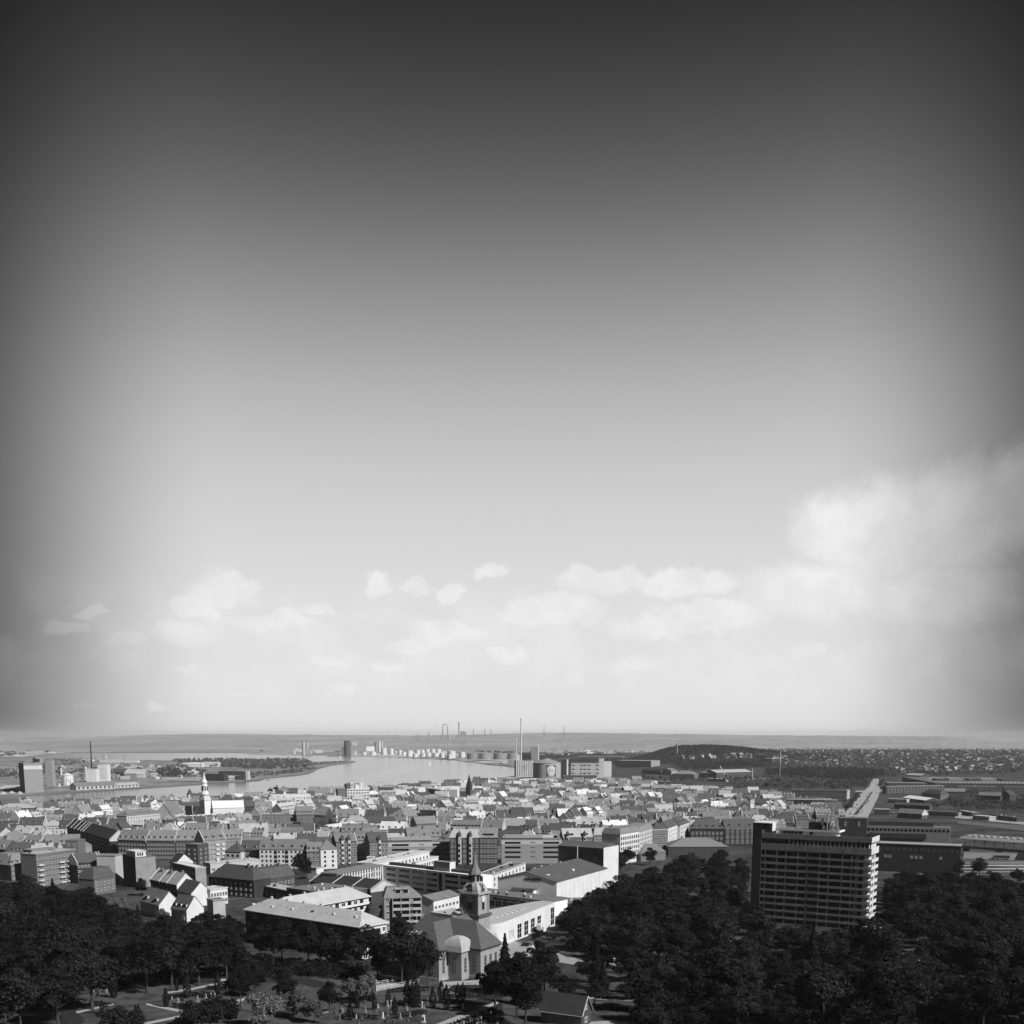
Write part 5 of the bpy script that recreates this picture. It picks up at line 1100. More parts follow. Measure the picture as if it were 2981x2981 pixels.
block('brewhouse_slab', 'tall white slab on the right end of the brewhouse', 'tower', 1743, 1758, 2209, 2264, 20, PALE, side=WHITE); block('bottling_hall', 'white stepped hall beside the brewhouse slab', 'hall', 1758, 1780, 2218, 2262, 30, WHITE); block('bottling_hall', 'dark low-roofed hall in front of the brewhouse', 'hall', 1640, 1737, 2258, 2270, 25, mat('low_hall_dark', .09, var=.2), roofm=FELT); block('bottling_hall', 'grey flat hall at the right end of the brewhouse yard', 'hall', 1737, 1790, 2266, 2274, 25, GREYW, roofm=RPALE)
block('quay_shed', 'long flat shed left of the silos with a pale roof edge', 'shed', 1450, 1555, 2264, 2272, 30, GREYW, roofm=PALE)
block('store_building', 'long building with alternating dark bays beyond the brewhouse', 'store', 1680, 1812, 2202, 2214, 40, DCONC, roofm=PALE, cols=11, rows=1, w=6, h=8)
block('store_building', 'broad pale blank warehouse right of the brewhouse', 'warehouse', 1792, 1895, 2214, 2234, 60, GREYW, roofm=CREAM); block('store_building', 'bright white flat warehouse roof by the dark hill', 'warehouse', 1854, 1914, 2166, 2176, 160, WHITE, roofm=WHITE)
for i, (x0, x1, yt, yb, m) in enumerate([(1610, 1640, 2188, 2198, CREAM), (1694, 1730, 2172, 2181, WHITE), (1735, 1750, 2170, 2178, WHITE), (1760, 1776, 2172, 2179, PALE), (1800, 1826, 2173, 2182, WHITE), (1838, 1856, 2172, 2182, WHITE), (1570, 1590, 2180, 2186, WHITE), (1600, 1618, 2183, 2188, PALE)]): block('works_building', 'white distant works building beyond the brewery, %s of eight from the left' % ordn(i), 'works', x0, x1, yt, yb, 60, m, group='works beyond the brewery')

# ---------------------------------------------------------------- across the water on the left
def nblock(name, label, cat, x0, x1, yt, yb, depth, m, roofm=None, dy=0.0, cols=0, rows=0, w=2, h=2, gable=0, side=None, lside=None):
    a, b = atz(x0, yb, 1.7), atz(x1, yb + dy, 1.7); W_ = (b - a).length; kk = mpp(a); H = (yb - yt) * kk; fr = Fr((a.x, a.y, 1.7), (b.x - a.x, b.y - a.y)); t = thing(name, label, cat, fr.O)
    mb = MB(); gable_wall(mb, fr, W_, depth, H, gable, -1); mb.obj('wall', m, t)
    if gable: gable_roof(fr, W_, depth, H, gable, .8, .5).obj('roof', roofm or m, t)
    else: mb = MB(); mb.box(fr, -.4, W_ + .4, -.4, depth + .4, H, H + .7); mb.obj('roof', roofm or m, t)
    if side: mb = MB(); mb.box(fr, W_, W_ + .3, 0, depth, -1, H); mb.obj('side_wall', side, t)
    if lside: mb = MB(); mb.box(fr, -.3, 0, 0, depth, -1, H); mb.obj('side_wall', lside, t)
    if cols: g = MB(); facade(t, fr, W_, cols, rows, H * .2, H * .7 / rows, w, h, mb=g); tag(g.obj('glazing', [m, GLASS], t), kind='stuff')
    return t, fr, W_, H
GS = mat('grain_silo_sheet', .26, var=.06, scale=.1, stripe=(1.6, .12, 0))
t, fr, W_, H = nblock('grain_store', 'massive square grey grain store with a pale sign band at its top, by the water', 'grain store', 74, 128, 2223, 2308, 22, GS, lside=BLACKW, dy=-2)  # black slab carries the shade of the left side
kk = mpp(fr.O); mb = MB(); mb.box(fr, 0, W_, -.3, .0, H - 18 * kk, H - 7 * kk); mb.obj('sign_band', PALE, t); mb = MB(); mb.box(fr, W_ * .72, W_ + 5, 4, 18, H, H + 15 * kk); mb.obj('head_house', GREYW, t); mb = MB(); mb.box(fr, W_ * .70, W_ * .92, 3.5, 4, H + 2, H + 12 * kk); mb.obj('head_window', DARK, t)
nblock('grain_store', 'narrow grey tower on the right side of the square grain store', 'tower', 135, 154, 2212, 2288, 16, GREYW, lside=DCONC)
nblock('quay_shed', 'shed with a broad pale sloping roof left of the grain store', 'shed', -10, 50, 2297, 2304, 75, DBRICK, RLIGHT, gable=5)
for i, (px, w, yb) in enumerate([(8, 30, 2311), (34, 24, 2309), (58, 20, 2310)]):
    q = atz(px, yb, 1.7); kk = mpp(q); mb = MB(); mb.lathe(q, [(w * kk / 2, 1.2), (w * kk * .32, 3.4), (w * kk * .1, 5.2), (.1, 5.8)], 12); tag(mb.obj('sand_heap', mat('pale_sand', .42, var=.1), loc=q, smooth=True), ['large pale sand heap on the left quay', 'pale sand heap in the middle of three on the quay', 'small pale sand heap nearest the grain store'][i], 'sand heap', 'sand heaps on the quay')
nblock('mill', 'white windowless mill block with a flat roof, left of the taller mill', 'mill', 251, 281, 2240, 2276, 20, WHITE); t, fr, W_, H = nblock('mill', 'taller white mill with rows of tiny windows across the water', 'mill', 286, 314, 2227, 2274, 20, WHITE, cols=5, rows=4, w=2, h=1.5)
q = atz(269, 2262, 1.7); kk = mpp(q); c = thing('black_chimney', 'slender black factory chimney rising left of the white mills', 'chimney', q); mb = MB(); mb.cyl(q, 2.1 * kk, 1, 1.7 + 102 * kk, 12, 1.4 * kk); mb.obj('shaft', mat('soot_black', .012, var=.1), c); mb = MB(); mb.cyl(q, 1.7 * kk, 1.7 + 100.5 * kk, 1.9 + 102 * kk, 12); mb.obj('rim', DMETAL, c)
for px, yt, yb, w, lb in ((198, 2257, 2285, 32, 'squat white silo with a cone roof on the quay'), (251, 2233, 2262, 6, 'narrow white silo on the mill roof corner'), (179, 2237, 2262, 5, 'slim white silo left of the squat one'), (173, 2282, 2290, 6, 'tiny white tank by the quay edge')): drum(px, w, yt, yb, .5, 14, m=WHITE, cap=PALE, name='quay_silo', cat='silo', label=lb, z=1.7)
nblock('quay_warehouse', 'long low quay warehouse with a lit grey roof and dark door openings', 'warehouse', 222, 338, 2289, 2300, 22, CREAM, RMID, dy=-5, cols=9, rows=1, w=4, h=4, gable=6); nblock('quay_warehouse', 'continuation of the quay warehouse with a pale front', 'warehouse', 340, 405, 2287, 2294, 20, PALE, RLIGHT, dy=-4, cols=6, rows=1, w=4, h=3, gable=4)
q = atz(206, 2290, 1.7); kk = mpp(q); c = thing('quay_crane', 'dark angular crane on the quay between silo and warehouse', 'crane', q); mb = MB(); mb.bar(q, q + Vector((0, 0, 22 * kk)), .9 * kk); mb.obj('tower', DMETAL, c); mb = MB(); mb.bar(q + Vector((0, 0, 12 * kk)), q + Vector((-12 * kk, 0, 20 * kk)), .6 * kk); mb.bar(q + Vector((-12 * kk, 0, 20 * kk)), q + Vector((-14 * kk, 0, 6 * kk)), .35 * kk); mb.obj('jib', DMETAL, c)
for i, (nm, lb, x0, x1, yt, yb, dp, m, rf, gb) in enumerate([('shipyard_hall', 'wide dark-roofed shipyard hall right of the white mills', 320, 362, 2248, 2262, 40, DBRICK, RDARK, 8), ('shipyard_hall', 'broad grey-gabled shipyard hall by the trees', 362, 420, 2252, 2263, 40, GREYW, RLIGHT, 9), ('shipyard_hall', 'long pale-edged hall along the middle of the peninsula', 318, 400, 2232, 2236, 20, PALE, WHITE, 0), ('shipyard_hall', 'flat white hall beside the far inlet', 236, 268, 2212, 2217, 30, WHITE, WHITE, 0), ('shipyard_hall', 'white flat-roofed hall with a gantry before it', 290, 352, 2213, 2220, 30, PALE, WHITE, 0), ('shipyard_hall', 'low white roofs right of the gantry', 356, 400, 2215, 2220, 30, WHITE, WHITE, 0), ('boat_shed', 'white shed cluster among the peninsula woods', 548, 588, 2224, 2233, 30, WHITE, WHITE, 4), ('boat_shed', 'row of white gabled sheds at the edge of the woods', 590, 638, 2223, 2232, 20, WHITE, CREAM, 5), ('boat_shed', 'small white store left of the shed cluster', 530, 545, 2221, 2226, 20, WHITE, WHITE, 0), ('boat_shed', 'white box among the bushes near the quay', 398, 418, 2253, 2264, 14, PALE, PALE, 3), ('boat_shed', 'white low shed with bushes either side', 437, 456, 2254, 2262, 14, PALE, CREAM, 3), ('boat_shed', 'long white quay shed near the trees', 472, 530, 2265, 2269, 12, PALE, WHITE, 0), ('boat_shed', 'flat pale landing shed by the water', 520, 576, 2266, 2272, 12, CREAM, PALE, 0)]): nblock(nm, lb, 'shed', x0, x1, yt, yb, dp, m, rf, gable=gb)
t, fr, W_, H = nblock('waterside_office', 'long dark glass office on the far bank with a pale white end', 'office', 594, 652, 2254, 2273, 18, mat('dark_glass_front', .045, var=.3, scale=.4, stripe=(3.2, .4, 2)), dy=1); nblock('waterside_office', 'dark upper block behind the glass office', 'office', 636, 682, 2246, 2264, 18, DMETAL); nblock('waterside_office', 'dark right wing of the glass office by the water', 'office', 684, 711, 2247, 2270, 18, mat('dark_glass_front', .045)); nblock('waterside_office', 'white end block of the glass office, last before the path', 'office', 712, 725, 2246, 2269, 10, WHITE, cols=2, rows=4, w=3, h=1.5); nblock('waterside_office', 'low white terrace building before the glass office', 'office', 654, 696, 2259, 2270, 12, WHITE, cols=8, rows=1, w=3, h=3)
for i, (px, yt, yb) in enumerate([(579, 2196, 2232), (288, 2197, 2213)]): q = atz(px, yb, 1.7); kk = mpp(q); mb = MB(); mb.bar(q, q + Vector((0, 0, (yb - yt) * kk)), .35 * kk); tag(mb.obj('signal_mast', DMETAL if i == 0 else STEEL, loc=q), ['thin dark mast among the peninsula woods', 'thin pale mast beside the far inlet'][i], 'mast')
q = atz(307, 2213, 1.7); kk = mpp(q); c = thing('round_sign', 'pale round structure on legs beside the far inlet', 'water tower', q); mb = MB(); mb.cyl(q, 4.5 * kk, q.z + 6 * kk, q.z + 14 * kk, 10); mb.obj('tank', PALE, c); mb = MB()
for s in (-1, 1): mb.bar(q + Vector((s * 3 * kk, 0, -1)), q + Vector((s * 3 * kk, 0, 7 * kk)), .5 * kk)
mb.obj('leg', STEEL, c)
q = atz(328, 2226, 1.7); kk = mpp(q); c = thing('gantry_crane', 'pale square gantry crane in the shipyard', 'crane', q); mb = MB()
for s in (-6, 6): mb.bar(q + Vector((s * kk, 0, -1)), q + Vector((s * kk, 0, 12 * kk)), .9 * kk)
mb.obj('leg', PALE, c); mb = MB(); mb.bar(q + Vector((-14 * kk, 0, 12 * kk)), q + Vector((12 * kk, 0, 13 * kk)), 1.0 * kk); mb.obj('beam', PALE, c)
rgn = random.Random(4)
for i in range(6): nblock('villa', 'small pale-gabled house far left across the water, %s of six' % ordn(i), 'house', 2 + i * 9.5, 8 + i * 9.5, 2238 + rgn.uniform(-1, 1), 2243, 9, PALE, RMID, gable=5)
for i, (x, y) in enumerate([(70, 2190), (60, 2186), (140, 2192), (30, 2200)]): nblock('farm_shed', 'long pale farm shed on the far left plain, %s of four' % ordn(i), 'shed', x, x + (50 if i == 0 else 14), y - 2.4, y, 40, WHITE, WHITE)
# moored vessels on the near quay at left
for i, (px, py, lb) in enumerate([(28, 2347, 'white moored ship with a rounded bridge at the left quay'), (82, 2345, 'white moored ship with tall bridge and mast at the left quay')]):
    q = atz(px, py, 0); fr = Fr(q, (1, -.12)); kk = mpp(q); P = fr.p; c = thing('moored_ship', lb, 'ship', q)
    mb = MB(); mb.hexa([P(-16 * kk, -3, -.4), P(16 * kk, -3, -.4), P(20 * kk, 1, -.4), P(16 * kk, 5, -.4), P(-16 * kk, 5, -.4)], [P(-17 * kk, -3.5, 3), P(16 * kk, -3.5, 3), P(22 * kk, 1, 4), P(16 * kk, 5.5, 3), P(-17 * kk, 5.5, 3)]); mb.obj('hull', DMETAL, c)
    mb = MB(); mb.box(fr, -10 * kk, 8 * kk, -2, 4, 3, 3 + 8 * kk); mb.box(fr, -5 * kk, 5 * kk, -2, 4, 3 + 8 * kk, 3 + 12 * kk); mb.obj('bridge', WHITE, c); mb = MB(); mb.bar(P(0, 1, 3 + 12 * kk), P(0, 1, 3 + 20 * kk), .3); mb.obj('mast', STEEL, c)

# ---------------------------------------------------------------- the white cathedral
fr, Wd, Ht = front(576, 2326, 596.5, 2330, 21.0)
q = at(597, 2375, 0); kk = mpp(q); Uc = Vector((cos(R(-36)), sin(R(-36)), 0)); BF = Fr((q.x, q.y, q.z), Uc)
bw = 9.6; BF = Fr(BF.p(-bw, 0, 0), Uc); bc = BF.p(bw / 2, bw / 2, 0)
WHC = mat('cathedral_white', .70, var=.03, scale=.1); bd = thing('white_cathedral', 'brilliant white church with a baroque onion spire in the old town', 'church', BF.O)
zt_ = {y: (2375 - y) * kk for y in (2330, 2322, 2316, 2306, 2300, 2289, 2285, 2278, 2270, 2248)}
mb = MB(); mb.box(BF, 0, bw, 0, bw, -2, zt_[2330]); mb.obj('tower', WHC, bd); mb = MB(); hb = bw / 2 * 2 ** .5; mb.lathe(bc, [(hb * 1.12, q.z + zt_[2330]), (hb * .95, q.z + zt_[2322]), (hb * .55, q.z + zt_[2316])], 4, ph=BF.rz + pi / 4); mb.obj('tower_roof', PALE, bd)
mb = MB(); mb.lathe(bc, [(4.2, q.z + zt_[2316] - .5), (5.2, q.z + zt_[2316] + 1.2), (4.6, q.z + zt_[2306]), (3.9, q.z + zt_[2306] + .3)], 10); mb.obj('lower_onion', WHC, bd, smooth=False); mb = MB(); mb.cyl(bc, 3.6, q.z + zt_[2306], q.z + zt_[2289], 8); mb.obj('lantern', WHC, bd)
for a in range(8): 
    g = BF.rz + pi / 8 + a * pi / 4; mb = MB(); mb.cyl((bc.x + 3.2 * cos(g), bc.y + 3.2 * sin(g)), .8, q.z + zt_[2306] + 1.6, q.z + zt_[2289] - 1.2, 5); mb.obj('lantern_opening', DARK, bd)
mb = MB(); mb.lathe(bc, [(4.3, q.z + zt_[2289]), (4.2, q.z + zt_[2289] + .8), (3.0, q.z + zt_[2285]), (3.9, q.z + zt_[2278]), (3.4, q.z + zt_[2278] + 1.2), (1.9, q.z + zt_[2270]), (.15, q.z + zt_[2248])], 10); mb.obj('spire', WHC, bd)
for i, s in enumerate((.3, .6)): mb = MB(); mb.box(BF, bw * s, bw * s + 1, -.1, .1, zt_[2330] - 9, zt_[2330] - 6.6); mb.obj('window', GLASS, bd)
g1, g2 = at(620, 2375, 0), at(707, 2373, 0); NF_ = Fr((q.x + 9, q.y + 4, q.z), (1, .35)); NL = 38
mb = MB(); gable_wall(mb, NF_, NL, 17, 9.5, 0); mb.obj('nave_wall', WHC, bd); mb = gable_roof(NF_, NL, 17, 9.5, 8.2, .4, .4); mb.obj('nave_roof', mat('cathedral_lead', .68, var=.03), bd)
mb = MB(); P = NF_.p
for z, a in ((15.8, .5),): mb.hexa([P(NL - .4, -.3, 6), P(NL + .6, -.3, 6), P(NL + .6, 17.3, 6), P(NL - .4, 17.3, 6)], [P(NL - .4, 8, 19.0), P(NL + .6, 8, 19.0), P(NL + .6, 9, 19.0), P(NL - .4, 9, 19.0)])
mb.obj('gable_parapet', WHC, bd)
# slim dark-spired brick tower of the abbey and its stepped gable
q = at(499, 2380, 0); kk = mpp(q); c = thing('abbey_tower', 'small brick tower with a sharp dark pointed roof left of the white church', 'tower', q); mb = MB(); mb.cyl(q, 7 * kk, q.z - 1, q.z + 21 * kk, 8); mb.obj('wall', BRICK, c); mb = MB(); mb.cyl(q, 8.5 * kk, q.z + 21 * kk, q.z + 46 * kk, 8, .2); mb.obj('roof', RBLACK, c)
q = at(554, 2338, 0); kk = mpp(q); c = thing('water_tower', 'pale corner tower with a dark cone roof by the water', 'tower', q); mb = MB(); mb.cyl(q, 9 * kk, q.z - 1, q.z + 24 * kk, 10); mb.obj('wall', PALE, c); mb = MB(); mb.cyl(q, 10 * kk, q.z + 24 * kk, q.z + 43 * kk, 10, .2); mb.obj('roof', RDARK, c)
# brick church with the sharp black spire
q = at(1366, 2338, 0); kk = mpp(q); c = thing('brick_church', 'dark brick church with a needle-sharp black spire and a pale nave roof', 'church', q); f_ = Fr((q.x, q.y, q.z), (cos(R(-25)), sin(R(-25)))); w_ = 15 * kk
mb = MB(); mb.box(f_, -w_ / 2, w_ / 2, -w_ / 2, w_ / 2, -2, 42 * kk); mb.obj('tower', DBRICK, c); mb = MB(); mb.lathe(q, [(w_ * .76, q.z + 42 * kk), (w_ * .5, q.z + 56 * kk), (.15, q.z + 84 * kk)], 4, ph=f_.rz + pi / 4); mb.obj('spire', RBLACK, c)
for s in (-.25, .1): mb = MB(); mb.box(f_, w_ * s, w_ * s + 1.4, -w_ / 2 - .1, -w_ / 2 + .1, 30 * kk, 36 * kk); mb.obj('belfry_opening', DARK, c)
nf = Fr(f_.p(w_ / 2, -w_ * .3, 0), (1, .3)); mb = MB(); gable_wall(mb, nf, 46 * kk, 16, 9 * kk, 0); mb.obj('nave_wall', BRICK, c); gable_roof(nf, 46 * kk, 16, 9 * kk, 17 * kk).obj('nave_roof', RPALE, c)
# six-storey white office slab by the harbour
fr, Wd, Ht = front(1010, 2297, 1075, 2296, 22.0)
ho = thing('harbour_slab', 'white six-storey slab with bands of windows and rooftop boxes near the harbour', 'office', fr.O); mb = MB(); mb.box(fr, 0, Wd, 0, 14, -2, Ht); mb.obj('wall', WHITE, ho); mb = MB(); mb.box(fr, -14, -.1, 1, 14, -2, Ht); mb.obj('side_wall', mat('slab_grey', .14), ho)
for j in range(5):
    for i in range(8): inst('window', window_mesh(Wd / 8 * .6, 1.7, 'plain'), ho, fr.p(Wd * (i + .2) / 8, 0, Ht - 3.0 - j * 4.1), fr.rz)
for a, b_, z, m in ((.0, .32, 13, DCONC), (.18, .34, 15, WHITE), (.4, .62, 10, WHITE), (.58, .78, 14, WHITE), (.74, .88, 9, PALE)): mb = MB(); mb.box(fr, Wd * a, Wd * b_, 3, 12, Ht, Ht + z * .62); mb.obj('roof_box', m, ho)
# ================================================================ RIGHT SIDE: avenue, station, suburb landmarks
def sheet(name, outline, m, lift=.06, h=0.0):
    mb = MB(); pts = []
    n = len(outline)
    for i in range(n):
        a, b = outline[i], outline[(i + 1) % n]; k = max(1, int(hypot(b[0] - a[0], b[1] - a[1]) / 14))
        pts += [at(a[0] + (b[0] - a[0]) * q / k, a[1] + (b[1] - a[1]) * q / k, h) for q in range(k)]
    pts = [Vector((p.x, p.y, ground(p.x, p.y) + h + lift)) for p in pts]
    mb.v = [tuple(p) for p in pts]
    for a, b, c in tessellate_polygon([pts]):
        nn = (pts[b] - pts[a]).cross(pts[c] - pts[a]); mb.f.append((a, b, c) if nn.z > 0 else (a, c, b)); mb.m.append(0)
    return struct(mb.obj(name, m))
ROADP = mat('pale_road', .33, var=.10, scale=.1);  # pale road surface, slightly mottled
sheet('road', [(2440, 2392), (2462, 2365), (2500, 2318), (2514, 2304), (2530, 2291), (2536, 2278), (2543, 2268), (2558, 2268), (2560, 2290), (2562, 2306), (2556, 2322), (2545, 2345), (2524, 2386)], ROADP, .8)
sheet('crossroad', [(2490, 2303), (2585, 2300), (2590, 2304), (2490, 2307)], ROADP, .9)
sheet('station_forecourt', [(2780, 2382), (2981, 2402), (3050, 2404), (3050, 2388), (2981, 2384), (2830, 2374), (2780, 2374)], mat('forecourt', .3, var=.1, scale=.1), .5)
sheet('lawn', [(2785, 2398), (2981, 2420), (3020, 2420), (3020, 2408), (2790, 2390)], mat('verge_grass', .10, var=.2, scale=.2), .4)
sheet('central_reserve', [(2484, 2374), (2512, 2340), (2536, 2306), (2541, 2306), (2520, 2340), (2496, 2374)], mat('reserve_grass', .04, var=.3, scale=.3), 1.0)
# centre line dashes and lane lines of the avenue
mb = MB()
for i in range(26):
    f = i / 26; a = (2500 + 48 * f, 2372 - 96 * f); p = at(*a); q = at(a[0] + 1.2, a[1] - 2.0); d = (q - p).normalized(); s = Vector((-d.y, d.x, 0)) * .22; p.z += 1.0; q.z += 1.0
    mb.poly([p - s, p + s, q + s, q - s])
o = struct(mb.obj('road_markings', FRAME))
# grassy central reserve trees are things; cars on the avenue
def car_mesh(v):
    me = MB(); fr = Fr((0, 0, 0), (1, 0)); P = fr.p
    me.hexa([P(-2.1, -.85, .3), P(2.1, -.85, .3), P(2.1, .85, .3), P(-2.1, .85, .3)], [P(-2.15, -.82, .85), P(2.05, -.82, .75), P(2.05, .82, .75), P(-2.15, .82, .85)])
    me.hexa([P(-1.7, -.78, .85), P(1.0, -.78, .8), P(1.0, .78, .8), P(-1.7, .78, .85)], [P(-1.25, -.65, 1.45), P(.3, -.65, 1.45), P(.3, .65, 1.45), P(-1.25, .65, 1.45)], 0)
    me.box(fr, -1.45, .55, -.79, -.72, .92, 1.3, 1); me.box(fr, -1.45, .55, .72, .79, .92, 1.3, 1)
    for x in (-1.35, 1.3):
        for y in (-.86, .7): me.box(fr, x - .32, x + .32, y, y + .16, 0, .62, 2)
    return me
CARP = [mat('car_paint_white', .75, rough=.3, var=.02), mat('car_paint_silver', .45, rough=.3, var=.02), mat('car_paint_dark', .03, rough=.3, var=.02), mat('car_paint_grey', .15, rough=.3, var=.02)]
CARM = []
for i in range(4):
    me = car_mesh(0); q = me.obj('car', [CARP[i], GLASS, DMETAL]); CARM.append(q.data); bpy.data.objects.remove(q)
TONE = ['white', 'silver', 'black', 'grey']
def car(px, py, c, ang, label, group=None, up=.16):
    p = at(px, py); p.z += up; o = bpy.data.objects.new('car', CARM[c]); COL.objects.link(o); o.location = p; o.rotation_euler = (0, 0, ang); ROOT[o.name] = p
    return tag(o, label, 'car', group)
rg = random.Random(11); av = atan2((at(2540, 2310) - at(2480, 2372)).y, (at(2540, 2310) - at(2480, 2372)).x)
for i in range(22):
    f = rg.uniform(0, .95); lane = [-.55, -.2, .25, .55][i % 4]; y = 2374 - 66 * f; xl = 2455 + (2374 - y) * .86; xr = 2520 + (2374 - y) * .57; c = rg.choice([0, 1, 2, 2, 3, 3])
    car((xl + xr) / 2 + lane * (xr - xl) * .42, y, c, av + (0 if lane > 0 else pi), 'small %s car on the pale avenue, %s of those counted from the near end' % (TONE[c], ordn(i)), 'cars on the avenue', .85)

def H(name, label, cat, xL, yL, xR, yR, eh, D, roof='gable', rise=4.0, **kw):
    fr, W_, Ht = front(xL, yL, xR, yR, eh)
    if isinstance(D, tuple): D = depth_to(fr, W_, Ht, D[1])
    return house(name, label, cat, fr, W_, D, Ht, roof, rise, **kw)
# office row left of the avenue
H('dark_office', 'wide dark office with a white roof edge and open dark court behind the tower', 'office', 2288, 2328, 2434, 2331, 17, 22, 'flat', 2, wall=BLACKW, roofm=RLIGHT, cols=10, rows=2, z0=11, dz=3, w=2.2, h=1.6, style='plain', joined=True)
H('dark_office', 'long dark upper office block behind the white roof edge', 'office', 2306, 2300, 2466, 2302, 18, 18, 'flat', 2, wall=DBRICK, roofm=FELT, cols=16, rows=3, z0=4, dz=4, w=2.6, h=2.4, style='plain', joined=True)
for i, (x, y0, y1) in enumerate(((2468, 2300, 2325), (2473, 2299, 2322))): H('white_pillar_house', 'slim white-ended dark house beside the avenue trees, %s of two' % ordn(i), 'house', x - 3, y0, x + 1, y0, 15, 12, 'flat', 1, wall=WHITE, roofm=FELT)
H('small_office', 'low flat-roofed office with a pale edge left of the dark court', 'office', 2228, 2340, 2287, 2342, 12, 14, 'flat', 1, wall=DCONC, roofm=PALE, cols=6, rows=2, z0=3, dz=4, w=2.2, h=1.8, joined=True)
# dark banded office in front of the railway
fr, Wd, Ht = front(2526, 2454, 2798, 2464, 19.0)
do = thing('railway_office', 'big dark office with a banded upper storey in front of the railway', 'office', fr.O); mb = MB(); mb.box(fr, 0, Wd, 0, 14, -2, Ht); mb.obj('wall', mat('railway_office_wall', .03, var=.2), do); mb = MB(); mb.box(fr, -.3, Wd + .3, -.4, 14, Ht, Ht + .4); mb.obj('roof_edge', CONC, do)
for i in range(16):
    mb = MB(); s = Wd * (i + .2) / 16; mb.box(fr, s, s + 1.6, -.1, .1, Ht - 4.5, Ht - 2.2); mb.obj('window', GLASS, do)
    for q in (.1, 1.3): mb = MB(); mb.box(fr, s + q, s + q + .2, -.16, .1, Ht - 4.5, Ht - 2.4); mb.obj('mullion', CONC, do)
for s in (.19, .235, .47, .52, .57, .78): mb = MB(); mb.box(fr, Wd * s, Wd * s + 1.9, -.12, .1, Ht - 9.4, Ht - 7.4); mb.obj('blind', CONC, do)
fr2, W2, H2 = front(2524, 2404, 2767, 2410, 23.5)
uo = thing('railway_office', 'long grey upper office with one row of dark windows and a lit pale end', 'office', fr2.O); mb = MB(); mb.box(fr2, 0, W2, 0, 13, -2, H2); mb.obj('wall', mat('upper_office_wall', .17, var=.1), uo); mb = MB(); mb.box(fr2, W2, W2 + .2, 0, 13, -2, H2 + .2); mb.obj('end_wall', PALE, uo); mb = MB(); mb.box(fr2, 1, W2 * .8, 4, 12, H2, H2 + 3.2); mb.obj('roof_storey', BLACKW, uo)  # sunlight on the end put into a paler slab
for i in range(20): mb = MB(); s = W2 * (i + .18) / 20; mb.box(fr2, s, s + W2 / 20 * .62, -.1, .1, H2 - 3.6, H2 - 1.7); mb.obj('window', GLASS, uo)
mb = MB(); mb.box(fr2, 2, W2 * .72, -.9, .0, H2 - 9, H2 - 5.2); mb.obj('terrace_shade', BLACKW, uo)
H('dark_block', 'black cube-like block with two lit slit windows behind the tower roof', 'office', 2440, 2382, 2524, 2383, 21, 12, 'flat', 1, wall=mat('dark_block_wall', .02), roofm=FELT, cols=2, rows=1, z0=14, w=1.4, h=4)
# station
H('station_pavilion', 'hip-gabled pavilion with a dark roof and a bright gable by the forecourt', 'pavilion', 2612, 2366, 2684, 2370, 6, 13, 'gable', 5, wall=DBRICK, roofm=RMID, cols=6, rows=1, z0=1, w=2.4, h=3, side=2, fire=(-1,))
H('market_shed', 'open shed with a broad shining pale roof beside the avenue', 'shed', 2628, 2322, 2694, 2330, 7, 22, 'gable', 3.5, wall=DBRICK, roofm=mat('shining_roof', .78, var=.04), side=2)
H('long_shed', 'long dark-roofed goods shed behind the pavilion', 'shed', 2603, 2342, 2706, 2346, 6, 12, 'gable', 3, wall=DBRICK, roofm=RDARK, cols=10, rows=1, z0=1, w=2.5, h=2.4, joined=True); H('long_shed', 'low pale-fronted shop row left of the shining shed', 'shop', 2585, 2326, 2640, 2328, 6, 12, 'flat', 1, wall=CREAM, roofm=PALE, cols=6, rows=1, z0=1, w=3, h=2.4, joined=True); H('long_shed', 'white-edged canopy shed nearest the avenue foot', 'shed', 2545, 2356, 2590, 2357, 7, 10, 'flat', 1, wall=DBRICK, roofm=WHITE)
for i, (a, b, c, d, lb) in enumerate([(2700, 2362, 2790, 2366, 'row of low dark sheds beside parked cars at the station'), (2788, 2360, 2830, 2366, 'grey shed with dark doors right of the parked cars'), (2832, 2374, 2880, 2378, 'low flat shed at the station forecourt'), (2880, 2372, 2960, 2381, 'dark jumbled depot at the right end of the forecourt')]): H('station_shed', lb, 'shed', a, b, c, d, 5, 10, 'flat', 1, wall=[GREYW, DBRICK, CREAM, DBRICK][i], roofm=[RMID, RLIGHT, RPALE, RDARK][i], cols=5, rows=1, z0=.8, w=2.6, h=2.2, joined=True)
# platform canopies: long curved roofs with rows of pale skylights
fr, Wd, Ht = front(2791, 2441, 3010, 2456, 7.0)
pc = thing('platform_roof', 'long grey platform roof studded with two rows of pale skylights', 'station roof', fr.O); mb = MB(); P = fr.p
mb.hexa([P(0, 0, Ht), P(Wd, 0, Ht), P(Wd, 24, Ht), P(0, 24, Ht)], [P(0, 5, Ht + 1.6), P(Wd, 5, Ht + 1.6), P(Wd, 18, Ht + 2.4), P(0, 18, Ht + 2.4)]); mb.obj('roof', mat('platform_sheet', .22, var=.08, scale=.2), pc)
for r_ in range(2):
    for i in range(11): mb = MB(); s = Wd * (i + .2 + .3 * r_) / 11.5; mb.box(fr, s, s + 4.2, 8 + 6 * r_, 11.5 + 6 * r_, Ht + 1.5, Ht + 2.0 + .75 * (1 if r_ else .6)); mb.obj('skylight', mat('wired_glass', .42, var=.1), pc)
for i in range(8): mb = MB(); mb.box(fr, Wd * i / 7.5, Wd * i / 7.5 + .4, 11, 11.4, -1, Ht + .2); mb.obj('post', DMETAL, pc)
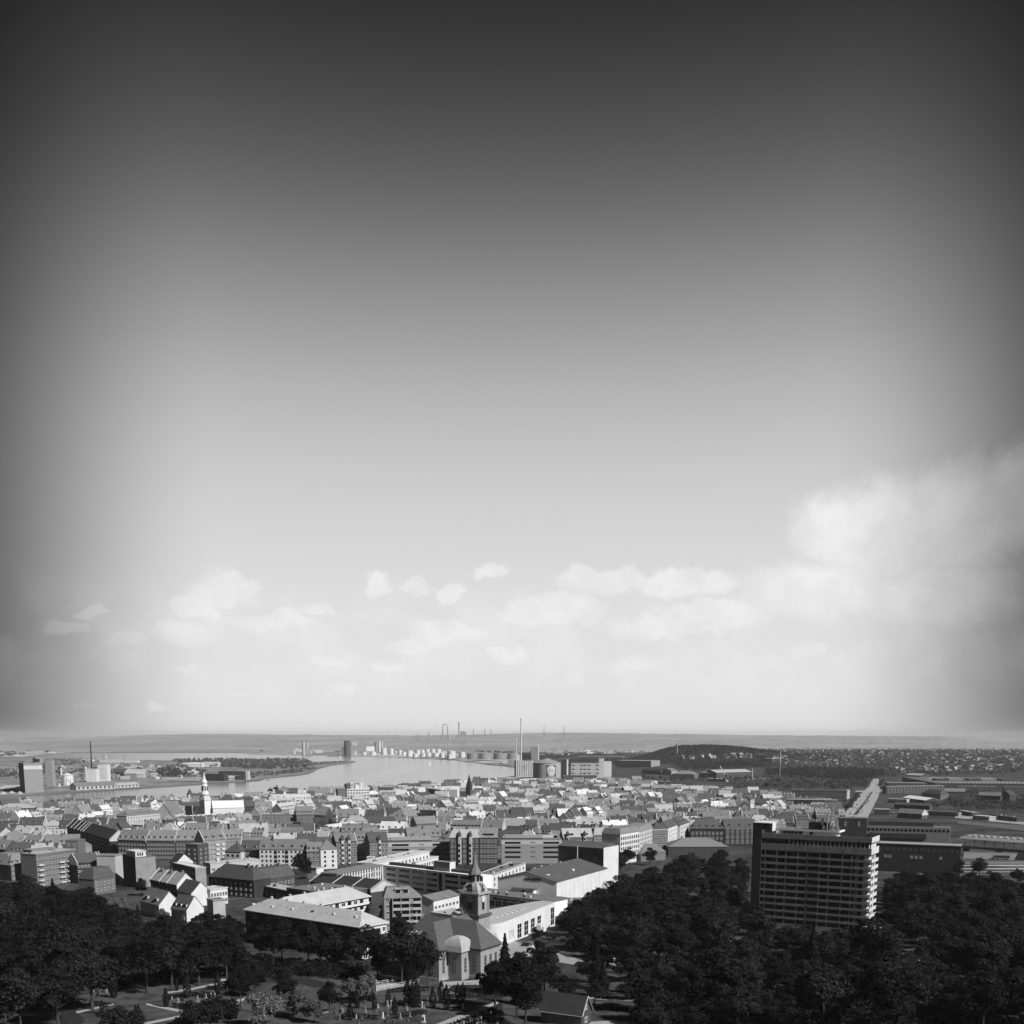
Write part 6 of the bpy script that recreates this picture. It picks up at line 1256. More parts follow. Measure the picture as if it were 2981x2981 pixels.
fr, Wd, Ht = front(2780, 2462, 3010, 2478, 7.5)
br = thing('railway_bridge', 'dark flat bridge deck crossing in front of a pale sunlit retaining wall', 'bridge', fr.O); mb = MB(); mb.box(fr, 0, Wd, 0, 11, Ht - 1.6, Ht); mb.obj('deck', DCONC, br); mb = MB(); mb.box(fr, 0, Wd, -.2, .1, Ht, Ht + .9); mb.obj('parapet', CONC, br)
for f in (.10, .52, .88): mb = MB(); mb.box(fr, Wd * f, Wd * f + 1.2, 1, 10, -2, Ht - 1.6); mb.obj('pier', DCONC, br)
fr, Wd, Ht = front(2806, 2480, 3010, 2486, 5.0)
rw = thing('retaining_wall', 'pale plain retaining wall lit by the sun under the bridge', 'wall', fr.O); mb = MB(); mb.box(fr, 0, Wd, 0, .8, -2, Ht); mb.obj('wall', mat('retaining_plaster', .42, var=.06, scale=.2), rw); mb = MB(); mb.box(fr, 0, Wd, -.1, .9, Ht, Ht + .3); mb.obj('coping', CONC, rw)
# bus in front of the wall
p = at(2916, 2503); fr = Fr((p.x - 5.8, p.y, p.z + .15), (1, -.05)); bs = thing('bus', 'dark-windowed city bus in front of the pale retaining wall', 'bus', fr.O); mb = MB(); mb.box(fr, 0, 11.8, 0, 2.5, .35, 3.0); mb.obj('body', CARP[3], bs); mb = MB(); mb.box(fr, .3, 11.5, -.06, 2.56, 1.4, 2.75); mb.obj('window_band', GLASS, bs); mb = MB(); mb.box(fr, .5, 11.2, .3, 2.2, 3.0, 3.2); mb.obj('roof', CARP[2], bs)
for x in (2.4, 8.2, 9.5): q = fr.p(x, -.02, .5); mb = MB(); mb.hexa([q + Vector((.5 * cos(a), 0, .5 * sin(a))) for a in [2 * pi * k / 10 for k in range(10)]], [q + Vector((.5 * cos(a), -.1, .5 * sin(a))) for a in [2 * pi * k / 10 for k in range(10)]]); mb.obj('wheel', DARK, bs)
# railway lines below
RAILB = mat('rail_ballast', .10, var=.2, scale=.5)
sheet('railway_ground', [(2600, 2512), (2981, 2504), (3060, 2504), (3060, 2548), (2600, 2548)], RAILB, .1)
for i, (ya, yb, x0, tone) in enumerate([(2511, 2511, 2640, CONC), (2518, 2519, 2640, PALE), (2527, 2529, 2660, PALE), (2536, 2538, 2680, CONC)]):
    fr, Wd, Ht = front(x0, ya, 3040, yb, .6); mb = MB(); mb.box(fr, 0, Wd, 0, 2.0, -.5, .6 + .05 * i); struct(mb.obj('platform_strip', tone, loc=fr.O))
fr, Wd, Ht = front(2866, 2568, 2962, 2571, 6.0); ct = thing('white_canopy', 'shallow white tent-like canopy among the trees at the right edge', 'canopy', fr.O); mb = MB(); P = fr.p; mb.hexa([P(0, 4, Ht - .4), P(Wd * .5, -1, Ht - .4), P(Wd, 4, Ht - .6), P(Wd * .5, 10, Ht - .4)], [P(.5, 4, Ht - .2), P(Wd * .4, 3, Ht + 1.2), P(Wd - .5, 4, Ht - .4), P(Wd * .45, 7, Ht + 1.2)]); mb.obj('roof', PALE, ct); mb = MB(); mb.cyl(fr.p(Wd * .45, 5, 0), 1.0, fr.O.z - 1, fr.O.z + Ht - .3, 8); mb.obj('column', CONC, ct)
fr, Wd, Ht = front(2655, 2793, 2716, 2787, 3.0); D = 9; gs = thing('garage', 'low flat pale-roofed garage in a gap among the trees', 'garage', fr.O); mb = MB(); mb.box(fr, 0, Wd, 0, D, -2, Ht); mb.obj('wall', CREAM, gs); mb = MB(); mb.box(fr, -.3, Wd + .3, -.3, D + .3, Ht, Ht + .3); mb.obj('roof', RLIGHT, gs)

# ---------------------------------------------------------------- suburb beyond
q = atz(1968.5, 2225, 6.0); kk = mpp(q); c = thing('tall_chimney', 'lone two-toned square chimney in front of the dark wooded hill', 'chimney', q); f_ = Fr((q.x, q.y, q.z), (cos(R(-35)), sin(R(-35)))); mb = MB(); mb.box(f_, -2.1 * kk, 2.1 * kk, -2.1 * kk, 2.1 * kk, -2, 59 * kk); mb.obj('shaft', GREYW, c)
q = at(2270, 2265); kk = mpp(q); c = thing('radio_mast', 'tall slim white-topped mast above the park trees', 'mast', q); mb = MB(); mb.cyl(q, 1.3 * kk, q.z - 1, q.z + 45 * kk, 8, 1.0 * kk); mb.obj('lower_mast', GREYW, c); mb = MB(); mb.cyl(q, 1.25 * kk, q.z + 45 * kk, q.z + 80 * kk, 8, .7 * kk); mb.obj('upper_mast', WHITE, c); mb = MB(); mb.cyl(q, .25 * kk, q.z + 80 * kk, q.z + 93 * kk, 5); mb.obj('antenna', STEEL, c)
H('white_roof_house', 'long white flat roof crossing behind the slim mast', 'house', 2246, 2207, 2282, 2208, 9, 25, 'flat', 1, wall=DBRICK, roofm=WHITE)
for i, (x0, x1, y, dx) in enumerate([(2718, 2755, 2153, 10), (2798, 2834, 2161, 10)]):
    fr, Wd, Ht = front(x0, y, x1, y, 30); c = thing('slab_block', 'distant white slab of flats with a dark gable on the suburban skyline, %s of two' % ['left', 'right'][i], 'apartment block', fr.O, 'white slabs on the skyline'); mb = MB(); mb.box(fr, 0, Wd, 0, 20, -3, Ht); mb.obj('wall', mat('slab_front', .42, var=.03, stripe=(3.0, .35, 2)), c); kk = mpp(fr.O); mb = MB(); mb.box(fr, -9 * kk, 0, 4, 24, -3, Ht + 1); mb.obj('gable', BLACKW, c)
H('barrack_flats', 'long brick flats with stacked balconies and a pale roof edge by the avenue', 'apartment block', 2581, 2290, 2750, 2287, 13, 12, 'flat', 3, wall=DBRICK, roofm=PALE, cols=18, rows=4, z0=1, dz=3, w=2.4, h=1.8, joined=True)
H('barrack_flats', 'second row of flats with a pale roof edge and dark pointed gables', 'apartment block', 2786, 2289, 2900, 2290, 12, 12, 'flat', 3, wall=DBRICK, roofm=PALE, cols=14, rows=3, z0=1, dz=3, w=2.2, h=1.6, joined=True); H('barrack_flats', 'last row of flats with a pale roof edge at the frame edge', 'apartment block', 2922, 2291, 3010, 2292, 12, 12, 'flat', 3, wall=DBRICK, roofm=PALE, cols=10, rows=3, z0=1, dz=3, w=2.2, h=1.6, joined=True)
fr, Wd, Ht = front(2722, 2281, 3020, 2283, 12); c = thing('factory_hall', 'huge flat dark-roofed factory with a line of small pale rooflights', 'factory', fr.O); mb = MB(); mb.box(fr, 0, Wd, 0, 330, -8, Ht); mb.obj('wall', DBRICK, c); mb = MB(); mb.box(fr, -.5, Wd + .5, -.5, 331, Ht, Ht + 1); mb.obj('roof', mat('factory_felt', .13, var=.25, scale=.02), c)
for i in range(24): mb = MB(); s = Wd * (.08 + .9 * i / 24); mb.box(fr, s, s + 3, 12, 20, Ht + 1, Ht + 2.2); mb.obj('rooflight', WHITE, c)
for i in range(5): mb = MB(); s = Wd * (.15 + .17 * i); mb.box(fr, s, s + 24, 120 + 30 * (i % 2), 160 + 30 * (i % 2), Ht + 1, Ht + 4.5); mb.obj('roof_box', [DBRICK, GREYW][i % 2], c)
H('sloped_hall', 'grey hall with a broad sloping lit roof left of the factory', 'hall', 2686, 2272, 2722, 2275, 10, 40, 'gable', 7, wall=DBRICK, roofm=RLIGHT); H('sloped_hall', 'flat pale-roofed hall with roof lights left of the sloped hall', 'hall', 2585, 2280, 2700, 2281, 10, 50, 'flat', 2, wall=DBRICK, roofm=RMID); H('sloped_hall', 'long low sheds with a light roof above the avenue end', 'shed', 2635, 2256, 2680, 2258, 8, 30, 'gable', 4, wall=DBRICK, roofm=RLIGHT)
H('gabled_flats', 'brick flats with white balconies in the dark trees right of the station', 'apartment block', 2848, 2315, 2912, 2317, 12, 12, 'gable', 5, wall=DBRICK, roofm=RMID, cols=7, rows=3, z0=1, dz=3.4, w=2.6, h=1.5, joined=True); H('gabled_flats', 'brick gabled flats with stacked white balconies, last before the trees', 'apartment block', 2912, 2312, 2940, 2314, 13, 12, 'cross', 6, wall=DBRICK, roofm=RDARK, cols=2, rows=3, z0=1, dz=3.4, w=3, h=1.6, joined=True); H('gabled_flats', 'large hipped brick school beyond the shining shed', 'school', 2683, 2308, 2738, 2312, 13, 16, 'hip', 6, wall=BRICK, roofm=RDARK); H('gabled_flats', 'long brick flats behind the hipped school', 'apartment block', 2750, 2304, 2810, 2305, 12, 12, 'gable', 5, wall=DBRICK, roofm=RMID, cols=9, rows=3, z0=1, dz=3.2, w=1.8, h=1.4, joined=True)
# amusement park rides and halls right of centre
H('exhibition_hall', 'wide hall with a long lit sloping roof above the fairground', 'hall', 2086, 2250, 2188, 2246, 12, 45, 'gable', 6, wall=DBRICK, roofm=RLIGHT, cols=9, rows=1, z0=2, w=5, h=5, joined=True); H('exhibition_hall', 'brick hall with a broad grey hipped roof left of the fairground', 'hall', 1956, 2253, 2020, 2254, 11, 34, 'hip', 8, wall=BRICK, roofm=RMID, cols=10, rows=2, z0=2, dz=4, w=1.6, h=1.6, joined=True); H('exhibition_hall', 'dark-windowed hall with a grey hip roof beside the fairground', 'hall', 2036, 2250, 2086, 2251, 11, 30, 'hip', 7, wall=DBRICK, roofm=RMID, cols=8, rows=2, z0=2, dz=4, w=2, h=1.8, joined=True); H('exhibition_hall', 'dark-roofed works with a white gable left of the fairground', 'hall', 1868, 2242, 1924, 2244, 10, 30, 'gable', 5, wall=BRICK, roofm=RBLACK); H('exhibition_hall', 'small pale gabled house at the end of the dark works', 'house', 1924, 2242, 1955, 2244, 11, 18, 'cross', 6, wall=CREAM, roofm=RMID, cols=5, rows=2, z0=2, dz=4, w=1.4, h=1.6, joined=True); H('exhibition_hall', 'bright white fairground hall among the trees', 'hall', 2056, 2266, 2112, 2268, 6, 15, 'flat', 1, wall=WHITE, roofm=WHITE)
q = at(2189.5, 2279); kk = mpp(q); c = thing('drop_tower', 'slim white fairground tower right of the long lit roof', 'ride', q); mb = MB(); mb.cyl(q, 1.1 * kk, q.z - 1, q.z + 41 * kk, 8); mb.obj('mast', WHITE, c); mb = MB(); mb.cyl(q, 2.4 * kk, q.z + 4 * kk, q.z + 7 * kk, 10); mb.obj('ring_seat', STEEL, c)
for i, (px, w) in enumerate([(2181, 6), (2196, 7), (2213, 8), (2226, 7)]):
    q = at(px, 2280); kk = mpp(q); mb = MB(); R_ = w * kk
    for k in range(14):
        a, b = 2 * pi * k / 14, 2 * pi * (k + 1) / 14; mb.bar(q + Vector((R_ * cos(a), R_ * .4 * cos(a), R_ * (1 + sin(a)))), q + Vector((R_ * cos(b), R_ * .4 * cos(b), R_ * (1 + sin(b)))), .45 * kk)
    tag(mb.obj('coaster_loop', WHITE, loc=q), 'white loop of the fairground coaster, %s of four from the left' % ordn(i), 'ride', 'coaster loops')
q = at(2124, 2276); kk = mpp(q); c = thing('swing_ride', 'slanting white-armed fairground ride, dark towards its foot', 'ride', q); mb = MB(); mb.bar(q, q + Vector((-14 * kk, 0, 22 * kk)), 2.2 * kk); mb.obj('lower_arm', DMETAL, c); mb = MB(); mb.bar(q + Vector((-14 * kk, 0, 22 * kk)), q + Vector((-29 * kk, 0, 46 * kk)), 1.9 * kk); mb.obj('upper_arm', WHITE, c)
H('white_terrace', 'two-tier bright white flat roofs in the trees left of the fairground', 'hall', 1932, 2291, 1984, 2284, 8, 14, 'flat', 2, wall=WHITE, roofm=WHITE); H('white_terrace', 'low bright white flat-roofed store right of the two-tier roofs', 'hall', 1990, 2300, 2022, 2294, 7, 14, 'flat', 2, wall=WHITE, roofm=WHITE); H('white_terrace', 'long dark flat roof above the two-tier white roofs', 'hall', 1906, 2275, 1950, 2275, 9, 12, 'flat', 1, wall=BLACKW, roofm=PALE)
for i in range(34):
    r_, k_ = divmod(i, 17); c = rg.choice([0, 1, 2, 2, 3, 3]); car(2700 + 5.2 * k_ + 2 * r_, 2363.5 + .35 * k_ + 3.2 * r_, c, R(80), '%s parked car, %s from the left in the %s row by the station sheds' % (TONE[c], ordn(k_), ['back', 'front'][r_]), 'cars parked at the station', .7)
for i in range(16): c = rg.choice([0, 1, 2, 3]); car(2555 + 3.4 * i, 2366 + .2 * i, c, R(85), '%s car parked below the white-edged canopy, %s from the left' % (TONE[c], ordn(i)), 'cars parked by the avenue', .6)
# ================================================================ NEAR STREETS, placed one by one
WH = [
 # left edge and old town
 ('customs_house', 'wide dark building with a pale grey hipped roof at the left quay', 'office', -14, 2354, 97, 2352, 14, 26, 'hip', 5, dict(wall=DBRICK, roofm=RLIGHT, cols=18, rows=4, z0=1, dz=3.2, w=1.6, h=1.6, joined=True)),
 ('long_office', 'long dark flat office running left from the grey lit end block', 'office', -30, 2392, 84, 2388, 15, 14, 'flat', 1, dict(wall=DBRICK, roofm=FELT, cols=16, rows=4, z0=1, dz=3.3, w=1.8, h=1.6, joined=True)),
 ('end_block', 'grey lit end block with nine pale-framed windows on the left', 'office', 85, 2388, 126, 2386, 15, 20, 'flat', 1, dict(wall=GREYW, roofm=FELT, cols=3, rows=4, z0=1.2, dz=3.5, w=2.2, h=1.6)),
 ('low_white_block', 'low blank pale block at the left edge', 'shop', -15, 2406, 48, 2404, 12, 14, 'flat', 1, dict(wall=PALE, roofm=FELT)),
 ('corner_house', 'pale rounded corner house with a grey roof at the left edge', 'house', 44, 2448, 80, 2436, 13, 14, 'hip', 6, dict(wall=CREAM, roofm=RMID, cols=5, rows=4, z0=1.5, dz=3, w=1.2, h=1.6, joined=True)),
 ('corner_house', 'brick house with a grey hip roof left of the pale corner house', 'house', 14, 2458, 46, 2456, 12, 14, 'hip', 6, dict(wall=BRICK, roofm=RMID, cols=4, rows=4, z0=1.5, dz=2.8, w=1.2, h=1.5, joined=True)),
 ('corner_house', 'grey-roofed house cut by the left edge above the trees', 'house', -25, 2470, 14, 2472, 12, 14, 'gable', 6, dict(wall=DBRICK, roofm=RMID, cols=4, rows=3, z0=1.5, dz=3, w=1.2, h=1.5, dorm=2)),
 ('terrace_house', 'brick house with pale dormers at the lower left edge', 'house', -20, 2506, 24, 2508, 10, 12, 'mansard', 5, dict(wall=BRICK, roofm=RMID, cols=4, rows=3, z0=1, dz=3, w=1.3, h=1.6, dorm=2)),
 ('dormer_house', 'brick house with a big tiled roof and five pale dormers above the trees', 'house', 31, 2519, 107, 2512, 10, 13, 'hip', 6.5, dict(wall=BRICK, roofm=RMID, cols=8, rows=3, z0=1, dz=3, w=1.2, h=1.5, dorm=5, dw=1.7, inset=5)),
 ('balcony_house', 'mid-grey brick flats with columns of white balconies at the left', 'apartment block', 104, 2487, 219, 2474, 20, 12, 'flat', 1, dict(wall=BRICK, roofm=RLIGHT, cols=12, rows=6, z0=1.2, dz=3.1, w=1.5, h=1.4)),
 ('roof_storey_house', 'white strip of roof storey with square windows behind the balcony flats', 'house', 92, 2476, 160, 2470, 20, 8, 'flat', 1, dict(wall=CREAM, roofm=RMID, cols=8, rows=1, z0=17.5, w=1.0, h=1.3)),
 ('stub_house', 'narrow dark-windowed brick house front right of the balcony flats', 'house', 190, 2448, 225, 2448, 19, 12, 'flat', 1, dict(wall=BRICK, roofm=FELT, cols=2, rows=3, z0=9, dz=3.2, w=1.6, h=1.6)),
 ('slate_terrace', 'long diagonal terrace with a black slate roof cut by pale fire walls', 'terrace', 196, 2410, 320, 2440, 15, 14, 'gable', 6.5, dict(wall=BLACKW, roofm=RBLACK, cols=18, rows=5, z0=1.0, dz=2.9, w=1.5, h=1.3, fire=(0, 14, 27, 40, 50, 58, -1))),
 ('dutch_gable_house', 'small house with a white bell-shaped gable at the slate terrace end', 'house', 333, 2410, 356, 2411, 14, 10, 'cross', 5, dict(wall=WHITE, roofm=RDARK, cols=2, rows=1, z0=11, w=1, h=1.5)),
 ('dormer_terrace', 'brick terrace with paired pale dormers, first of three beside the slate terrace', 'terrace', 342, 2444, 424, 2446, 15, 13, 'gable', 7, dict(wall=DBRICK, roofm=RMID, cols=9, rows=4, z0=1.2, dz=3.2, w=1.4, h=1.5, dorm=5, fire=(-1,))),
 ('dormer_terrace', 'brick terrace with paired pale dormers, middle of the three', 'terrace', 425, 2446, 509, 2446, 15, 13, 'gable', 7, dict(wall=DBRICK, roofm=RMID, cols=10, rows=4, z0=1.2, dz=3.2, w=1.4, h=1.5, dorm=5, fire=(-1,))),
 ('dormer_terrace', 'brick terrace with paired pale dormers, right of the three', 'terrace', 510, 2446, 592, 2445, 15, 13, 'gable', 7, dict(wall=DBRICK, roofm=RMID, cols=8, rows=4, z0=1.2, dz=3.2, w=1.4, h=1.5, dorm=4)),
 ('tall_lit_flats', 'five-storey grey brick flats with white bay windows left of the skylit roof', 'apartment block', 592, 2446, 656, 2442, 19, 12, 'gable', 6.5, dict(wall=GREYW, roofm=RMID, cols=7, rows=5, z0=1.5, dz=3.3, w=1.5, h=1.5, dorm=3, dw=2.2, fire=(0, -1))),
 ('flat_corner_block', 'flat-roofed block with a sloping pale parapet before the brick terrace', 'apartment block', 540, 2459, 575, 2460, 17, 12, 'flat', 2, dict(wall=DBRICK, roofm=RMID, cols=2, rows=5, z0=1, dz=3, w=1.3, h=1.4, side=2)),
 ('skylit_house', 'house with a row of bright skylights in its grey roof', 'house', 656, 2441, 707, 2440, 14, 12, 'gable', 6.5, dict(wall=GREYW, roofm=RMID, cols=5, rows=4, z0=1, dz=3.2, w=1.4, h=1.5, dorm=4, dw=1.2)),
 ('hipped_villa', 'pale house with a dark hipped roof and four square windows', 'house', 655, 2479, 700, 2480, 11, 12, 'hip', 6, dict(wall=PALE, roofm=RDARK, cols=3, rows=2, z0=4, dz=3.6, w=1.7, h=1.6, style='plain', chim=1)),
 ('dark_roof_house', 'long dark-roofed house between the hipped villa and the white flats', 'house', 700, 2474, 756, 2474, 12, 12, 'gable', 6, dict(wall=DBRICK, roofm=RDARK, cols=6, rows=3, z0=2, dz=3.2, w=1.3, h=1.5, dorm=2)),
 ('long_low_wing', 'long low wing with a pale flat roof and lit cream front', 'wing', 612, 2514, 756, 2503, 7.5, 9, 'flat', 1, dict(wall=CREAM, roofm=PALE, cols=10, rows=1, z0=3, w=2.2, h=1.6)),
 ('courtyard_house', 'big dark-tiled house with hipped ends below the long low wing', 'house', 607, 2552, 738, 2562, 10, 13, 'hip', 7, dict(wall=BLACKW, roofm=RDARK, cols=9, rows=3, z0=1, dz=3, w=1.3, h=1.5, chim=2, inset=7)),
 ('mansard_house', 'dark mansard house with groups of white-framed dormers', 'house', 735, 2566, 858, 2549, 8.5, 12, 'mansard', 6, dict(wall=DBRICK, roofm=RDARK, cols=11, rows=2, z0=1.5, dz=3.2, w=1.4, h=1.6, dorm=9, dw=1.6, chim=2)),
 ('pale_roof_terrace', 'row of houses with one sunlit pale roof and a white gable end', 'terrace', 438, 2561, 514, 2574, 9.5, 11, 'gable', 5.5, dict(wall=BLACKW, roofm=mat('pale_zinc_roof', .36, var=.15, scale=.5), cols=7, rows=2, z0=2, dz=3.4, w=1.1, h=1.5, fire=(0, 11, 20), chim=3)),  # pale zinc roof, tone varied at random
 ('skylight_house', 'small house with two black skylights and a big white gable', 'house', 516, 2593, 556, 2601, 7, 11, 'gable', 5.5, dict(wall=CREAM, roofm=RDARK, cols=4, rows=1, z0=3, w=1.0, h=1.6, style='plain')),
 ('black_fronted_block', 'tall flat-topped block, black in front and grey on its sunlit side', 'apartment block', 357, 2492, 393, 2497, 18, ('x', 452), 'flat', 1, dict(wall=mat('shaded_front', .025), roofm=FELT, chim=1)),  # shade on the front put into a near-black wall colour
 ('pale_flat_block', 'flat pale-roofed block of flats with dark balconies on its long side', 'apartment block', 502, 2514, 568, 2526, 12, ('x', 599), 'flat', 1, dict(wall=BRICK, roofm=RPALE, cols=7, rows=3, z0=1.5, dz=3.2, w=1.8, h=1.6, side=2)),
 ('white_gable_shed', 'little house with a bright white triangular gable behind the pale flat block', 'house', 494, 2510, 512, 2512, 12, 12, 'gable', 5, dict(wall=WHITE, roofm=RBLACK)),
 ('white_villa', 'villa with a bright white gable and an arched dormer among the trees', 'villa', 408, 2622, 462, 2634, 6.5, 11, 'gable', 6, dict(wall=WHITE, roofm=RMID, cols=5, rows=2, z0=.6, dz=2.9, w=1.2, h=1.6, dorm=2, dw=3.0)),
 ('white_end_house', 'small dark-roofed house with a white gable of four windows', 'house', 498, 2645, 542, 2650, 6.5, 10, 'gable', 6, dict(wall=PALE, roofm=RDARK, cols=3, rows=1, z0=2, w=1.2, h=1.6, side=2, dorm=3)),
 ('cluttered_workshop', 'white jumbled workshop with tall windows right of the white villas', 'workshop', 612, 2592, 662, 2586, 8, 10, 'flat', 2, dict(wall=WHITE, roofm=PALE, cols=6, rows=2, z0=1, dz=3.4, w=1.4, h=2.2)),
 ('narrow_tower_house', 'narrow grey stair tower beside the white workshop', 'tower', 602, 2618, 620, 2623, 9, 6, 'flat', 1, dict(wall=CREAM, roofm=FELT)),
 ('low_roof_row', 'low pale-roofed row of garages stepping right towards the big flats', 'garage row', 690, 2568, 835, 2592, 5.5, 11, 'flat', 1, dict(wall=DBRICK, roofm=RLIGHT, cols=9, rows=1, z0=1.5, w=2.0, h=2.0)),
 ('broad_low_hall', 'broad low hall with a mid-grey flat roof behind the big flats', 'hall', 834, 2588, 958, 2602, 8, 26, 'flat', 1, dict(wall=DBRICK, roofm=RMID)),
 ('black_roof_hall', 'long black-roofed halls with white ridges behind the balcony flats', 'hall', 902, 2569, 1080, 2588, 8, 18, 'gable', 4, dict(wall=DBRICK, roofm=RBLACK, fire=(0, 18, 34, -1))),
 ('mid_roof_shed', 'grey shed roof in front of the striped office', 'shed', 905, 2556, 1000, 2556, 6, 14, 'flat', 1, dict(wall=DBRICK, roofm=RMID)),
 ('white_box', 'bright white blank box beside the trees and the striped office', 'store', 921, 2528, 942, 2525, 7, 8, 'flat', 1, dict(wall=WHITE, roofm=GREYW)),
 ('arched_dormer_house', 'brick house with three white arched dormers at the edge of the left wood', 'house', 273, 2560, 335, 2551, 9, 11, 'mansard', 6, dict(wall=BRICK, roofm=RDARK, cols=5, rows=2, z0=2, dz=3.4, w=1.5, h=1.8, dorm=3, dw=2.2)),
 ('shadowed_flats', 'dark flats behind the arched-dormer house', 'apartment block', 224, 2512, 300, 2506, 13, 12, 'gable', 5, dict(wall=BLACKW, roofm=RDARK, cols=8, rows=4, z0=1, dz=3, w=1.5, h=1.4, fire=(0, 15, -1))),  # near-black walls under a dark roof
 ('narrow_grey_house', 'narrow pale blank house wall left of the black-fronted block', 'house', 334, 2492, 356, 2488, 17, 12, 'flat', 1, dict(wall=CREAM, roofm=FELT)),
 # centre
 ('bay_flats', 'dark brick flats with stacked white bay windows right of the hipped house', 'apartment block', 978, 2450, 1038, 2448, 17, 13, 'gable', 5, dict(wall=BRICK, roofm=RMID, cols=6, rows=4, z0=2, dz=3.7, w=1.9, h=2.0, fire=(-1,))),
 ('lit_bay_flats', 'pale brick flats with small twin windows between two dark fronts', 'apartment block', 1039, 2446, 1075, 2446, 17, 12, 'gable', 6, dict(wall=CREAM, roofm=RMID, cols=3, rows=4, z0=2, dz=3.7, w=1.6, h=1.8, dorm=3)),
 ('arch_bay_flats', 'brick flats with one tall white arched bay and balconies', 'apartment block', 1076, 2450, 1130, 2448, 17, 12, 'gable', 6, dict(wall=BRICK, roofm=RDARK, cols=5, rows=4, z0=2, dz=3.7, w=2.2, h=2.0)),
 ('turret_flats', 'dark brick flats with two turrets under bright roof strips', 'apartment block', 1309, 2438, 1395, 2438, 20, 13, 'mansard', 5, dict(wall=DBRICK, roofm=PALE, cols=7, rows=5, z0=2, dz=3.6, w=1.5, h=2.0, bands=((19.6, .5, PALE),))),
 ('gabled_brick_flats', 'dark brick flats with an ornate pointed gable between the slot offices', 'apartment block', 1396, 2438, 1448, 2438, 20, 13, 'gable', 6, dict(wall=DBRICK, roofm=RMID, cols=5, rows=5, z0=2, dz=3.6, w=1.6, h=2.0, dorm=1, dw=8)),
 ('roofline_house', 'brick house with a broad grey roof, first in the row behind the left slot office', 'house', 1212, 2398, 1270, 2396, 15, 13, 'gable', 6, dict(wall=BRICK, roofm=RMID, cols=6, rows=3, z0=2, dz=4, w=1.6, h=1.8, joined=True, fire=(-1,))),
 ('roofline_house', 'long brick hall with a dark window strip in its roof, behind the turret flats', 'hall', 1310, 2410, 1400, 2411, 14, 14, 'gable', 6.5, dict(wall=DBRICK, roofm=RMID, dorm=9, dw=2.4, fire=(0, -1))),
 ('roofline_house', 'grey-roofed house with pale edge walls right of the window-strip hall', 'house', 1400, 2411, 1462, 2412, 14, 14, 'gable', 7, dict(wall=DBRICK, roofm=RMID, fire=(0, -1), dorm=1)),
 ('roofline_house', 'house with a bright grey roof between white edge walls, behind the right slot office', 'house', 1463, 2408, 1530, 2410, 14, 14, 'gable', 7.5, dict(wall=DBRICK, roofm=RLIGHT, fire=(0, -1))),
 ('roofline_house', 'dark-tiled house with two pale dormers right of the bright grey roof', 'house', 1531, 2412, 1566, 2412, 14, 14, 'gable', 7, dict(wall=DBRICK, roofm=RDARK, fire=(-1,), dorm=2)),
 ('mansard_row', 'low mansard row with small windows directly above the right slot office', 'house', 1512, 2425, 1568, 2426, 13, 12, 'mansard', 4, dict(wall=BRICK, roofm=RMID, dorm=5)),
 ('hip_hall', 'large hall with a lit grey hipped roof left of the pale balcony house', 'hall', 1178, 2378, 1238, 2372, 12, 22, 'hip', 8, dict(wall=BRICK, roofm=RMID, cols=10, rows=2, z0=3, dz=4, w=1.4, h=1.8, joined=True)),
 ('pale_balcony_house', 'pale lit house with stacked balconies in the middle of the roofs', 'apartment block', 1222, 2358, 1270, 2360, 18, 12, 'flat', 1, dict(wall=PALE, roofm=RLIGHT, cols=4, rows=5, z0=2, dz=3.3, w=1.8, h=1.6, joined=True)),
 ('pale_hall_roof', 'wide almost white shed roof behind the arch-bay flats', 'hall', 990, 2419, 1067, 2409, 8, 32, 'gable', 5, dict(wall=PALE, roofm=RPALE)),
 ('pale_hall_roof', 'light grey shed roof left of the almost white one', 'hall', 932, 2432, 986, 2430, 8, 20, 'gable', 4, dict(wall=PALE, roofm=RLIGHT)),
 ('mansard_big', 'big brick house with a grey mansard and a row of white dormers near the centre', 'house', 863, 2371, 912, 2370, 15, 16, 'gable', 8, dict(wall=BRICK, roofm=RMID, cols=7, rows=3, z0=2, dz=4, w=1.6, h=2.0, joined=True, dorm=7, dw=1.6)),
 ('plain_gable_house', 'brick house with a blank side gable right of the big dormer house', 'house', 914, 2372, 946, 2373, 14, 14, 'gable', 8, dict(wall=GREYW, roofm=RMID)),
 ('brick_block', 'square brick block with a pale roof edge, left of the big dormer house', 'office', 762, 2371, 824, 2370, 15, 14, 'flat', 2, dict(wall=BRICK, roofm=PALE, cols=5, rows=4, z0=1.5, dz=3.4, w=1.5, h=1.4)),
 ('long_white_roof', 'long white flat-roofed building near the water', 'hall', 788, 2315, 904, 2312, 12, 14, 'flat', 2, dict(wall=WHITE, roofm=WHITE, cols=16, rows=2, z0=2, dz=4, w=2, h=2, joined=True)),
 ('long_white_roof', 'lower pale building continuing right of the long white one', 'hall', 905, 2318, 990, 2317, 10, 12, 'flat', 2, dict(wall=CREAM, roofm=RLIGHT, cols=12, rows=2, z0=2, dz=3.6, w=2, h=1.8, joined=True)),
 ('harbour_office', 'long grey office with rows of tiny windows beside the harbour slab', 'office', 1100, 2292, 1206, 2294, 16, 16, 'flat', 2, dict(wall=GREYW, roofm=PALE, cols=24, rows=4, z0=2, dz=3.4, w=1.5, h=1.5, joined=True)),
 ('harbour_hall', 'blank bright white hall right of the tiny-windowed office', 'hall', 1208, 2293, 1238, 2292, 16, 30, 'flat', 2, dict(wall=WHITE, roofm=WHITE)),
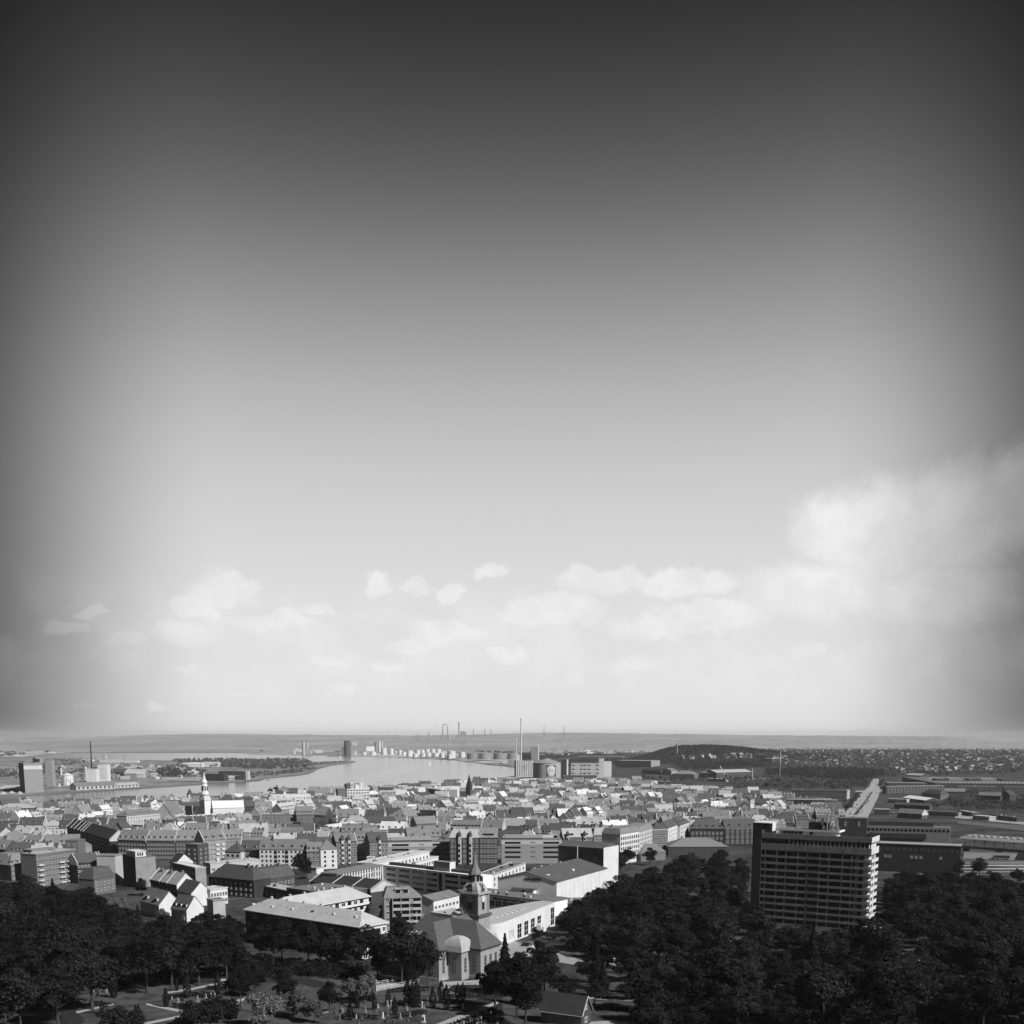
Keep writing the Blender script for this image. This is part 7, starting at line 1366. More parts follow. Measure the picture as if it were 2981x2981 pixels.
 ('harbour_hall', 'grey-fronted hall by the black spire with a dark sign on its corner', 'hall', 1240, 2296, 1283, 2300, 15, 30, 'flat', 2, dict(wall=GREYW, roofm=RPALE)),
 ('harbour_hall', 'large bright white hall with grey panels left of the black spire', 'hall', 1284, 2296, 1362, 2290, 16, 30, 'flat', 2, dict(wall=WHITE, roofm=WHITE, cols=3, rows=2, z0=3, dz=6, w=8, h=3, style='plain')),
 ('temple_house', 'small white house with a columned pediment in the old town', 'house', 418, 2402, 452, 2399, 10, 14, 'cross', 4.5, dict(wall=WHITE, roofm=PALE, cols=4, rows=1, z0=1, w=1.5, h=6)),
 ('long_school', 'long pale house with a row of round dormers left of the white church', 'school', 368, 2375, 466, 2367, 12, 16, 'hip', 6, dict(wall=PALE, roofm=RMID, cols=12, rows=3, z0=1.5, dz=3.6, w=1.5, h=1.8, joined=True, dorm=10, dorm_join=True)),
 ('stepped_gable_hall', 'steep-roofed abbey hall with a dark stepped gable', 'hall', 500, 2370, 538, 2365, 9, 20, 'gable', 12, dict(wall=CREAM, roofm=RMID, fire=(-1,))),
 ('white_cube', 'blank white cube-like building below the white church', 'house', 641, 2393, 671, 2391, 14, 14, 'flat', 1, dict(wall=WHITE, roofm=PALE)),
 ('barrel_hall', 'long white low hall right of the blank white cube', 'hall', 672, 2415, 752, 2411, 7, 14, 'flat', 1, dict(wall=WHITE, roofm=WHITE)),
 ('long_white_eave', 'long white-fronted low range at the foot of the white church', 'range', 505, 2379, 640, 2371, 5, 10, 'flat', 1, dict(wall=WHITE, roofm=WHITE)),
 ('grey_annexe', 'dark-fronted low annexe with a grey flat roof right of the foyer', 'annexe', 1623, 2631, 1694, 2632, 5, 18, 'flat', 1, dict(wall=DBRICK, roofm=FELT, cols=6, rows=1, z0=1, w=2.6, h=2.6, chim=1, chm=WHITE)),
 # right of centre
 ('lit_hotel', 'sunlit hotel with white piers between tall windows and a curved corner', 'hotel', 1806, 2428, 1862, 2421, 22, 15, 'mansard', 4, dict(wall=WHITE, roofm=RMID, cols=9, rows=5, z0=3, dz=3.7, w=1.7, h=2.4, style='plain', bands=((3.6, .5, PALE),), dorm=6)),
 ('lit_hotel', 'pale sunlit continuation of the hotel with close rows of windows', 'hotel', 1863, 2421, 1900, 2412, 22, 15, 'mansard', 4, dict(wall=PALE, roofm=RMID, cols=8, rows=6, z0=3, dz=3.1, w=1.0, h=1.6, style='plain', dorm=6)),
 ('long_mansard', 'grey curved-roofed house left of the sunlit hotel', 'house', 1728, 2431, 1792, 2429, 17, 13, 'mansard', 5, dict(wall=BRICK, roofm=RLIGHT, cols=8, rows=4, z0=2, dz=3.6, w=1.5, h=2.0, dorm=6)),
 ('turret_house', 'brick house with two white turrets above the stage tower', 'house', 1640, 2437, 1725, 2436, 16, 13, 'gable', 6, dict(wall=BRICK, roofm=RLIGHT, cols=9, rows=3, z0=4, dz=3.8, w=1.5, h=1.8, dorm=2, dw=5)),
 ('white_corner_block', 'dark-fronted corner block with white window columns right of the hotel', 'apartment block', 1901, 2413, 1944, 2412, 20, 13, 'hip', 5, dict(wall=BRICK, roofm=RDARK, cols=5, rows=5, z0=2, dz=3.6, w=1.6, h=2.0, bands=((19.2, .6, PALE),))),
 ('cornice_house', 'bright white house front with strong cornices facing the sun', 'apartment block', 1945, 2410, 1978, 2400, 20, 12, 'hip', 5, dict(wall=WHITE, roofm=RDARK, cols=6, rows=5, z0=2, dz=3.6, w=1.1, h=1.8, style='plain', bands=((12, .4, PALE), (16, .4, PALE)))),
 ('lit_block', 'pale six-window sunlit block below a dark pitched roof', 'apartment block', 1980, 2402, 2007, 2394, 20, 14, 'hip', 6, dict(wall=PALE, roofm=RDARK, cols=5, rows=5, z0=2, dz=3.6, w=1.1, h=1.8, style='plain', dorm=4)),
 ('dark_institute', 'dark brick institute with pale-framed windows and a domed bay', 'institute', 2010, 2412, 2108, 2413, 16, 16, 'hip', 7, dict(wall=BLACKW, roofm=RDARK, cols=8, rows=3, z0=2.5, dz=4.2, w=1.8, h=2.4, style='bold', dorm=5, inset=5)),
 ('arched_institute', 'dark brick institute with double rows of arched white windows', 'institute', 2110, 2410, 2200, 2410, 16, 16, 'gable', 7, dict(wall=BLACKW, roofm=RDARK, cols=6, rows=3, z0=2.5, dz=4.4, w=2.4, h=3.2, style='bold', dorm=3, bands=((15.2, .5, PALE),))),
 ('low_hip_hall', 'wide low hall with a grey hipped roof in front of the dark institutes', 'hall', 1946, 2465, 2122, 2465, 7, 26, 'hip', 6, dict(wall=DBRICK, roofm=RMID, inset=14, chim=2)),
 ('low_hip_wing', 'lower grey-roofed wing with a pale ridge left of the wide low hall', 'hall', 1866, 2486, 1938, 2480, 6, 20, 'hip', 6, dict(wall=BRICK, roofm=RMID, inset=14, inr=2)),
]
for nm, lb, ct, xL, yL, xR, yR, h, D, rf, rise, kw in WH: H(nm, lb, ct, xL, yL, xR, yR, h, D, rf, rise, **kw)
# sunlit gable ends and balconies that belong to houses above
def part_of(name, label=None):
    for o in bpy.data.objects:
        if o.parent is None and o.name.split('.')[0] == name and (label is None or label in o['label']): return o
def frame_of(row):
    nm, lb, ct, xL, yL, xR, yR, h, D, rf, rise, kw = row; fr, W_, Ht = front(xL, yL, xR, yR, h)
    if isinstance(D, tuple): D = depth_to(fr, W_, Ht, D[1])
    return fr, W_, D, Ht, rise
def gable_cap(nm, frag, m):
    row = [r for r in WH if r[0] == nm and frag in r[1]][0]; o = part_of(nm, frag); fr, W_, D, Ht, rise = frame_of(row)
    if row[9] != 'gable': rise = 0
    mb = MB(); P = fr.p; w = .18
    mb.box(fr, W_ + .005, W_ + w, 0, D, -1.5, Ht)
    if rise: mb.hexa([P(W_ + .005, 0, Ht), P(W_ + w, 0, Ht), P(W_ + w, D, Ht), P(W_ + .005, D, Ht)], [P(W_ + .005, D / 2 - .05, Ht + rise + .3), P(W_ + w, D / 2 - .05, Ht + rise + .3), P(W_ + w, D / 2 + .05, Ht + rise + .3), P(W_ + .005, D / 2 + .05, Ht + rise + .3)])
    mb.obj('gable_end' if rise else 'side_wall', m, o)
for nm, fg, m in (('pale_roof_terrace', '', WHITE), ('skylight_house', '', WHITE), ('white_villa', '', WHITE), ('white_end_house', '', WHITE), ('white_gable_shed', '', WHITE), ('black_fronted_block', '', GREYW), ('plain_gable_house', '', DBRICK), ('pale_flat_block', '', GREYW)): gable_cap(nm, fg, m)  # pale flat block: sunlight on its brick side put into the grey cap
row = [r for r in WH if r[0] == 'balcony_house'][0]; o = part_of('balcony_house'); fr, W_, D, Ht, _ = frame_of(row)
for a, b in ((.03, .14), (.55, .68), (.74, .84), (.88, 1.0)):
    for j in range(5): mb = MB(); z = 1.0 + 3.1 * j; mb.box(fr, W_ * a, W_ * b, -1.3, -1.15, z - .15, z + .9); mb.box(fr, W_ * a, W_ * b, -1.15, 0, z - .15, z); mb.obj('balcony', PALE, o)
row = [r for r in WH if r[0] == 'slate_terrace'][0]; o = part_of('slate_terrace'); fr, W_, D, Ht, _ = frame_of(row)
for i in range(8):
    for j in range(4): mb = MB(); z = 1.0 + 2.9 * j; s = W_ * (i + .4) / 8; mb.box(fr, s, s + 2.0, -1.1, -.95, z - .1, z + .9); mb.box(fr, s, s + 2.0, -.95, 0, z - .1, z + .05); mb.obj('balcony', GREYW, o)
row = [r for r in WH if r[0] == 'tall_lit_flats'][0]; o = part_of('tall_lit_flats'); fr, W_, D, Ht, _ = frame_of(row)
for j in range(5):
    for a in (.55, .8): mb = MB(); z = 1.4 + 3.3 * j; mb.box(fr, W_ * a, W_ * a + 2.6, -.8, -.1, z, z + 1.2); mb.obj('balcony', WHITE, o)
for nm, xs in (('bay_flats', (.3, .62)), ('arch_bay_flats', (.52,)), ('turret_flats', (.33, .70)), ('turret_house', (.14, .72))):
    row = [r for r in WH if r[0] == nm][0]; o = part_of(nm); fr, W_, D, Ht, rise = frame_of(row)
    for s in xs:
        mb = MB(); w = 2.6; mb.hexa([fr.p(W_ * s - w / 2, .2, 1), fr.p(W_ * s - w * .3, -1.2, 1), fr.p(W_ * s + w * .3, -1.2, 1), fr.p(W_ * s + w / 2, .2, 1)], [fr.p(W_ * s - w / 2, .2, Ht + 1.2), fr.p(W_ * s - w * .3, -1.2, Ht + 1.2), fr.p(W_ * s + w * .3, -1.2, Ht + 1.2), fr.p(W_ * s + w / 2, .2, Ht + 1.2)]); mb.obj('bay', PALE if nm != 'turret_flats' else CREAM, o)
        for j in range(4): mb = MB(); mb.box(fr, W_ * s - .6, W_ * s + .6, -1.32, -1.1, 2.4 + 3.7 * j, 4.4 + 3.7 * j); mb.obj('bay_window', GLASS, o)
        c_ = fr.p(W_ * s, -.2, 0); mb = MB(); mb.lathe(c_, [(1.7, c_.z + Ht + 1.2), (1.2, c_.z + Ht + 3.2), (.1, c_.z + Ht + 5.0)], 8); mb.obj('turret_roof', RDARK, o)
row = [r for r in WH if r[0] == 'black_fronted_block'][0]; o = part_of('black_fronted_block'); fr, W_, D, Ht, _ = frame_of(row); sf = side_frame(fr, W_, D)
mb = MB(); mb.box(sf, .4, D * .55, .2, W_ * .7, Ht + .36, Ht + 3.6); mb.obj('roof_storey', WHITE, o); mb = MB(); mb.box(sf, .1, D * .6, -.1, W_ * .75, Ht + 3.6, Ht + 3.9); mb.obj('roof_storey_roof', RPALE, o)
for i in range(3): mb = MB(); mb.box(sf, D * (.12 + .11 * i), D * (.12 + .11 * i) + .9, .1, .25, Ht + 1.1, Ht + 2.9); mb.obj('roof_storey_window', GLASS, o)
# free-standing chimney stacks of the old town
for i, (px, yt, yb, w, lb) in enumerate([(135, 2364, 2421, 4.6, 'tall pale round chimney among the roofs on the left'), (193.5, 2412, 2444, 7.5, 'stout pale round chimney before the slate terrace'), (652, 2487, 2500, 2, 'thin flue by the hipped villa')]):
    q = at(px, yb, 9); kk = mpp(q); c = thing('chimney_stack', lb, 'chimney', (q.x, q.y, q.z - 9)); mb = MB(); mb.cyl(q, w * kk / 2, q.z - 9, q.z + (yb - yt) * kk, 12, w * kk / 2 * .85); mb.obj('shaft', PALE, c); mb = MB(); mb.cyl(q, w * kk / 2, q.z + (yb - yt) * kk - .8, q.z + (yb - yt) * kk + .3, 12); mb.obj('rim', GREYW, c)
# ================================================================ THE OLD TOWN: rows of roofs between the landmarks
CELL = 3.0; OCC = set()
def hull(pts):
    pts = sorted(set(pts))
    if len(pts) < 3: return pts
    def half(ps):
        o = []
        for p in ps:
            while len(o) > 1 and (o[-1][0] - o[-2][0]) * (p[1] - o[-2][1]) - (o[-1][1] - o[-2][1]) * (p[0] - o[-2][0]) <= 0: o.pop()
            o.append(p)
        return o[:-1]
    return half(pts) + half(pts[::-1])
def occupy(poly, grow=2.0):
    xs = [p[0] for p in poly]; ys = [p[1] for p in poly]
    cx_, cy_ = sum(xs) / len(xs), sum(ys) / len(ys)
    P = [(cx_ + (x - cx_) * (1 + grow / max(4, hypot(x - cx_, y - cy_))), cy_ + (y - cy_) * (1 + grow / max(4, hypot(x - cx_, y - cy_)))) for x, y in poly]
    for i in range(int((min(xs) - grow) // CELL), int((max(xs) + grow) // CELL) + 1):
        for j in range(int((min(ys) - grow) // CELL), int((max(ys) + grow) // CELL) + 1):
            if in_poly((i + .5) * CELL, (j + .5) * CELL, P): OCC.add((i, j))
def free(poly):
    xs = [p[0] for p in poly]; ys = [p[1] for p in poly]
    for i in range(int(min(xs) // CELL), int(max(xs) // CELL) + 1):
        for j in range(int(min(ys) // CELL), int(max(ys) // CELL) + 1):
            if (i, j) in OCC and in_poly((i + .5) * CELL, (j + .5) * CELL, poly): return False
    return True
CLEAR = {'white_cathedral': 150, 'long_white_eave': 60, 'harbour_slab': 70, 'brick_church': 60, 'harbour_hall': 45, 'harbour_office': 45, 'long_white_roof': 45, 'temple_house': 30, 'long_school': 35, 'stepped_gable_hall': 30, 'round_silo': 30, 'brewhouse': 40, 'slate_terrace': 45, 'lit_hotel': 40, 'hip_hall': 40, 'mansard_big': 40, 'pale_balcony_house': 40, 'dormer_terrace': 30, 'abbey_tower': 20, 'water_tower': 20, 'turret_flats': 10, 'town_tree': 0}
foot = {}
for o in bpy.data.objects:
    if o.type != 'MESH' or o.get('kind') or len(o.data.vertices) > 4000: continue
    off = ROOT[o.name]; r = o
    while r.parent: r = r.parent
    if off.y < 2400 and off.y > 200: foot.setdefault(r.name, []).extend((round(v.co.x + off.x, 1), round(v.co.y + off.y, 1)) for v in o.data.vertices if o.parent and o.location.length < .01)
for k_, pts in foot.items():
    if len(pts) > 3:
        h_ = hull(pts); cy_ = min(p[1] for p in h_); base = k_.split('.')[0]
        k = CLEAR.get(base, 24 if cy_ < 1000 else 14)
        occupy(hull(h_ + [(x - x / y * k, y - k) for x, y in h_]))
for nm in ('road', 'crossroad', 'station_forecourt', 'lawn', 'railway_ground'):
    o = bpy.data.objects[nm]; occupy([(v.co.x, v.co.y) for v in o.data.vertices], 1)
TOWN = [(-80, 2376), (0, 2371), (400, 2352), (640, 2338), (900, 2320), (1140, 2306), (1300, 2294), (1470, 2276), (1560, 2280), (1700, 2272), (1830, 2278), (1880, 2290), (1930, 2304), (2120, 2318), (2230, 2334), (2290, 2345), (2440, 2358), (2440, 2400), (2200, 2440), (2010, 2470), (1860, 2486), (1800, 2490), (1640, 2500), (1450, 2520), (1130, 2505), (1050, 2505), (900, 2512), (740, 2518), (620, 2500), (440, 2498), (330, 2492), (230, 2500), (100, 2545), (-80, 2545)]
WT = [WHITE, PALE, CREAM, GREYW, BRICK, DBRICK]; WN = ['white', 'pale', 'cream', 'grey', 'brick', 'dark brick']; RT = [RPALE, RLIGHT, RMID, RDARK]; RN = ['pale', 'light grey', 'mid grey', 'dark']
rg = random.Random(21); TALL = []
GUARD = [(560, 0, 722, 2368, 1320), (990, 0, 1085, 2312, 1700), (1200, 0, 1370, 2308, 1700), (780, 0, 910, 2322, 1600), (1338, 0, 1420, 2332, 1480), (1490, 0, 1800, 2266, 2400), (750, 0, 830, 2388, 1150), (860, 0, 950, 2388, 1150), (360, 0, 470, 2384, 1250)]
def put(px0, py0, ang, W_, D, hgt, right, row, lit=False):
    ca, sa = cos(ang), sin(ang); c4 = [(px0, py0), (px0 + W_ * ca, py0 + W_ * sa), (px0 + W_ * ca - D * sa, py0 + W_ * sa + D * ca), (px0 - D * sa, py0 + D * ca)]
    qx, qy = proj((px0, py0, ground(px0, py0)))
    if not (in_poly(qx, qy, TOWN) and py0 + D < shore_r(px0 / py0) - 14 and free(c4)): return False
    for x0_, y0_, x1_, y1_, dd in GUARD:                            # keep the view of these landmarks open
        if py0 < dd:
            for q in c4:
                tx, ty = proj((q[0], q[1], ground(*q) + hgt + 5))
                if x0_ < tx < x1_ and ty < y1_: return False
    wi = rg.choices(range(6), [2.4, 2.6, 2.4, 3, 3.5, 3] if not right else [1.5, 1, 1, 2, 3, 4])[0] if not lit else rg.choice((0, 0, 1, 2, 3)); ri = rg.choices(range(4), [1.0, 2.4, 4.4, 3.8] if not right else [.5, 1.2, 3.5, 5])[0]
    kind = rg.choices(['gable', 'cross', 'hip', 'flat'], [10, 5.0 if W_ < 14 and not lit else 0, 1.6, 1.2])[0]
    TALL.append((hypot(px0, py0), row, px0, py0, ang, W_, D, hgt, kind, wi, ri, rg.uniform(.42, .62), rg.randint(0, 5), rg.randint(1, 3), rg.random() < .6, rg.random()))
    occupy(c4, .2); return True
# streets that run away from the viewer: their fronts face the sun
for si, (px, py, n, a_) in enumerate([(1655, 2422, 9, 62), (1745, 2362, 9, 60), (980, 2404, 5, 66), (1255, 2392, 5, 63), (1480, 2386, 6, 60), (640, 2418, 5, 68), (820, 2398, 5, 66), (380, 2420, 4, 70), (1120, 2362, 6, 64), (1380, 2352, 6, 62), (1980, 2376, 6, 58), (2120, 2372, 6, 58), (1590, 2352, 6, 62), (720, 2362, 5, 66), (240, 2410, 5, 70), (1880, 2350, 5, 60), (60, 2420, 4, 72), (2230, 2390, 4, 56)]):
    p = at(px, py); x_, y_ = p.x, p.y; a_ = R(a_)
    for i in range(n):
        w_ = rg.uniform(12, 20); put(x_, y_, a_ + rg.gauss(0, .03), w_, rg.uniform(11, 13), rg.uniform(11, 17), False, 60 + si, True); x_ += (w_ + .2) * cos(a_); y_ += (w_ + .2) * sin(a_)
y = 600.0; row = 0
while y < 2300:
    x = -.54 * y + rg.uniform(0, 12); xe = .50 * y; blk = 0; cnt = 0
    while x < xe:
        if blk <= 0: blk = rg.randint(3, 7); ang = rg.gauss(0, .22) + (.10 if x < -.1 * y else -.04); oy = rg.uniform(-8, 8); x += rg.uniform(4, 11); cnt = 0
        W_ = rg.uniform(10, 25) if y < 1300 else rg.uniform(12, 25); D = rg.uniform(10.5, 14)
        ca, sa = cos(ang), sin(ang); px0, py0 = x, y + oy + cnt * sa; hgt = rg.uniform(8, 15.5) * (.85 if 1000 < y else 1)
        if rg.random() > .09: put(px0, py0, ang, W_, D, hgt, px0 / py0 > .11, row)
        x += W_ * ca + .15; cnt += W_; blk -= 1
    y += rg.uniform(27, 38) * (1 + max(0, y - 900) / 2600); row += 1
# the nearest 285 that show are objects; the rest of the roofs one mass
TALL.sort()
IND = TALL[:285]; REST = TALL[285:]
byrow = {}
for t_ in IND: byrow.setdefault(t_[1], []).append(t_)
rown = sorted(byrow)
for t_ in IND:
    r, row, px0, py0, ang, W_, D, hgt, kind, wi, ri, sl, nd, nc, fwl, rv = t_
    lst = sorted(byrow[row], key=lambda q: q[2] / q[3]); i = lst.index(t_)
    fr = Fr((px0, py0, min(ground(px0, py0), ground(px0 + W_, py0))), (cos(ang), sin(ang))); rise = D / 2 * sl * 2 if kind != 'cross' else W_ / 2 * min(.95, sl * 1.7)
    nd_ = nd if kind == 'gable' else 0; cols = max(2, int(W_ / 3)); rows_ = max(2, int(hgt / 3.1))
    lab = '%s-roofed %s%s house, %s from left, %s old-town row' % (RN[ri], WN[wi], {'cross': ' gable-fronted', 'hip': ' hipped', 'flat': ' flat-topped'}.get(kind, ''), ordn(i), ordn(rown.index(row)))
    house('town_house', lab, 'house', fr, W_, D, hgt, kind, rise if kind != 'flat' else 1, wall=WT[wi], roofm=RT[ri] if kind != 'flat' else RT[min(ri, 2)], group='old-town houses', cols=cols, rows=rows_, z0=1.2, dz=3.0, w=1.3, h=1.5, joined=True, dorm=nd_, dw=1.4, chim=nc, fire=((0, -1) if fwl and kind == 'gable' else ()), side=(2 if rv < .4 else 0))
mb = MB(); MM = [WHITE, PALE, GREYW, BRICK, DBRICK, RPALE, RLIGHT, RMID, RDARK, GLASS]
WI = [0, 1, 1, 2, 3, 4]
for t_ in REST:
    r, row, px0, py0, ang, W_, D, hgt, kind, wi, ri, sl, nd, nc, fwl, rv = t_
    fr = Fr((px0, py0, ground(px0, py0)), (cos(ang), sin(ang))); rise = D * sl; P = fr.p; wm_ = WI[wi]; rm = 5 + ri
    if kind == 'cross':
        rise = W_ / 2 * .9; sf = side_frame(fr, W_, D); gable_wall(mb, sf, D, W_, hgt, rise, -1.5, wm_); g = gable_roof(sf, D, W_, hgt, rise, .3, .25)
        k = len(mb.v); mb.v += g.v; mb.f += [tuple(i + k for i in f) for f in g.f]; mb.m += [rm] * len(g.f)
    elif kind == 'flat': mb.box(fr, 0, W_, 0, D, -1.5, hgt, wm_, rm)
    else:
        gable_wall(mb, fr, W_, D, hgt, rise, -1.5, wm_); g = gable_roof(fr, W_, D, hgt, rise, .2, .25) if kind == 'gable' else hip_roof(fr, W_, D, hgt, rise)
        k = len(mb.v); mb.v += g.v; mb.f += [tuple(i + k for i in f) for f in g.f]; mb.m += [rm] * len(g.f)
        for q in range(nd if r < 1500 else 0): dormer_mb(mb, fr, W_ * (q + .5) / max(nd, 1) - .7, D, hgt, rise, 1.5, 1.5, m=(rm, 0, 9))
    for q in range(nc): s = W_ * (q + .5) / nc; mb.box(fr, s - .5, s + .5, D / 2 - .6, D / 2 + .6, hgt + rise - .8 if kind != 'flat' else hgt, (hgt + rise if kind != 'flat' else hgt) + 1.6, 3 if rv < .6 else 1)
    if fwl and kind == 'gable': mb.hexa([P(W_ - .1, -.3, hgt - 1), P(W_ + .3, -.3, hgt - 1), P(W_ + .3, D + .3, hgt - 1), P(W_ - .1, D + .3, hgt - 1)], [P(W_ - .1, D / 2 - .3, hgt + rise + .5), P(W_ + .3, D / 2 - .3, hgt + rise + .5), P(W_ + .3, D / 2 + .3, hgt + rise + .5), P(W_ - .1, D / 2 + .3, hgt + rise + .5)], 0 if rv < .5 else 1)
    if r < 1500:
        n = max(2, int(W_ / 3.2))
        for j in range(2):
            for i in range(n): mb.box(fr, W_ * (i + .3) / n, W_ * (i + .3) / n + 1.4, -.06, .05, hgt - 2.6 - 3.1 * j, hgt - 1.1 - 3.1 * j, 9)
tag(mb.obj('far_town_roofs', MM), kind='stuff')

# ---------------------------------------------------------------- suburb at the right: little gabled houses, far ones one mass
SUB = [[(2230, 2190), (2600, 2176), (2981, 2184), (3020, 2215), (2981, 2238), (2700, 2226), (2420, 2224), (2240, 2214)], [(1940, 2196), (2130, 2190), (2230, 2200), (2130, 2212), (1950, 2212)], [(2580, 2226), (2981, 2226), (2981, 2246), (2600, 2252)], [(2240, 2222), (2420, 2216), (2560, 2224), (2440, 2236), (2250, 2230)]]
rg = random.Random(5); SH = []
for P_, n in zip(SUB, (360, 80, 90, 60)):
    for px, py in sample_poly(P_, n, rg):
        p = at(px, py); SH.append((hypot(p.x, p.y), p))
SH.sort(key=lambda q: q[0]); mb = MB(); MS = [PALE, CREAM, GREYW, RLIGHT, RMID, RDARK, RLIGHT]
for i, (d, p) in enumerate(SH):
    W_, D, hg = rg.uniform(8, 14), rg.uniform(7, 9), rg.uniform(3, 5.5); a = rg.uniform(-1.2, 1.2); fr = Fr((p.x, p.y, p.z), (cos(a), sin(a))); rise = D / 2 * rg.uniform(.8, 1.1); wi = rg.choices((0, 1, 2), (5, 3, 2))[0]; ri = rg.choices((3, 4, 5, 6), (2, 3, 3, 1))[0]
    q = mb if i >= 120 else MB(); gable_wall(q, fr, W_, D, hg, rise, -1.5, wi); g = gable_roof(fr, W_, D, hg, rise, .4, .3); k = len(q.v); q.v += g.v; q.f += [tuple(z + k for z in f) for f in g.f]; q.m += [ri] * len(g.f)
    if i < 120: tag(q.obj('suburban_house', MS, loc=fr.O), 'tiny gabled suburban house among dark trees, %s nearest of the suburb' % ordn(i), 'house', 'suburban houses among the trees')
tag(mb.obj('far_suburb_roofs', MS), kind='stuff')
# ================================================================ TREES
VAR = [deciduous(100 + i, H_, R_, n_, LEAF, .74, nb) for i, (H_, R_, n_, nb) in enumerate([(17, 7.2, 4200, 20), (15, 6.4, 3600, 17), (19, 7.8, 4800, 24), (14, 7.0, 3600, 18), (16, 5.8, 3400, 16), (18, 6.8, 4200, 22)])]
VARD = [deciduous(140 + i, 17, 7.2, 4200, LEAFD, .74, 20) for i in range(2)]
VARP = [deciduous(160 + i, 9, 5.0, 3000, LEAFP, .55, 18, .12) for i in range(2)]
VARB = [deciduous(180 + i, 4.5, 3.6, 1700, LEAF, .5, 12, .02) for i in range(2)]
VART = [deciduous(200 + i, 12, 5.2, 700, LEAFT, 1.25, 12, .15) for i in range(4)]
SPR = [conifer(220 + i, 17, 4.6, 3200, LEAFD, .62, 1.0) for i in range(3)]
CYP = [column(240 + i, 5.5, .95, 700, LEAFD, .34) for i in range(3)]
TRK = [trunk_mesh(300 + i, 16, .34, 5, 3.2) for i in range(3)]; TRS = trunk_mesh(310, 6, .14, 3, 1.0)
def tree(name, p, label, group, mesh, sc=1.0, rz=None, trunk=None, cat='tree'):
    t = thing(name, label, cat, p, group); rz = rg.uniform(0, 6.28) if rz is None else rz
    c = inst('crown', mesh, t, p, rz, sc); inst('trunk', trunk or TRK[rg.randint(0, 2)], t, p, rz, sc if isinstance(sc, (int, float)) else sc)
    return t
rg = random.Random(77)
TP = []                                                             # tree positions already used
def spread(poly, dmin, n):
    out = []
    for px, py in sample_poly(poly, n, rg):
        p = at(px, py); d = dmin * rg.uniform(.85, 1.2)
        if all((p.x - q.x) ** 2 + (p.y - q.y) ** 2 > d * d for q in TP) and (int(p.x // CELL), int(p.y // CELL)) not in OCC: TP.append(p); out.append(p)
    return out
SKY_R = [(1500, 2745), (1590, 2690), (1625, 2640), (1690, 2585), (1800, 2530), (1870, 2478), (2190, 2475), (2196, 2640), (2330, 2668), (2450, 2690), (2535, 2728), (2572, 2540), (2640, 2520), (3100, 2560)]
SKY_L = [(-200, 2525), (150, 2535), (250, 2570), (340, 2590), (430, 2640), (520, 2665), (600, 2650), (720, 2670), (1400, 2690)]
def top_limit(p, ht, half):
    """how much a tree must shrink to stay below the skyline its stand shows"""
    for f in (1.0, .9, .8, .7, .6, .5, .42):
        ok = True
        for dx in (-half * f, 0, half * f):
            qx, qy = proj((p.x + dx, p.y, p.z + ht * f * (1 if dx == 0 else .8))); T = SKY_L if qx < 1480 else SKY_R
            if qy < lerp_tab(T, qx): ok = False
        if ok: return f
    return 0
def stand(poly, dmin, n, where, group, meshes, sr=(.8, 1.15), name='park_tree', look='dark leafy tree', binw=16.0):
    pts = spread(poly, dmin, n); rows = {}
    for p in pts: rows.setdefault(int(p.y // binw), []).append(p)
    for ri, k in enumerate(sorted(rows)):
        for i, p in enumerate(sorted(rows[k], key=lambda q: q.x / q.y)):
            a = rg.uniform(sr[0] * .75, sr[1]); lim = top_limit(p, 17 * a * .95, 8 * a)
            if not lim: continue
            a *= lim; tree(name, p, '%s, %s from left in %s row of %s' % (look, ordn(i), ordn(ri), where), group, rg.choice(meshes), (a * 1.18, a * 1.18, a * .88 * rg.uniform(.85, 1.15)))
# clear ground that must stay open: road, cemetery, church yard
for P_ in ([(1440, 2755), (1530, 2735), (1640, 2782), (1830, 2802), (1850, 2842), (1640, 2800), (1540, 2800)], [(250, 2890), (480, 2860), (720, 2845), (900, 2850), (1000, 2880), (1250, 2860), (1290, 2890), (1440, 2880), (1450, 2990), (250, 2990)], [(2640, 2780), (2725, 2778), (2730, 2815), (2640, 2815)]):
    occupy([(q.x, q.y) for q in (at(*c) for c in P_)], 0)
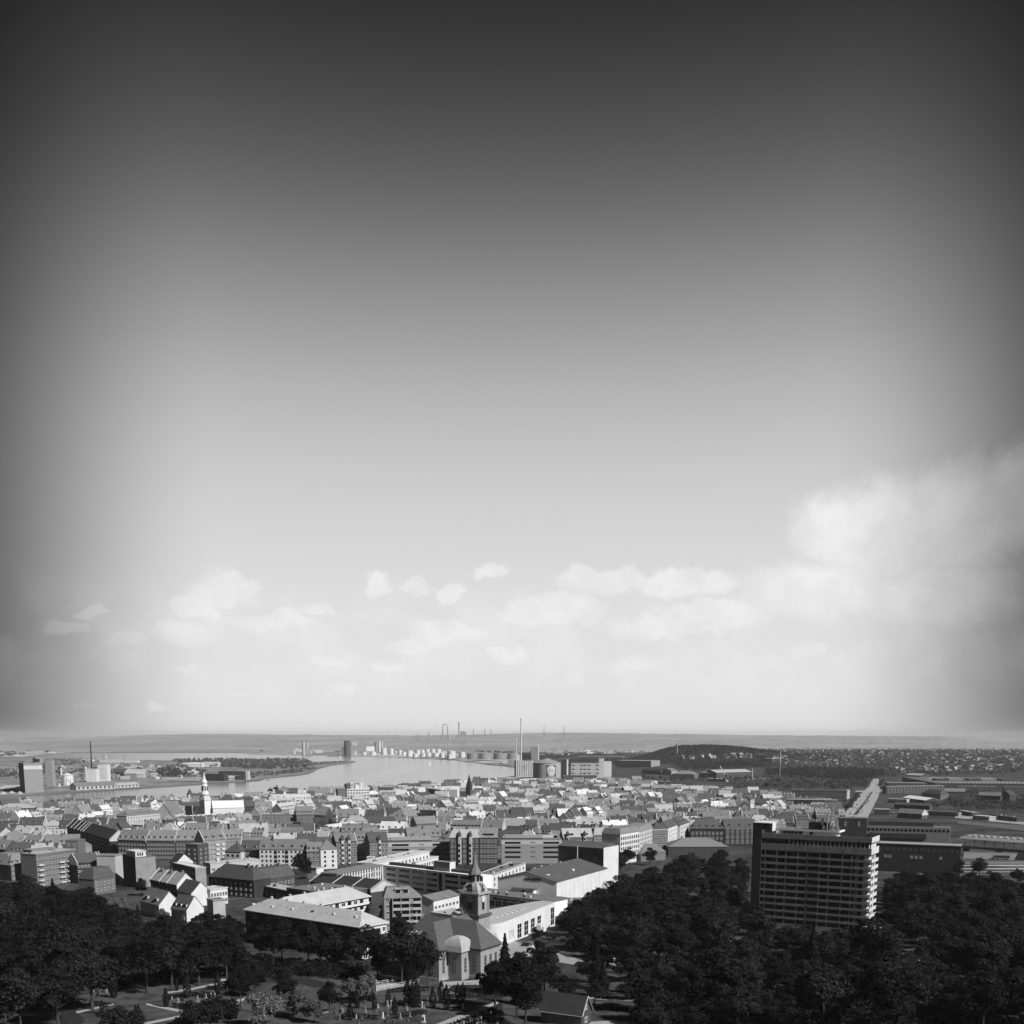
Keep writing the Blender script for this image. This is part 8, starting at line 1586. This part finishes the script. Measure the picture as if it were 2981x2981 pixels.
# placed trees: (px, py of the foot, variant list, scale, name, label)
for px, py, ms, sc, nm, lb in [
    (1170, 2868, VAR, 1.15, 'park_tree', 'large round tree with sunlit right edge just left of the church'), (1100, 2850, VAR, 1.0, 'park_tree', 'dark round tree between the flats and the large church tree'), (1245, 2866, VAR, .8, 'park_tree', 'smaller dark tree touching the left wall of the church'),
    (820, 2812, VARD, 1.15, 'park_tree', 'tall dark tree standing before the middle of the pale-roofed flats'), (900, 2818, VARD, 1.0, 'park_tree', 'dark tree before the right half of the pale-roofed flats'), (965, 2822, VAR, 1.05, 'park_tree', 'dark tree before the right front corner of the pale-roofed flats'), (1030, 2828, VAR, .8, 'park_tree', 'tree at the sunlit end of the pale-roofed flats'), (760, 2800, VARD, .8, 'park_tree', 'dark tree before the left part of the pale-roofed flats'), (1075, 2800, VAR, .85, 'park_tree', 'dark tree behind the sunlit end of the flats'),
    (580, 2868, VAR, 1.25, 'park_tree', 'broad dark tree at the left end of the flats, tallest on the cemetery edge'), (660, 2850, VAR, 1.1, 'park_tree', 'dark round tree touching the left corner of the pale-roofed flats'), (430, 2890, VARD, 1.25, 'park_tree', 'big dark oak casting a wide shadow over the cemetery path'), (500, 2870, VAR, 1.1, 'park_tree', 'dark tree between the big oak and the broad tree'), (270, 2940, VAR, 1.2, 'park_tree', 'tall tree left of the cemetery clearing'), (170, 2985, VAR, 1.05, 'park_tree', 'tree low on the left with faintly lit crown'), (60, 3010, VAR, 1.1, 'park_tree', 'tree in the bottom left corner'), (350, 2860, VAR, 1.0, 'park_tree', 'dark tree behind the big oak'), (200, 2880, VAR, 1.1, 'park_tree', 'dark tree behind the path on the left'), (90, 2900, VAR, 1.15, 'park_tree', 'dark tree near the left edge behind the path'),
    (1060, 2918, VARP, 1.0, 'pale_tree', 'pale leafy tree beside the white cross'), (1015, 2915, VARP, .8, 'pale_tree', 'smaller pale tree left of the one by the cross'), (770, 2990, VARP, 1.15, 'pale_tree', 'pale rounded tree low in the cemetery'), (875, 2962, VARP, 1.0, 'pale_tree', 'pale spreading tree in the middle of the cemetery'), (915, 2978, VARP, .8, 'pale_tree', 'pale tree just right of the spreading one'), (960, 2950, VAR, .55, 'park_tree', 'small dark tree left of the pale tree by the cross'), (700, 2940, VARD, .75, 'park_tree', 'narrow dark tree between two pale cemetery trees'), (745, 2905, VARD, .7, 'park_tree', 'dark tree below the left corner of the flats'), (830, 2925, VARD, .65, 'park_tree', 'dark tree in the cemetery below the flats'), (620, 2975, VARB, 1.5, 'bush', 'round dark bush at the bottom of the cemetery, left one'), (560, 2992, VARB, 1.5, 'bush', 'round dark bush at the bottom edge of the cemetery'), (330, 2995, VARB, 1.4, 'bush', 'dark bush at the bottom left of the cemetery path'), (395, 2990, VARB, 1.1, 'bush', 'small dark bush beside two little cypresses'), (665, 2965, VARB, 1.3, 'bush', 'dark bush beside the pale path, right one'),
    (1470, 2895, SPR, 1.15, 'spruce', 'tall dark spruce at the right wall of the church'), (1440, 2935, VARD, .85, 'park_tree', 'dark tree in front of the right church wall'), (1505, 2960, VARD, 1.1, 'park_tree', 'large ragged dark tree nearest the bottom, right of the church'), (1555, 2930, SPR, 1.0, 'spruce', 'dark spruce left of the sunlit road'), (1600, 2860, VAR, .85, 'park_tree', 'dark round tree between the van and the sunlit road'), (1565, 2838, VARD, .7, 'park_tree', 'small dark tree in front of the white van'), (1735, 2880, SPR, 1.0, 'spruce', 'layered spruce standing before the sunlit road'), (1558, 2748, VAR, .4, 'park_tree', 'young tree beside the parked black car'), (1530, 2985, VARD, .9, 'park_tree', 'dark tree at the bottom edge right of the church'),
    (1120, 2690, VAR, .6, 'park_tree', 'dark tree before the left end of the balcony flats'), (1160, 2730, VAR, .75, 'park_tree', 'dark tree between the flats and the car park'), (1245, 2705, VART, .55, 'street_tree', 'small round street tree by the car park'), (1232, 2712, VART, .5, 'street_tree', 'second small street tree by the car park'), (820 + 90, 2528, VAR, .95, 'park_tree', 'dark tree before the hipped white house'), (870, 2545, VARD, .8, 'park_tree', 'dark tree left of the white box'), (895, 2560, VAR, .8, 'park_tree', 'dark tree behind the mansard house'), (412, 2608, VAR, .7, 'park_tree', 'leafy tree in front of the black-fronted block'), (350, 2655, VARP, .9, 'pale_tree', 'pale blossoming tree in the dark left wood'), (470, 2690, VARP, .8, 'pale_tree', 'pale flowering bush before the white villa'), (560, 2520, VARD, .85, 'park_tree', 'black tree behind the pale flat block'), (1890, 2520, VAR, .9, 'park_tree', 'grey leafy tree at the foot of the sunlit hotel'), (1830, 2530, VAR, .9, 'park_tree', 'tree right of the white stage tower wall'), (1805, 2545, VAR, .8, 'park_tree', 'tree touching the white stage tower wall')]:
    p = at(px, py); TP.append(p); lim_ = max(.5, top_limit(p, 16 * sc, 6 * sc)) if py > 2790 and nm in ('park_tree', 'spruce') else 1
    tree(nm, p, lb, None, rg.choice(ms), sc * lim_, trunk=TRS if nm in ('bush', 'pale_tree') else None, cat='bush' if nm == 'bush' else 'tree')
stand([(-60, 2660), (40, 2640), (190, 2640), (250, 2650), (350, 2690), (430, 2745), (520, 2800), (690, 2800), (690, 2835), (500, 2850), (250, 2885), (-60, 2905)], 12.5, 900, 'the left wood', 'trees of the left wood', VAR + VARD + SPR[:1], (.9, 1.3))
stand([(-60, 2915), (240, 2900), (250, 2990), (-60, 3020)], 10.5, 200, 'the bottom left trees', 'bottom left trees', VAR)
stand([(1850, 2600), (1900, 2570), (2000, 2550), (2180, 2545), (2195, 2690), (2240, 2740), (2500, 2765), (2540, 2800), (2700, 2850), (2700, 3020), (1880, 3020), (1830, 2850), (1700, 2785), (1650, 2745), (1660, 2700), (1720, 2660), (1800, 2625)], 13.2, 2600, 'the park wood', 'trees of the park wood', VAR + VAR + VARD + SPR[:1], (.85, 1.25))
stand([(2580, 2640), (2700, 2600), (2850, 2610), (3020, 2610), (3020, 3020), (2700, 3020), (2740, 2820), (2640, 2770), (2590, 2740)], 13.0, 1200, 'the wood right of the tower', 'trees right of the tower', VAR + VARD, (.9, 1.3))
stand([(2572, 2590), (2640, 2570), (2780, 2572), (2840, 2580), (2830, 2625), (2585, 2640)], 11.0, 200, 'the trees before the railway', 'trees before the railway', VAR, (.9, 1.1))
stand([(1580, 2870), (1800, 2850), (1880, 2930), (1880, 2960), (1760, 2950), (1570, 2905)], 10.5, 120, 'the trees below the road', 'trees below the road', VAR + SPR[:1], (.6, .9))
for i, (px, py, s) in enumerate([(2850, 2560, .75), (2960, 2585, .7), (2975, 2640, .9), (2790, 2560, .8)]): p = at(px, py); TP.append(p); tree('park_tree', p, ['round tree before the railway platforms', 'tree right of the white canopy', 'tree at the right edge below the canopy', 'tree at the right corner of the railway office'][i], None, rg.choice(VAR), s)
wood('undergrowth', [(690, 2792), (1050, 2825), (1060, 2850), (900, 2845), (700, 2838)], 90, LEAFD, (2, 4), (3, 5), 60, .9, 43)
stand([(600, 2650), (690, 2640), (712, 2690), (690, 2795), (540, 2790)], 9.0, 120, 'the trees left of the flats', 'trees left of the flats', VARD, (.6, .9))
# undergrowth of the woods, one mass
wood('undergrowth', [(-60, 2660), (190, 2640), (430, 2745), (690, 2800), (690, 2835), (250, 2885), (-60, 2905)], 260, LEAFD, (2, 4), (3, 5), 60, 1.0, 41)
wood('undergrowth', [(1800, 2590), (2180, 2540), (2195, 2690), (2500, 2765), (2700, 2850), (3020, 2700), (3020, 3020), (1880, 3020), (1830, 2850), (1600, 2735)], 900, LEAFD, (2, 4), (3, 5), 50, 1.1, 42)
# street and courtyard trees of the town
TT_ = [(655, 2333, 1.0), (683, 2335, 1.1), (700, 2336, .9), (640, 2332, .8), (786, 2312, 1.0), (806, 2311, 1.3), (826, 2312, 1.2), (843, 2313, .9), (888, 2308, .7), (915, 2311, .6), (930, 2312, .6), (98, 2370, 1.0), (115, 2371, .9), (140, 2372, .8), (855, 2410, 1.2), (870, 2412, 1.0), (910, 2408, .9), (930, 2410, .8), (990, 2396, 1.0), (1005, 2396, .9), (1050, 2398, .9), (1070, 2399, 1.0), (1290, 2375, .8), (1300, 2380, .9), (1525, 2330, .9), (1518, 2362, .8), (1700, 2302, 1.0), (1712, 2303, .9), (1836, 2330, 1.3), (1850, 2331, 1.1), (1885, 2324, 1.0), (1895, 2322, .9), (1968, 2318, 1.3), (1982, 2319, 1.2), (2115, 2328, 1.0), (2130, 2330, 1.0), (2150, 2330, 1.0), (2170, 2332, 1.1), (2195, 2334, 1.0), (2215, 2333, 1.0), (345, 2390, .9), (360, 2392, .8), (375, 2400, .9), (395, 2402, .9), (330, 2396, .7), (588, 2410, .8), (600, 2412, .7), (1035, 2500, .7), (2100, 2318, 1.0), (2240, 2340, .9), (60, 2470, .9), (70, 2475, .8), (150, 2440, 1.0), (250, 2380, .7)]
for i, (px, py, s) in enumerate(sorted(TT_)): tree('town_tree', at(px, py), 'grey leafy town tree among the roofs, %s from the left of all town trees' % ordn(i), 'town trees', rg.choice(VART), s, trunk=TRS)
# park trees above the dark offices, with the avenue trees
def rowtrees(L_, where, group, sc=(.9, 1.3)):
    for i, (px, py) in enumerate(sorted(L_)): tree('avenue_tree', at(px, py), 'grey round-crowned tree, %s from the left of %s' % (ordn(i), where), group, rg.choice(VART), rg.uniform(*sc), trunk=TRS)
rowtrees([(2225 + 11 * i + rg.uniform(-4, 4), 2300 - rg.uniform(0, 22)) for i in range(24)], 'the trees above the dark offices', 'trees above the dark offices')
rowtrees([(2470 + 3.6 * i, 2360 - 4.6 * i) for i in range(9)] + [(2560 + i * 3, 2292 - i * 3) for i in range(5)], 'the avenue trees', 'avenue trees', (.7, 1.0))
rowtrees([(2760 + 19 * i + rg.uniform(-6, 6), 2338 + rg.uniform(-4, 12)) for i in range(13)], 'the trees behind the station', 'trees behind the station', (.6, 1.0))
rowtrees([(1870 + 16 * i + rg.uniform(-6, 6), 2272 + rg.uniform(-4, 8)) for i in range(22)], 'the fairground trees', 'fairground trees', (.7, 1.1))
# far woods of the right-hand hills
wood('hill_wood', None, 0, LEAFH, (7, 12), (5, 8), 26, 2.8, 51, pts=[G(HILL[0] + rg.gauss(90, 210), HILL[1] + rg.uniform(-430, 260)) for _ in range(2400)])
wood('suburb_trees', [(2120, 2185), (2240, 2180), (2600, 2172), (3020, 2176), (3020, 2245), (2750, 2240), (2580, 2250), (2400, 2240), (2240, 2236), (2100, 2215)], 3600, LEAFF, (7, 12), (4.5, 8), 24, 3.0, 52)
wood('dark_belt_wood', [(1960, 2228), (2110, 2222), (2240, 2214), (2260, 2235), (2120, 2240), (2000, 2244)], 520, LEAFH, (8, 15), (4, 7), 30, 2.4, 53)
wood('park_belt_wood', [(2230, 2246), (2400, 2240), (2540, 2246), (2585, 2262), (2500, 2275), (2340, 2270), (2230, 2262)], 700, LEAFH, (8, 15), (5, 8), 34, 2.2, 54)
wood('garden_wood', [(2120, 2275), (2230, 2262), (2480, 2280), (2480, 2300), (2330, 2296), (2120, 2300)], 420, LEAFF, (7, 12), (4, 7), 40, 1.8, 55)
wood('station_trees', [(2690, 2352), (2981, 2366), (3020, 2372), (3020, 2340), (2840, 2340), (2700, 2330)], 130, LEAFF, (4, 9), (3, 6), 44, 1.5, 62)
wood('plain_trees', [(2570, 2250), (2981, 2246), (3020, 2252), (2700, 2262), (2570, 2268)], 160, LEAFF, (6, 11), (4, 7), 30, 2.2, 63)
wood('station_scrub', [(2700, 2316), (2760, 2300), (2981, 2318), (3020, 2350), (2880, 2352), (2760, 2340)], 200, LEAFF, (4, 9), (3, 6), 40, 1.6, 59)
wood('avenue_end_wood', [(2400, 2276), (2520, 2270), (2530, 2290), (2500, 2300), (2420, 2298)], 120, LEAFH, (6, 12), (4, 6), 40, 1.6, 60)
wood('yard_trees', [(1640, 2500), (1130, 2340), (1500, 2320), (1850, 2380), (1000, 2420), (300, 2380), (600, 2350), (900, 2350)], 0, LEAFT, (7, 11), (3, 5), 60, 1.3, 61, pts=[p for p in (at(rg.uniform(0, 2200), rg.uniform(2322, 2470)) for _ in range(1800)) if (int(p.x // CELL), int(p.y // CELL)) not in OCC and p.y < shore_r(p.x / p.y) - 20][:520])
wood('brewery_trees', [(1570, 2200), (1700, 2190), (1860, 2196), (1880, 2212), (1700, 2204), (1580, 2212)], 260, LEAFF, (6, 11), (5, 9), 22, 3.0, 56)
wood('far_right_woods', [(1520, 2196), (1560, 2160), (1800, 2160), (1860, 2170), (1840, 2190), (1600, 2186)], 420, LEAFF, (8, 12), (8, 14), 16, 6.0, 57)
wood('far_right_woods', [(1880, 2160), (2200, 2160), (2981, 2164), (3020, 2174), (2500, 2172), (2250, 2178), (2080, 2170)], 420, LEAFF, (8, 12), (8, 14), 16, 6.0, 58)
# ================================================================ CEMETERY AND CHURCH YARD
sheet('cemetery_lawn', [(200, 2900), (480, 2852), (720, 2838), (900, 2848), (1000, 2872), (1290, 2872), (1460, 2880), (1470, 3010), (150, 3010)], mat('cemetery_grass', .022, var=.35, scale=.35), .05)
for i, P_ in enumerate([[(220, 2946), (330, 2922), (332, 2926), (225, 2951)], [(425, 2921), (470, 2929), (545, 2945), (600, 2938), (712, 2905), (712, 2913), (600, 2946), (545, 2953), (468, 2936), (425, 2926)], [(480, 2889), (560, 2877), (640, 2860), (640, 2865), (560, 2883), (480, 2894)], [(636, 2852), (720, 2838), (720, 2843), (638, 2859)], [(385, 2985), (470, 2968), (560, 2950), (562, 2955), (470, 2975), (390, 2992)], [(1240, 2995), (1300, 2970), (1400, 2934), (1448, 2915), (1452, 2922), (1400, 2945), (1310, 2985), (1270, 3000)], [(895, 2950), (960, 2945), (962, 2949), (895, 2956)], [(1285, 2860), (1420, 2852), (1440, 2868), (1320, 2868), (1296, 2885), (1345, 2893), (1342, 2899), (1284, 2890)], [(80, 2838), (150, 2855), (150, 2862), (80, 2846)], [(715, 2812), (770, 2815), (770, 2819), (715, 2816)]]): sheet('gravel_path', P_, GRAVEL, .10 + .006 * i)
sheet('church_street', [(1440, 2752), (1530, 2735), (1570, 2750), (1650, 2787), (1815, 2803), (1830, 2830), (1720, 2818), (1640, 2804), (1540, 2790), (1480, 2790)], mat('pale_street', .30, var=.1, scale=.2), .09)  # pale street surface with random mottling
sheet('car_park', [(1180, 2735), (1260, 2700), (1330, 2700), (1330, 2730), (1200, 2770)], mat('pale_street', .30), .08)
sheet('lower_path', [(1560, 2985), (1780, 2972), (1960, 2985), (1960, 3010), (1560, 3010)], GRAVEL, .16); sheet('lower_path', [(1690, 2902), (1950, 2917), (1950, 2922), (1690, 2908)], GRAVEL, .14)
rg = random.Random(9)
# gravestones: three shapes share their meshes
GM = []
for k in range(3):
    mb = MB(); mb.box(e0, -.5, .5, -.2, .3, -.1, .22)
    if k == 0: mb.box(e0, -.38, .38, -.08, .14, .22, 1.15)
    elif k == 1: mb.hexa([e0.p(-.3, -.1, .22), e0.p(.3, -.1, .22), e0.p(.3, .15, .22), e0.p(-.3, .15, .22)], [e0.p(-.22, -.08, 1.7), e0.p(.22, -.08, 1.7), e0.p(.22, .13, 1.7), e0.p(-.22, .13, 1.7)])
    else: mb.box(e0, -.7, .7, -.1, .2, .22, .75)
    q = mb.obj('gravestone', [mat('gravestone_pale', .17, var=.2, scale=1.5), mat('gravestone_white', .36, var=.1), mat('gravestone_dark', .06, var=.2)][k]); GM.append(q.data); bpy.data.objects.remove(q)
ZON = [('the hedged plots at the bottom right', [(1300, 2990), (1400, 2955), (1445, 2935), (1450, 2995), (1330, 3005)], 64), ('the plots below the white railing', [(970, 2930), (1080, 2905), (1280, 2912), (1260, 2960), (1120, 2990), (960, 2985)], 46), ('the round plot by the forked path', [(490, 2912), (560, 2900), (640, 2905), (640, 2930), (560, 2940), (500, 2930)], 26), ('the plots behind the big oak', [(270, 2880), (330, 2875), (330, 2905), (270, 2910)], 12), ('the plots along the upper path', [(650, 2862), (730, 2850), (740, 2872), (660, 2890)], 12)]
hedge_m = {}
def hedge(px, py, px2, py2, w, h, label):
    a, b = at(px, py), at(px2, py2); d = b - a; L_ = hypot(d.x, d.y); n = int(L_ * w * 16 + L_ * h * 26 + 30); r2 = np.random.default_rng(int(px * 7 + py)); s = r2.uniform(0, L_, n); t_ = r2.uniform(-w / 2, w / 2, n); z = r2.uniform(0, h, n); top = r2.uniform(size=n) < .45; z[top] = h * r2.uniform(.9, 1.05, top.sum()); t_[~top] = np.sign(t_[~top]) * w / 2
    u = np.array([d.x / L_, d.y / L_, 0]); v = np.array([-u[1], u[0], 0]); c = s[:, None] * u + t_[:, None] * v; c[:, 2] = z + (s / L_) * (b.z - a.z); nn = np.where(top[:, None], [0, 0, 1.0], np.sign(t_)[:, None] * v) + r2.normal(size=(n, 3)) * .4
    me = leaf_mesh('hedge', c, nn, r2.uniform(.25, .5, n), LEAFD, rng=r2); o = bpy.data.objects.new('hedge', me); COL.objects.link(o); o.location = a; ROOT[o.name] = a; return tag(o, label, 'hedge', 'cemetery hedges')
for where, P_, n in ZON:
    pts = sorted((at(px, py) for px, py in sample_poly(P_, n, rg)), key=lambda q: q.x / q.y)
    for i, p in enumerate(pts):
        k = rg.choices((0, 1, 2), (5, 2, 3))[0]; o = bpy.data.objects.new('gravestone', GM[k]); COL.objects.link(o); o.location = (p.x, p.y, p.z + .12); o.rotation_euler = (0, 0, rg.choice((R(-30), R(60), R(-25)))); s = rg.uniform(.7, 1.1); o.scale = (s, s, s); ROOT[o.name] = p
        tag(o, '%s gravestone, %s from the left among %s' % (['upright pale', 'slim white', 'low dark'][k], ordn(i), where), 'gravestone', 'gravestones of ' + where)
for i in range(12): x = 1296 + 12 * i; y = 2992 - 4.6 * i; hedge(x, y, x + 34, y + 13, .9, 1.0, 'clipped dark hedge, %s from the left in the bottom right plots' % ordn(i))
for i, (a, b, c, d) in enumerate([(480, 2912, 560, 2898), (560, 2898, 645, 2912), (645, 2912, 600, 2932), (500, 2932, 600, 2934), (990, 2925, 1090, 2908), (1120, 2930, 1240, 2920), (1000, 2960, 1100, 2968), (1290, 2892, 1420, 2885), (1130, 2890, 1250, 2884), (1300, 2905, 1420, 2900), (260, 2925, 320, 2932), (600, 2880, 660, 2885), (1150, 2965, 1240, 2950), (1690, 2930, 1860, 2950)]): hedge(a, b, c, d, 1.2, 1.2, 'low dark hedge between graves, %s of the cemetery hedges on the lawn' % ordn(i))
CY = [(1187, 2926, 1.5), (1208, 2932, 1.8), (1214, 2920, 1.2), (1333, 2912, 1.0), (1348, 2916, 1.1), (1058, 2912, 1.1), (1080, 2915, 1.0), (1090, 2940, .9), (1150, 2955, 1.0), (1300, 2940, 1.4), (1285, 2920, 1.3), (684, 2862, .8), (692, 2859, .9), (699, 2858, .8), (706, 2856, 1.0), (712, 2854, .9), (484, 2932, 1.1), (396, 2968, .8), (404, 2966, .8), (298, 2952, .8), (332, 2905, 1.5), (1040, 2935, 1.0), (1260, 2935, 1.2), (1130, 2925, .9), (515, 2885, .8), (635, 2895, 1.3), (545, 2905, 1.4), (1020, 2970, 1.0)]
for i, (px, py, s) in enumerate(sorted(CY)): p = at(px, py); tree('cypress', p, 'slim dark column-shaped cypress, %s from the left in the cemetery' % ordn(i), 'cemetery cypresses', rg.choice(CYP), s, trunk=TRS)
# white cross and the railed terrace
p = at(1096.5, 2886); c = thing('memorial_cross', 'slender white cross standing at the railed terrace', 'cross', p); f_ = Fr((p.x, p.y, p.z), (1, -.2)); k = mpp(p); mb = MB(); mb.box(f_, -.14, .14, -.12, .12, -.3, 36 * k); mb.obj('upright', WHITE, c); mb = MB(); mb.box(f_, -7 * k, 7 * k, -.11, .11, 24.5 * k, 26.5 * k); mb.obj('crossbar', WHITE, c)
tr = thing('railed_terrace', 'long white-railed terrace with a pale gravel floor beside the cross', 'terrace', at(1100, 2872)); c4 = [at(*q) for q in ((1098, 2885), (1223, 2862), (1186, 2853), (1100, 2869))]; mb = MB(); mb.hexa([q + Vector((0, 0, -.5)) for q in c4], [q + Vector((0, 0, .25)) for q in c4]); mb.obj('floor', GRAVEL, tr)
for a, b in ((0, 1), (1, 2), (2, 3)):
    for z in (.75, 1.35): mb = MB(); mb.bar(c4[a] + Vector((0, 0, z)), c4[b] + Vector((0, 0, z)), .07); mb.obj('rail', WHITE, tr)
    n = 6 if a != 1 else 3
    for i in range(n + 1): q = c4[a].lerp(c4[b], i / n); mb = MB(); mb.bar(q, q + Vector((0, 0, 1.4)), .07); mb.obj('post', WHITE, tr)
for i, (px, py, h, w, lb) in enumerate([(1348, 2940, 2.0, .5, 'white upright monument beside the pale diagonal path'), (1233, 2978, 2.3, .9, 'pale arched monument at the foot of the diagonal path'), (1115, 2966, 1.9, .35, 'slim white monument left of the arched one'), (690, 2933, 2.0, .3, 'thin white stone post by the cemetery path'), (168, 2962, 2.0, .6, 'lone white stone in the bottom left shade')]):
    p = at(px, py); f_ = Fr((p.x, p.y, p.z), (1, -.3)); c = thing('monument', lb, 'monument', p, None); mb = MB(); mb.box(f_, -w / 2 - .2, w / 2 + .2, -.35, .35, -.2, .35); mb.obj('plinth', STONE, c); mb = MB(); mb.hexa([f_.p(-w / 2, -.2, .35), f_.p(w / 2, -.2, .35), f_.p(w / 2, .2, .35), f_.p(-w / 2, .2, .35)], [f_.p(-w * .4, -.16, h), f_.p(w * .4, -.16, h), f_.p(w * .4, .16, h), f_.p(-w * .4, .16, h)]); mb.obj('stone', FRAME, c)
    if i == 1: mb = MB(); mb.box(f_, -.2, .2, -.26, .0, .7, 1.7); mb.obj('niche', DARK, c)
# keeper's house at the bottom
fr, Wd, Ht = front(1575, 2938, 1693, 2951, 4.0); D = 6.5; kh = thing('keepers_house', 'small black-roofed house with a pale-edged gable at the bottom edge', 'house', fr.O); mb = MB(); gable_wall(mb, fr, Wd, D, Ht, 4.2); mb.obj('wall', DBRICK, kh); gable_roof(fr, Wd, D, Ht, 4.2, .5).obj('roof', RBLACK, kh)
k = 4.2 / (D / 2); mb = MB()
for sg in (0, 1): tt = (lambda t_: t_) if sg == 0 else (lambda t_: D - t_); mb.bar(fr.p(Wd + .55, tt(-.5), Ht - k * .5 + .2), fr.p(Wd + .55, D / 2, Ht + 4.4), .16)
mb.bar(fr.p(-.4, -.55, Ht - .6), fr.p(Wd + .5, -.55, Ht - .6), .12); mb.obj('bargeboard', PALE, kh); window(kh, Fr(fr.p(Wd, 0, 0), -fr.N), 2.2, 1.0, 1.6, 1.6); window(kh, Fr(fr.p(Wd, 0, 0), -fr.N), 2.5, 4.6, 1.2, 1.3)
# vehicles by the foyer
p = at(1548, 2774); fr = Fr((p.x - 2.6, p.y, p.z + .12), (cos(R(-12)), sin(R(-12)))); vn = thing('parked_van', 'white panel van parked in the sun beside the church spruces', 'van', fr.O); P = fr.p
mb = MB(); mb.hexa([P(0, 0, .4), P(5.4, 0, .4), P(5.4, 2, .4), P(0, 2, .4)], [P(.0, .05, 1.2), P(5.4, .05, 1.2), P(5.4, 1.95, 1.2), P(0, 1.95, 1.2)]); mb.hexa([P(.1, .05, 1.2), P(5.4, .05, 1.2), P(5.4, 1.95, 1.2), P(.1, 1.95, 1.2)], [P(1.4, .15, 2.35), P(5.3, .15, 2.35), P(5.3, 1.85, 2.35), P(1.4, 1.85, 2.35)]); mb.obj('body', CARP[0], vn)
mb = MB(); mb.hexa([P(.35, .02, 1.3), P(1.9, .02, 1.3), P(1.9, .06, 1.3), P(.4, .06, 1.3)], [P(1.1, .08, 1.95), P(1.9, .08, 1.95), P(1.9, .12, 1.95), P(1.1, .12, 1.95)]); mb.box(fr, 5.38, 5.46, .3, 1.7, 1.4, 2.0); mb.obj('window', GLASS, vn)
for x in (.9, 4.4):
    for t_ in (-.03, 1.85): q = P(x, t_, .42); mb = MB(); mb.hexa([q + fr.U * (.38 * cos(a)) + Vector((0, 0, .38 * sin(a))) for a in [2 * pi * i / 10 for i in range(10)]], [q - fr.N * .2 + fr.U * (.38 * cos(a)) + Vector((0, 0, .38 * sin(a))) for a in [2 * pi * i / 10 for i in range(10)]]); mb.obj('wheel', DARK, vn)
car(1533, 2755, 2, R(-15), 'black car parked by the white foyer'); car(1690, 2812, 2, R(-10), 'dark car in the shade at the edge of the sunlit street'); car(1790, 2798, 3, R(-10), 'grey car at the far end of the sunlit street')
for i, (px, py, c_) in enumerate([(1198, 2722, 0), (1212, 2716, 2), (1228, 2714, 0), (1196, 2738, 1), (1250, 2703, 3)]): car(px, py, c_, R(-20 + 8 * i), '%s car in the sunlit car park, %s from the left' % (TONE[c_], ordn(sorted([1198, 1212, 1228, 1196, 1250]).index(px))), 'cars in the car park')
for i, (px, yt, yb, lb) in enumerate([(1214, 2657, 2712, 'tall white lamp post in the car park'), (1233, 2663, 2706, 'white lamp post with a round head in the car park'), (1788, 2792, 2829, 'lamp post at the sunlit street before the park wood'), (1392, 2838, 2868, 'thin lamp post before the church')]):
    p = at(px, yb); k = mpp(p); c = thing('street_lamp', lb, 'street lamp', p); h = (yb - yt) * k; mb = MB(); mb.bar(p, p + Vector((0, 0, h)), .1, 6); mb.obj('post', STEEL, c); mb = MB(); mb.cyl(p, .2, p.z + h, p.z + h + .35, 8, .55); mb.obj('lamp_head', WHITE, c)
fr, Wd, Ht = front(1540, 2752, 1585, 2764, 1.1); fw_ = thing('garden_wall', 'low pale wall beside the parked black car', 'wall', fr.O); mb = MB(); mb.box(fr, 0, Wd, 0, .3, -.3, 1.0); mb.obj('wall', PALE, fw_); mb = MB(); mb.box(fr, -.1, Wd + .1, -.08, .38, 1.0, 1.12); mb.obj('coping', CONC, fw_)
haze_box()
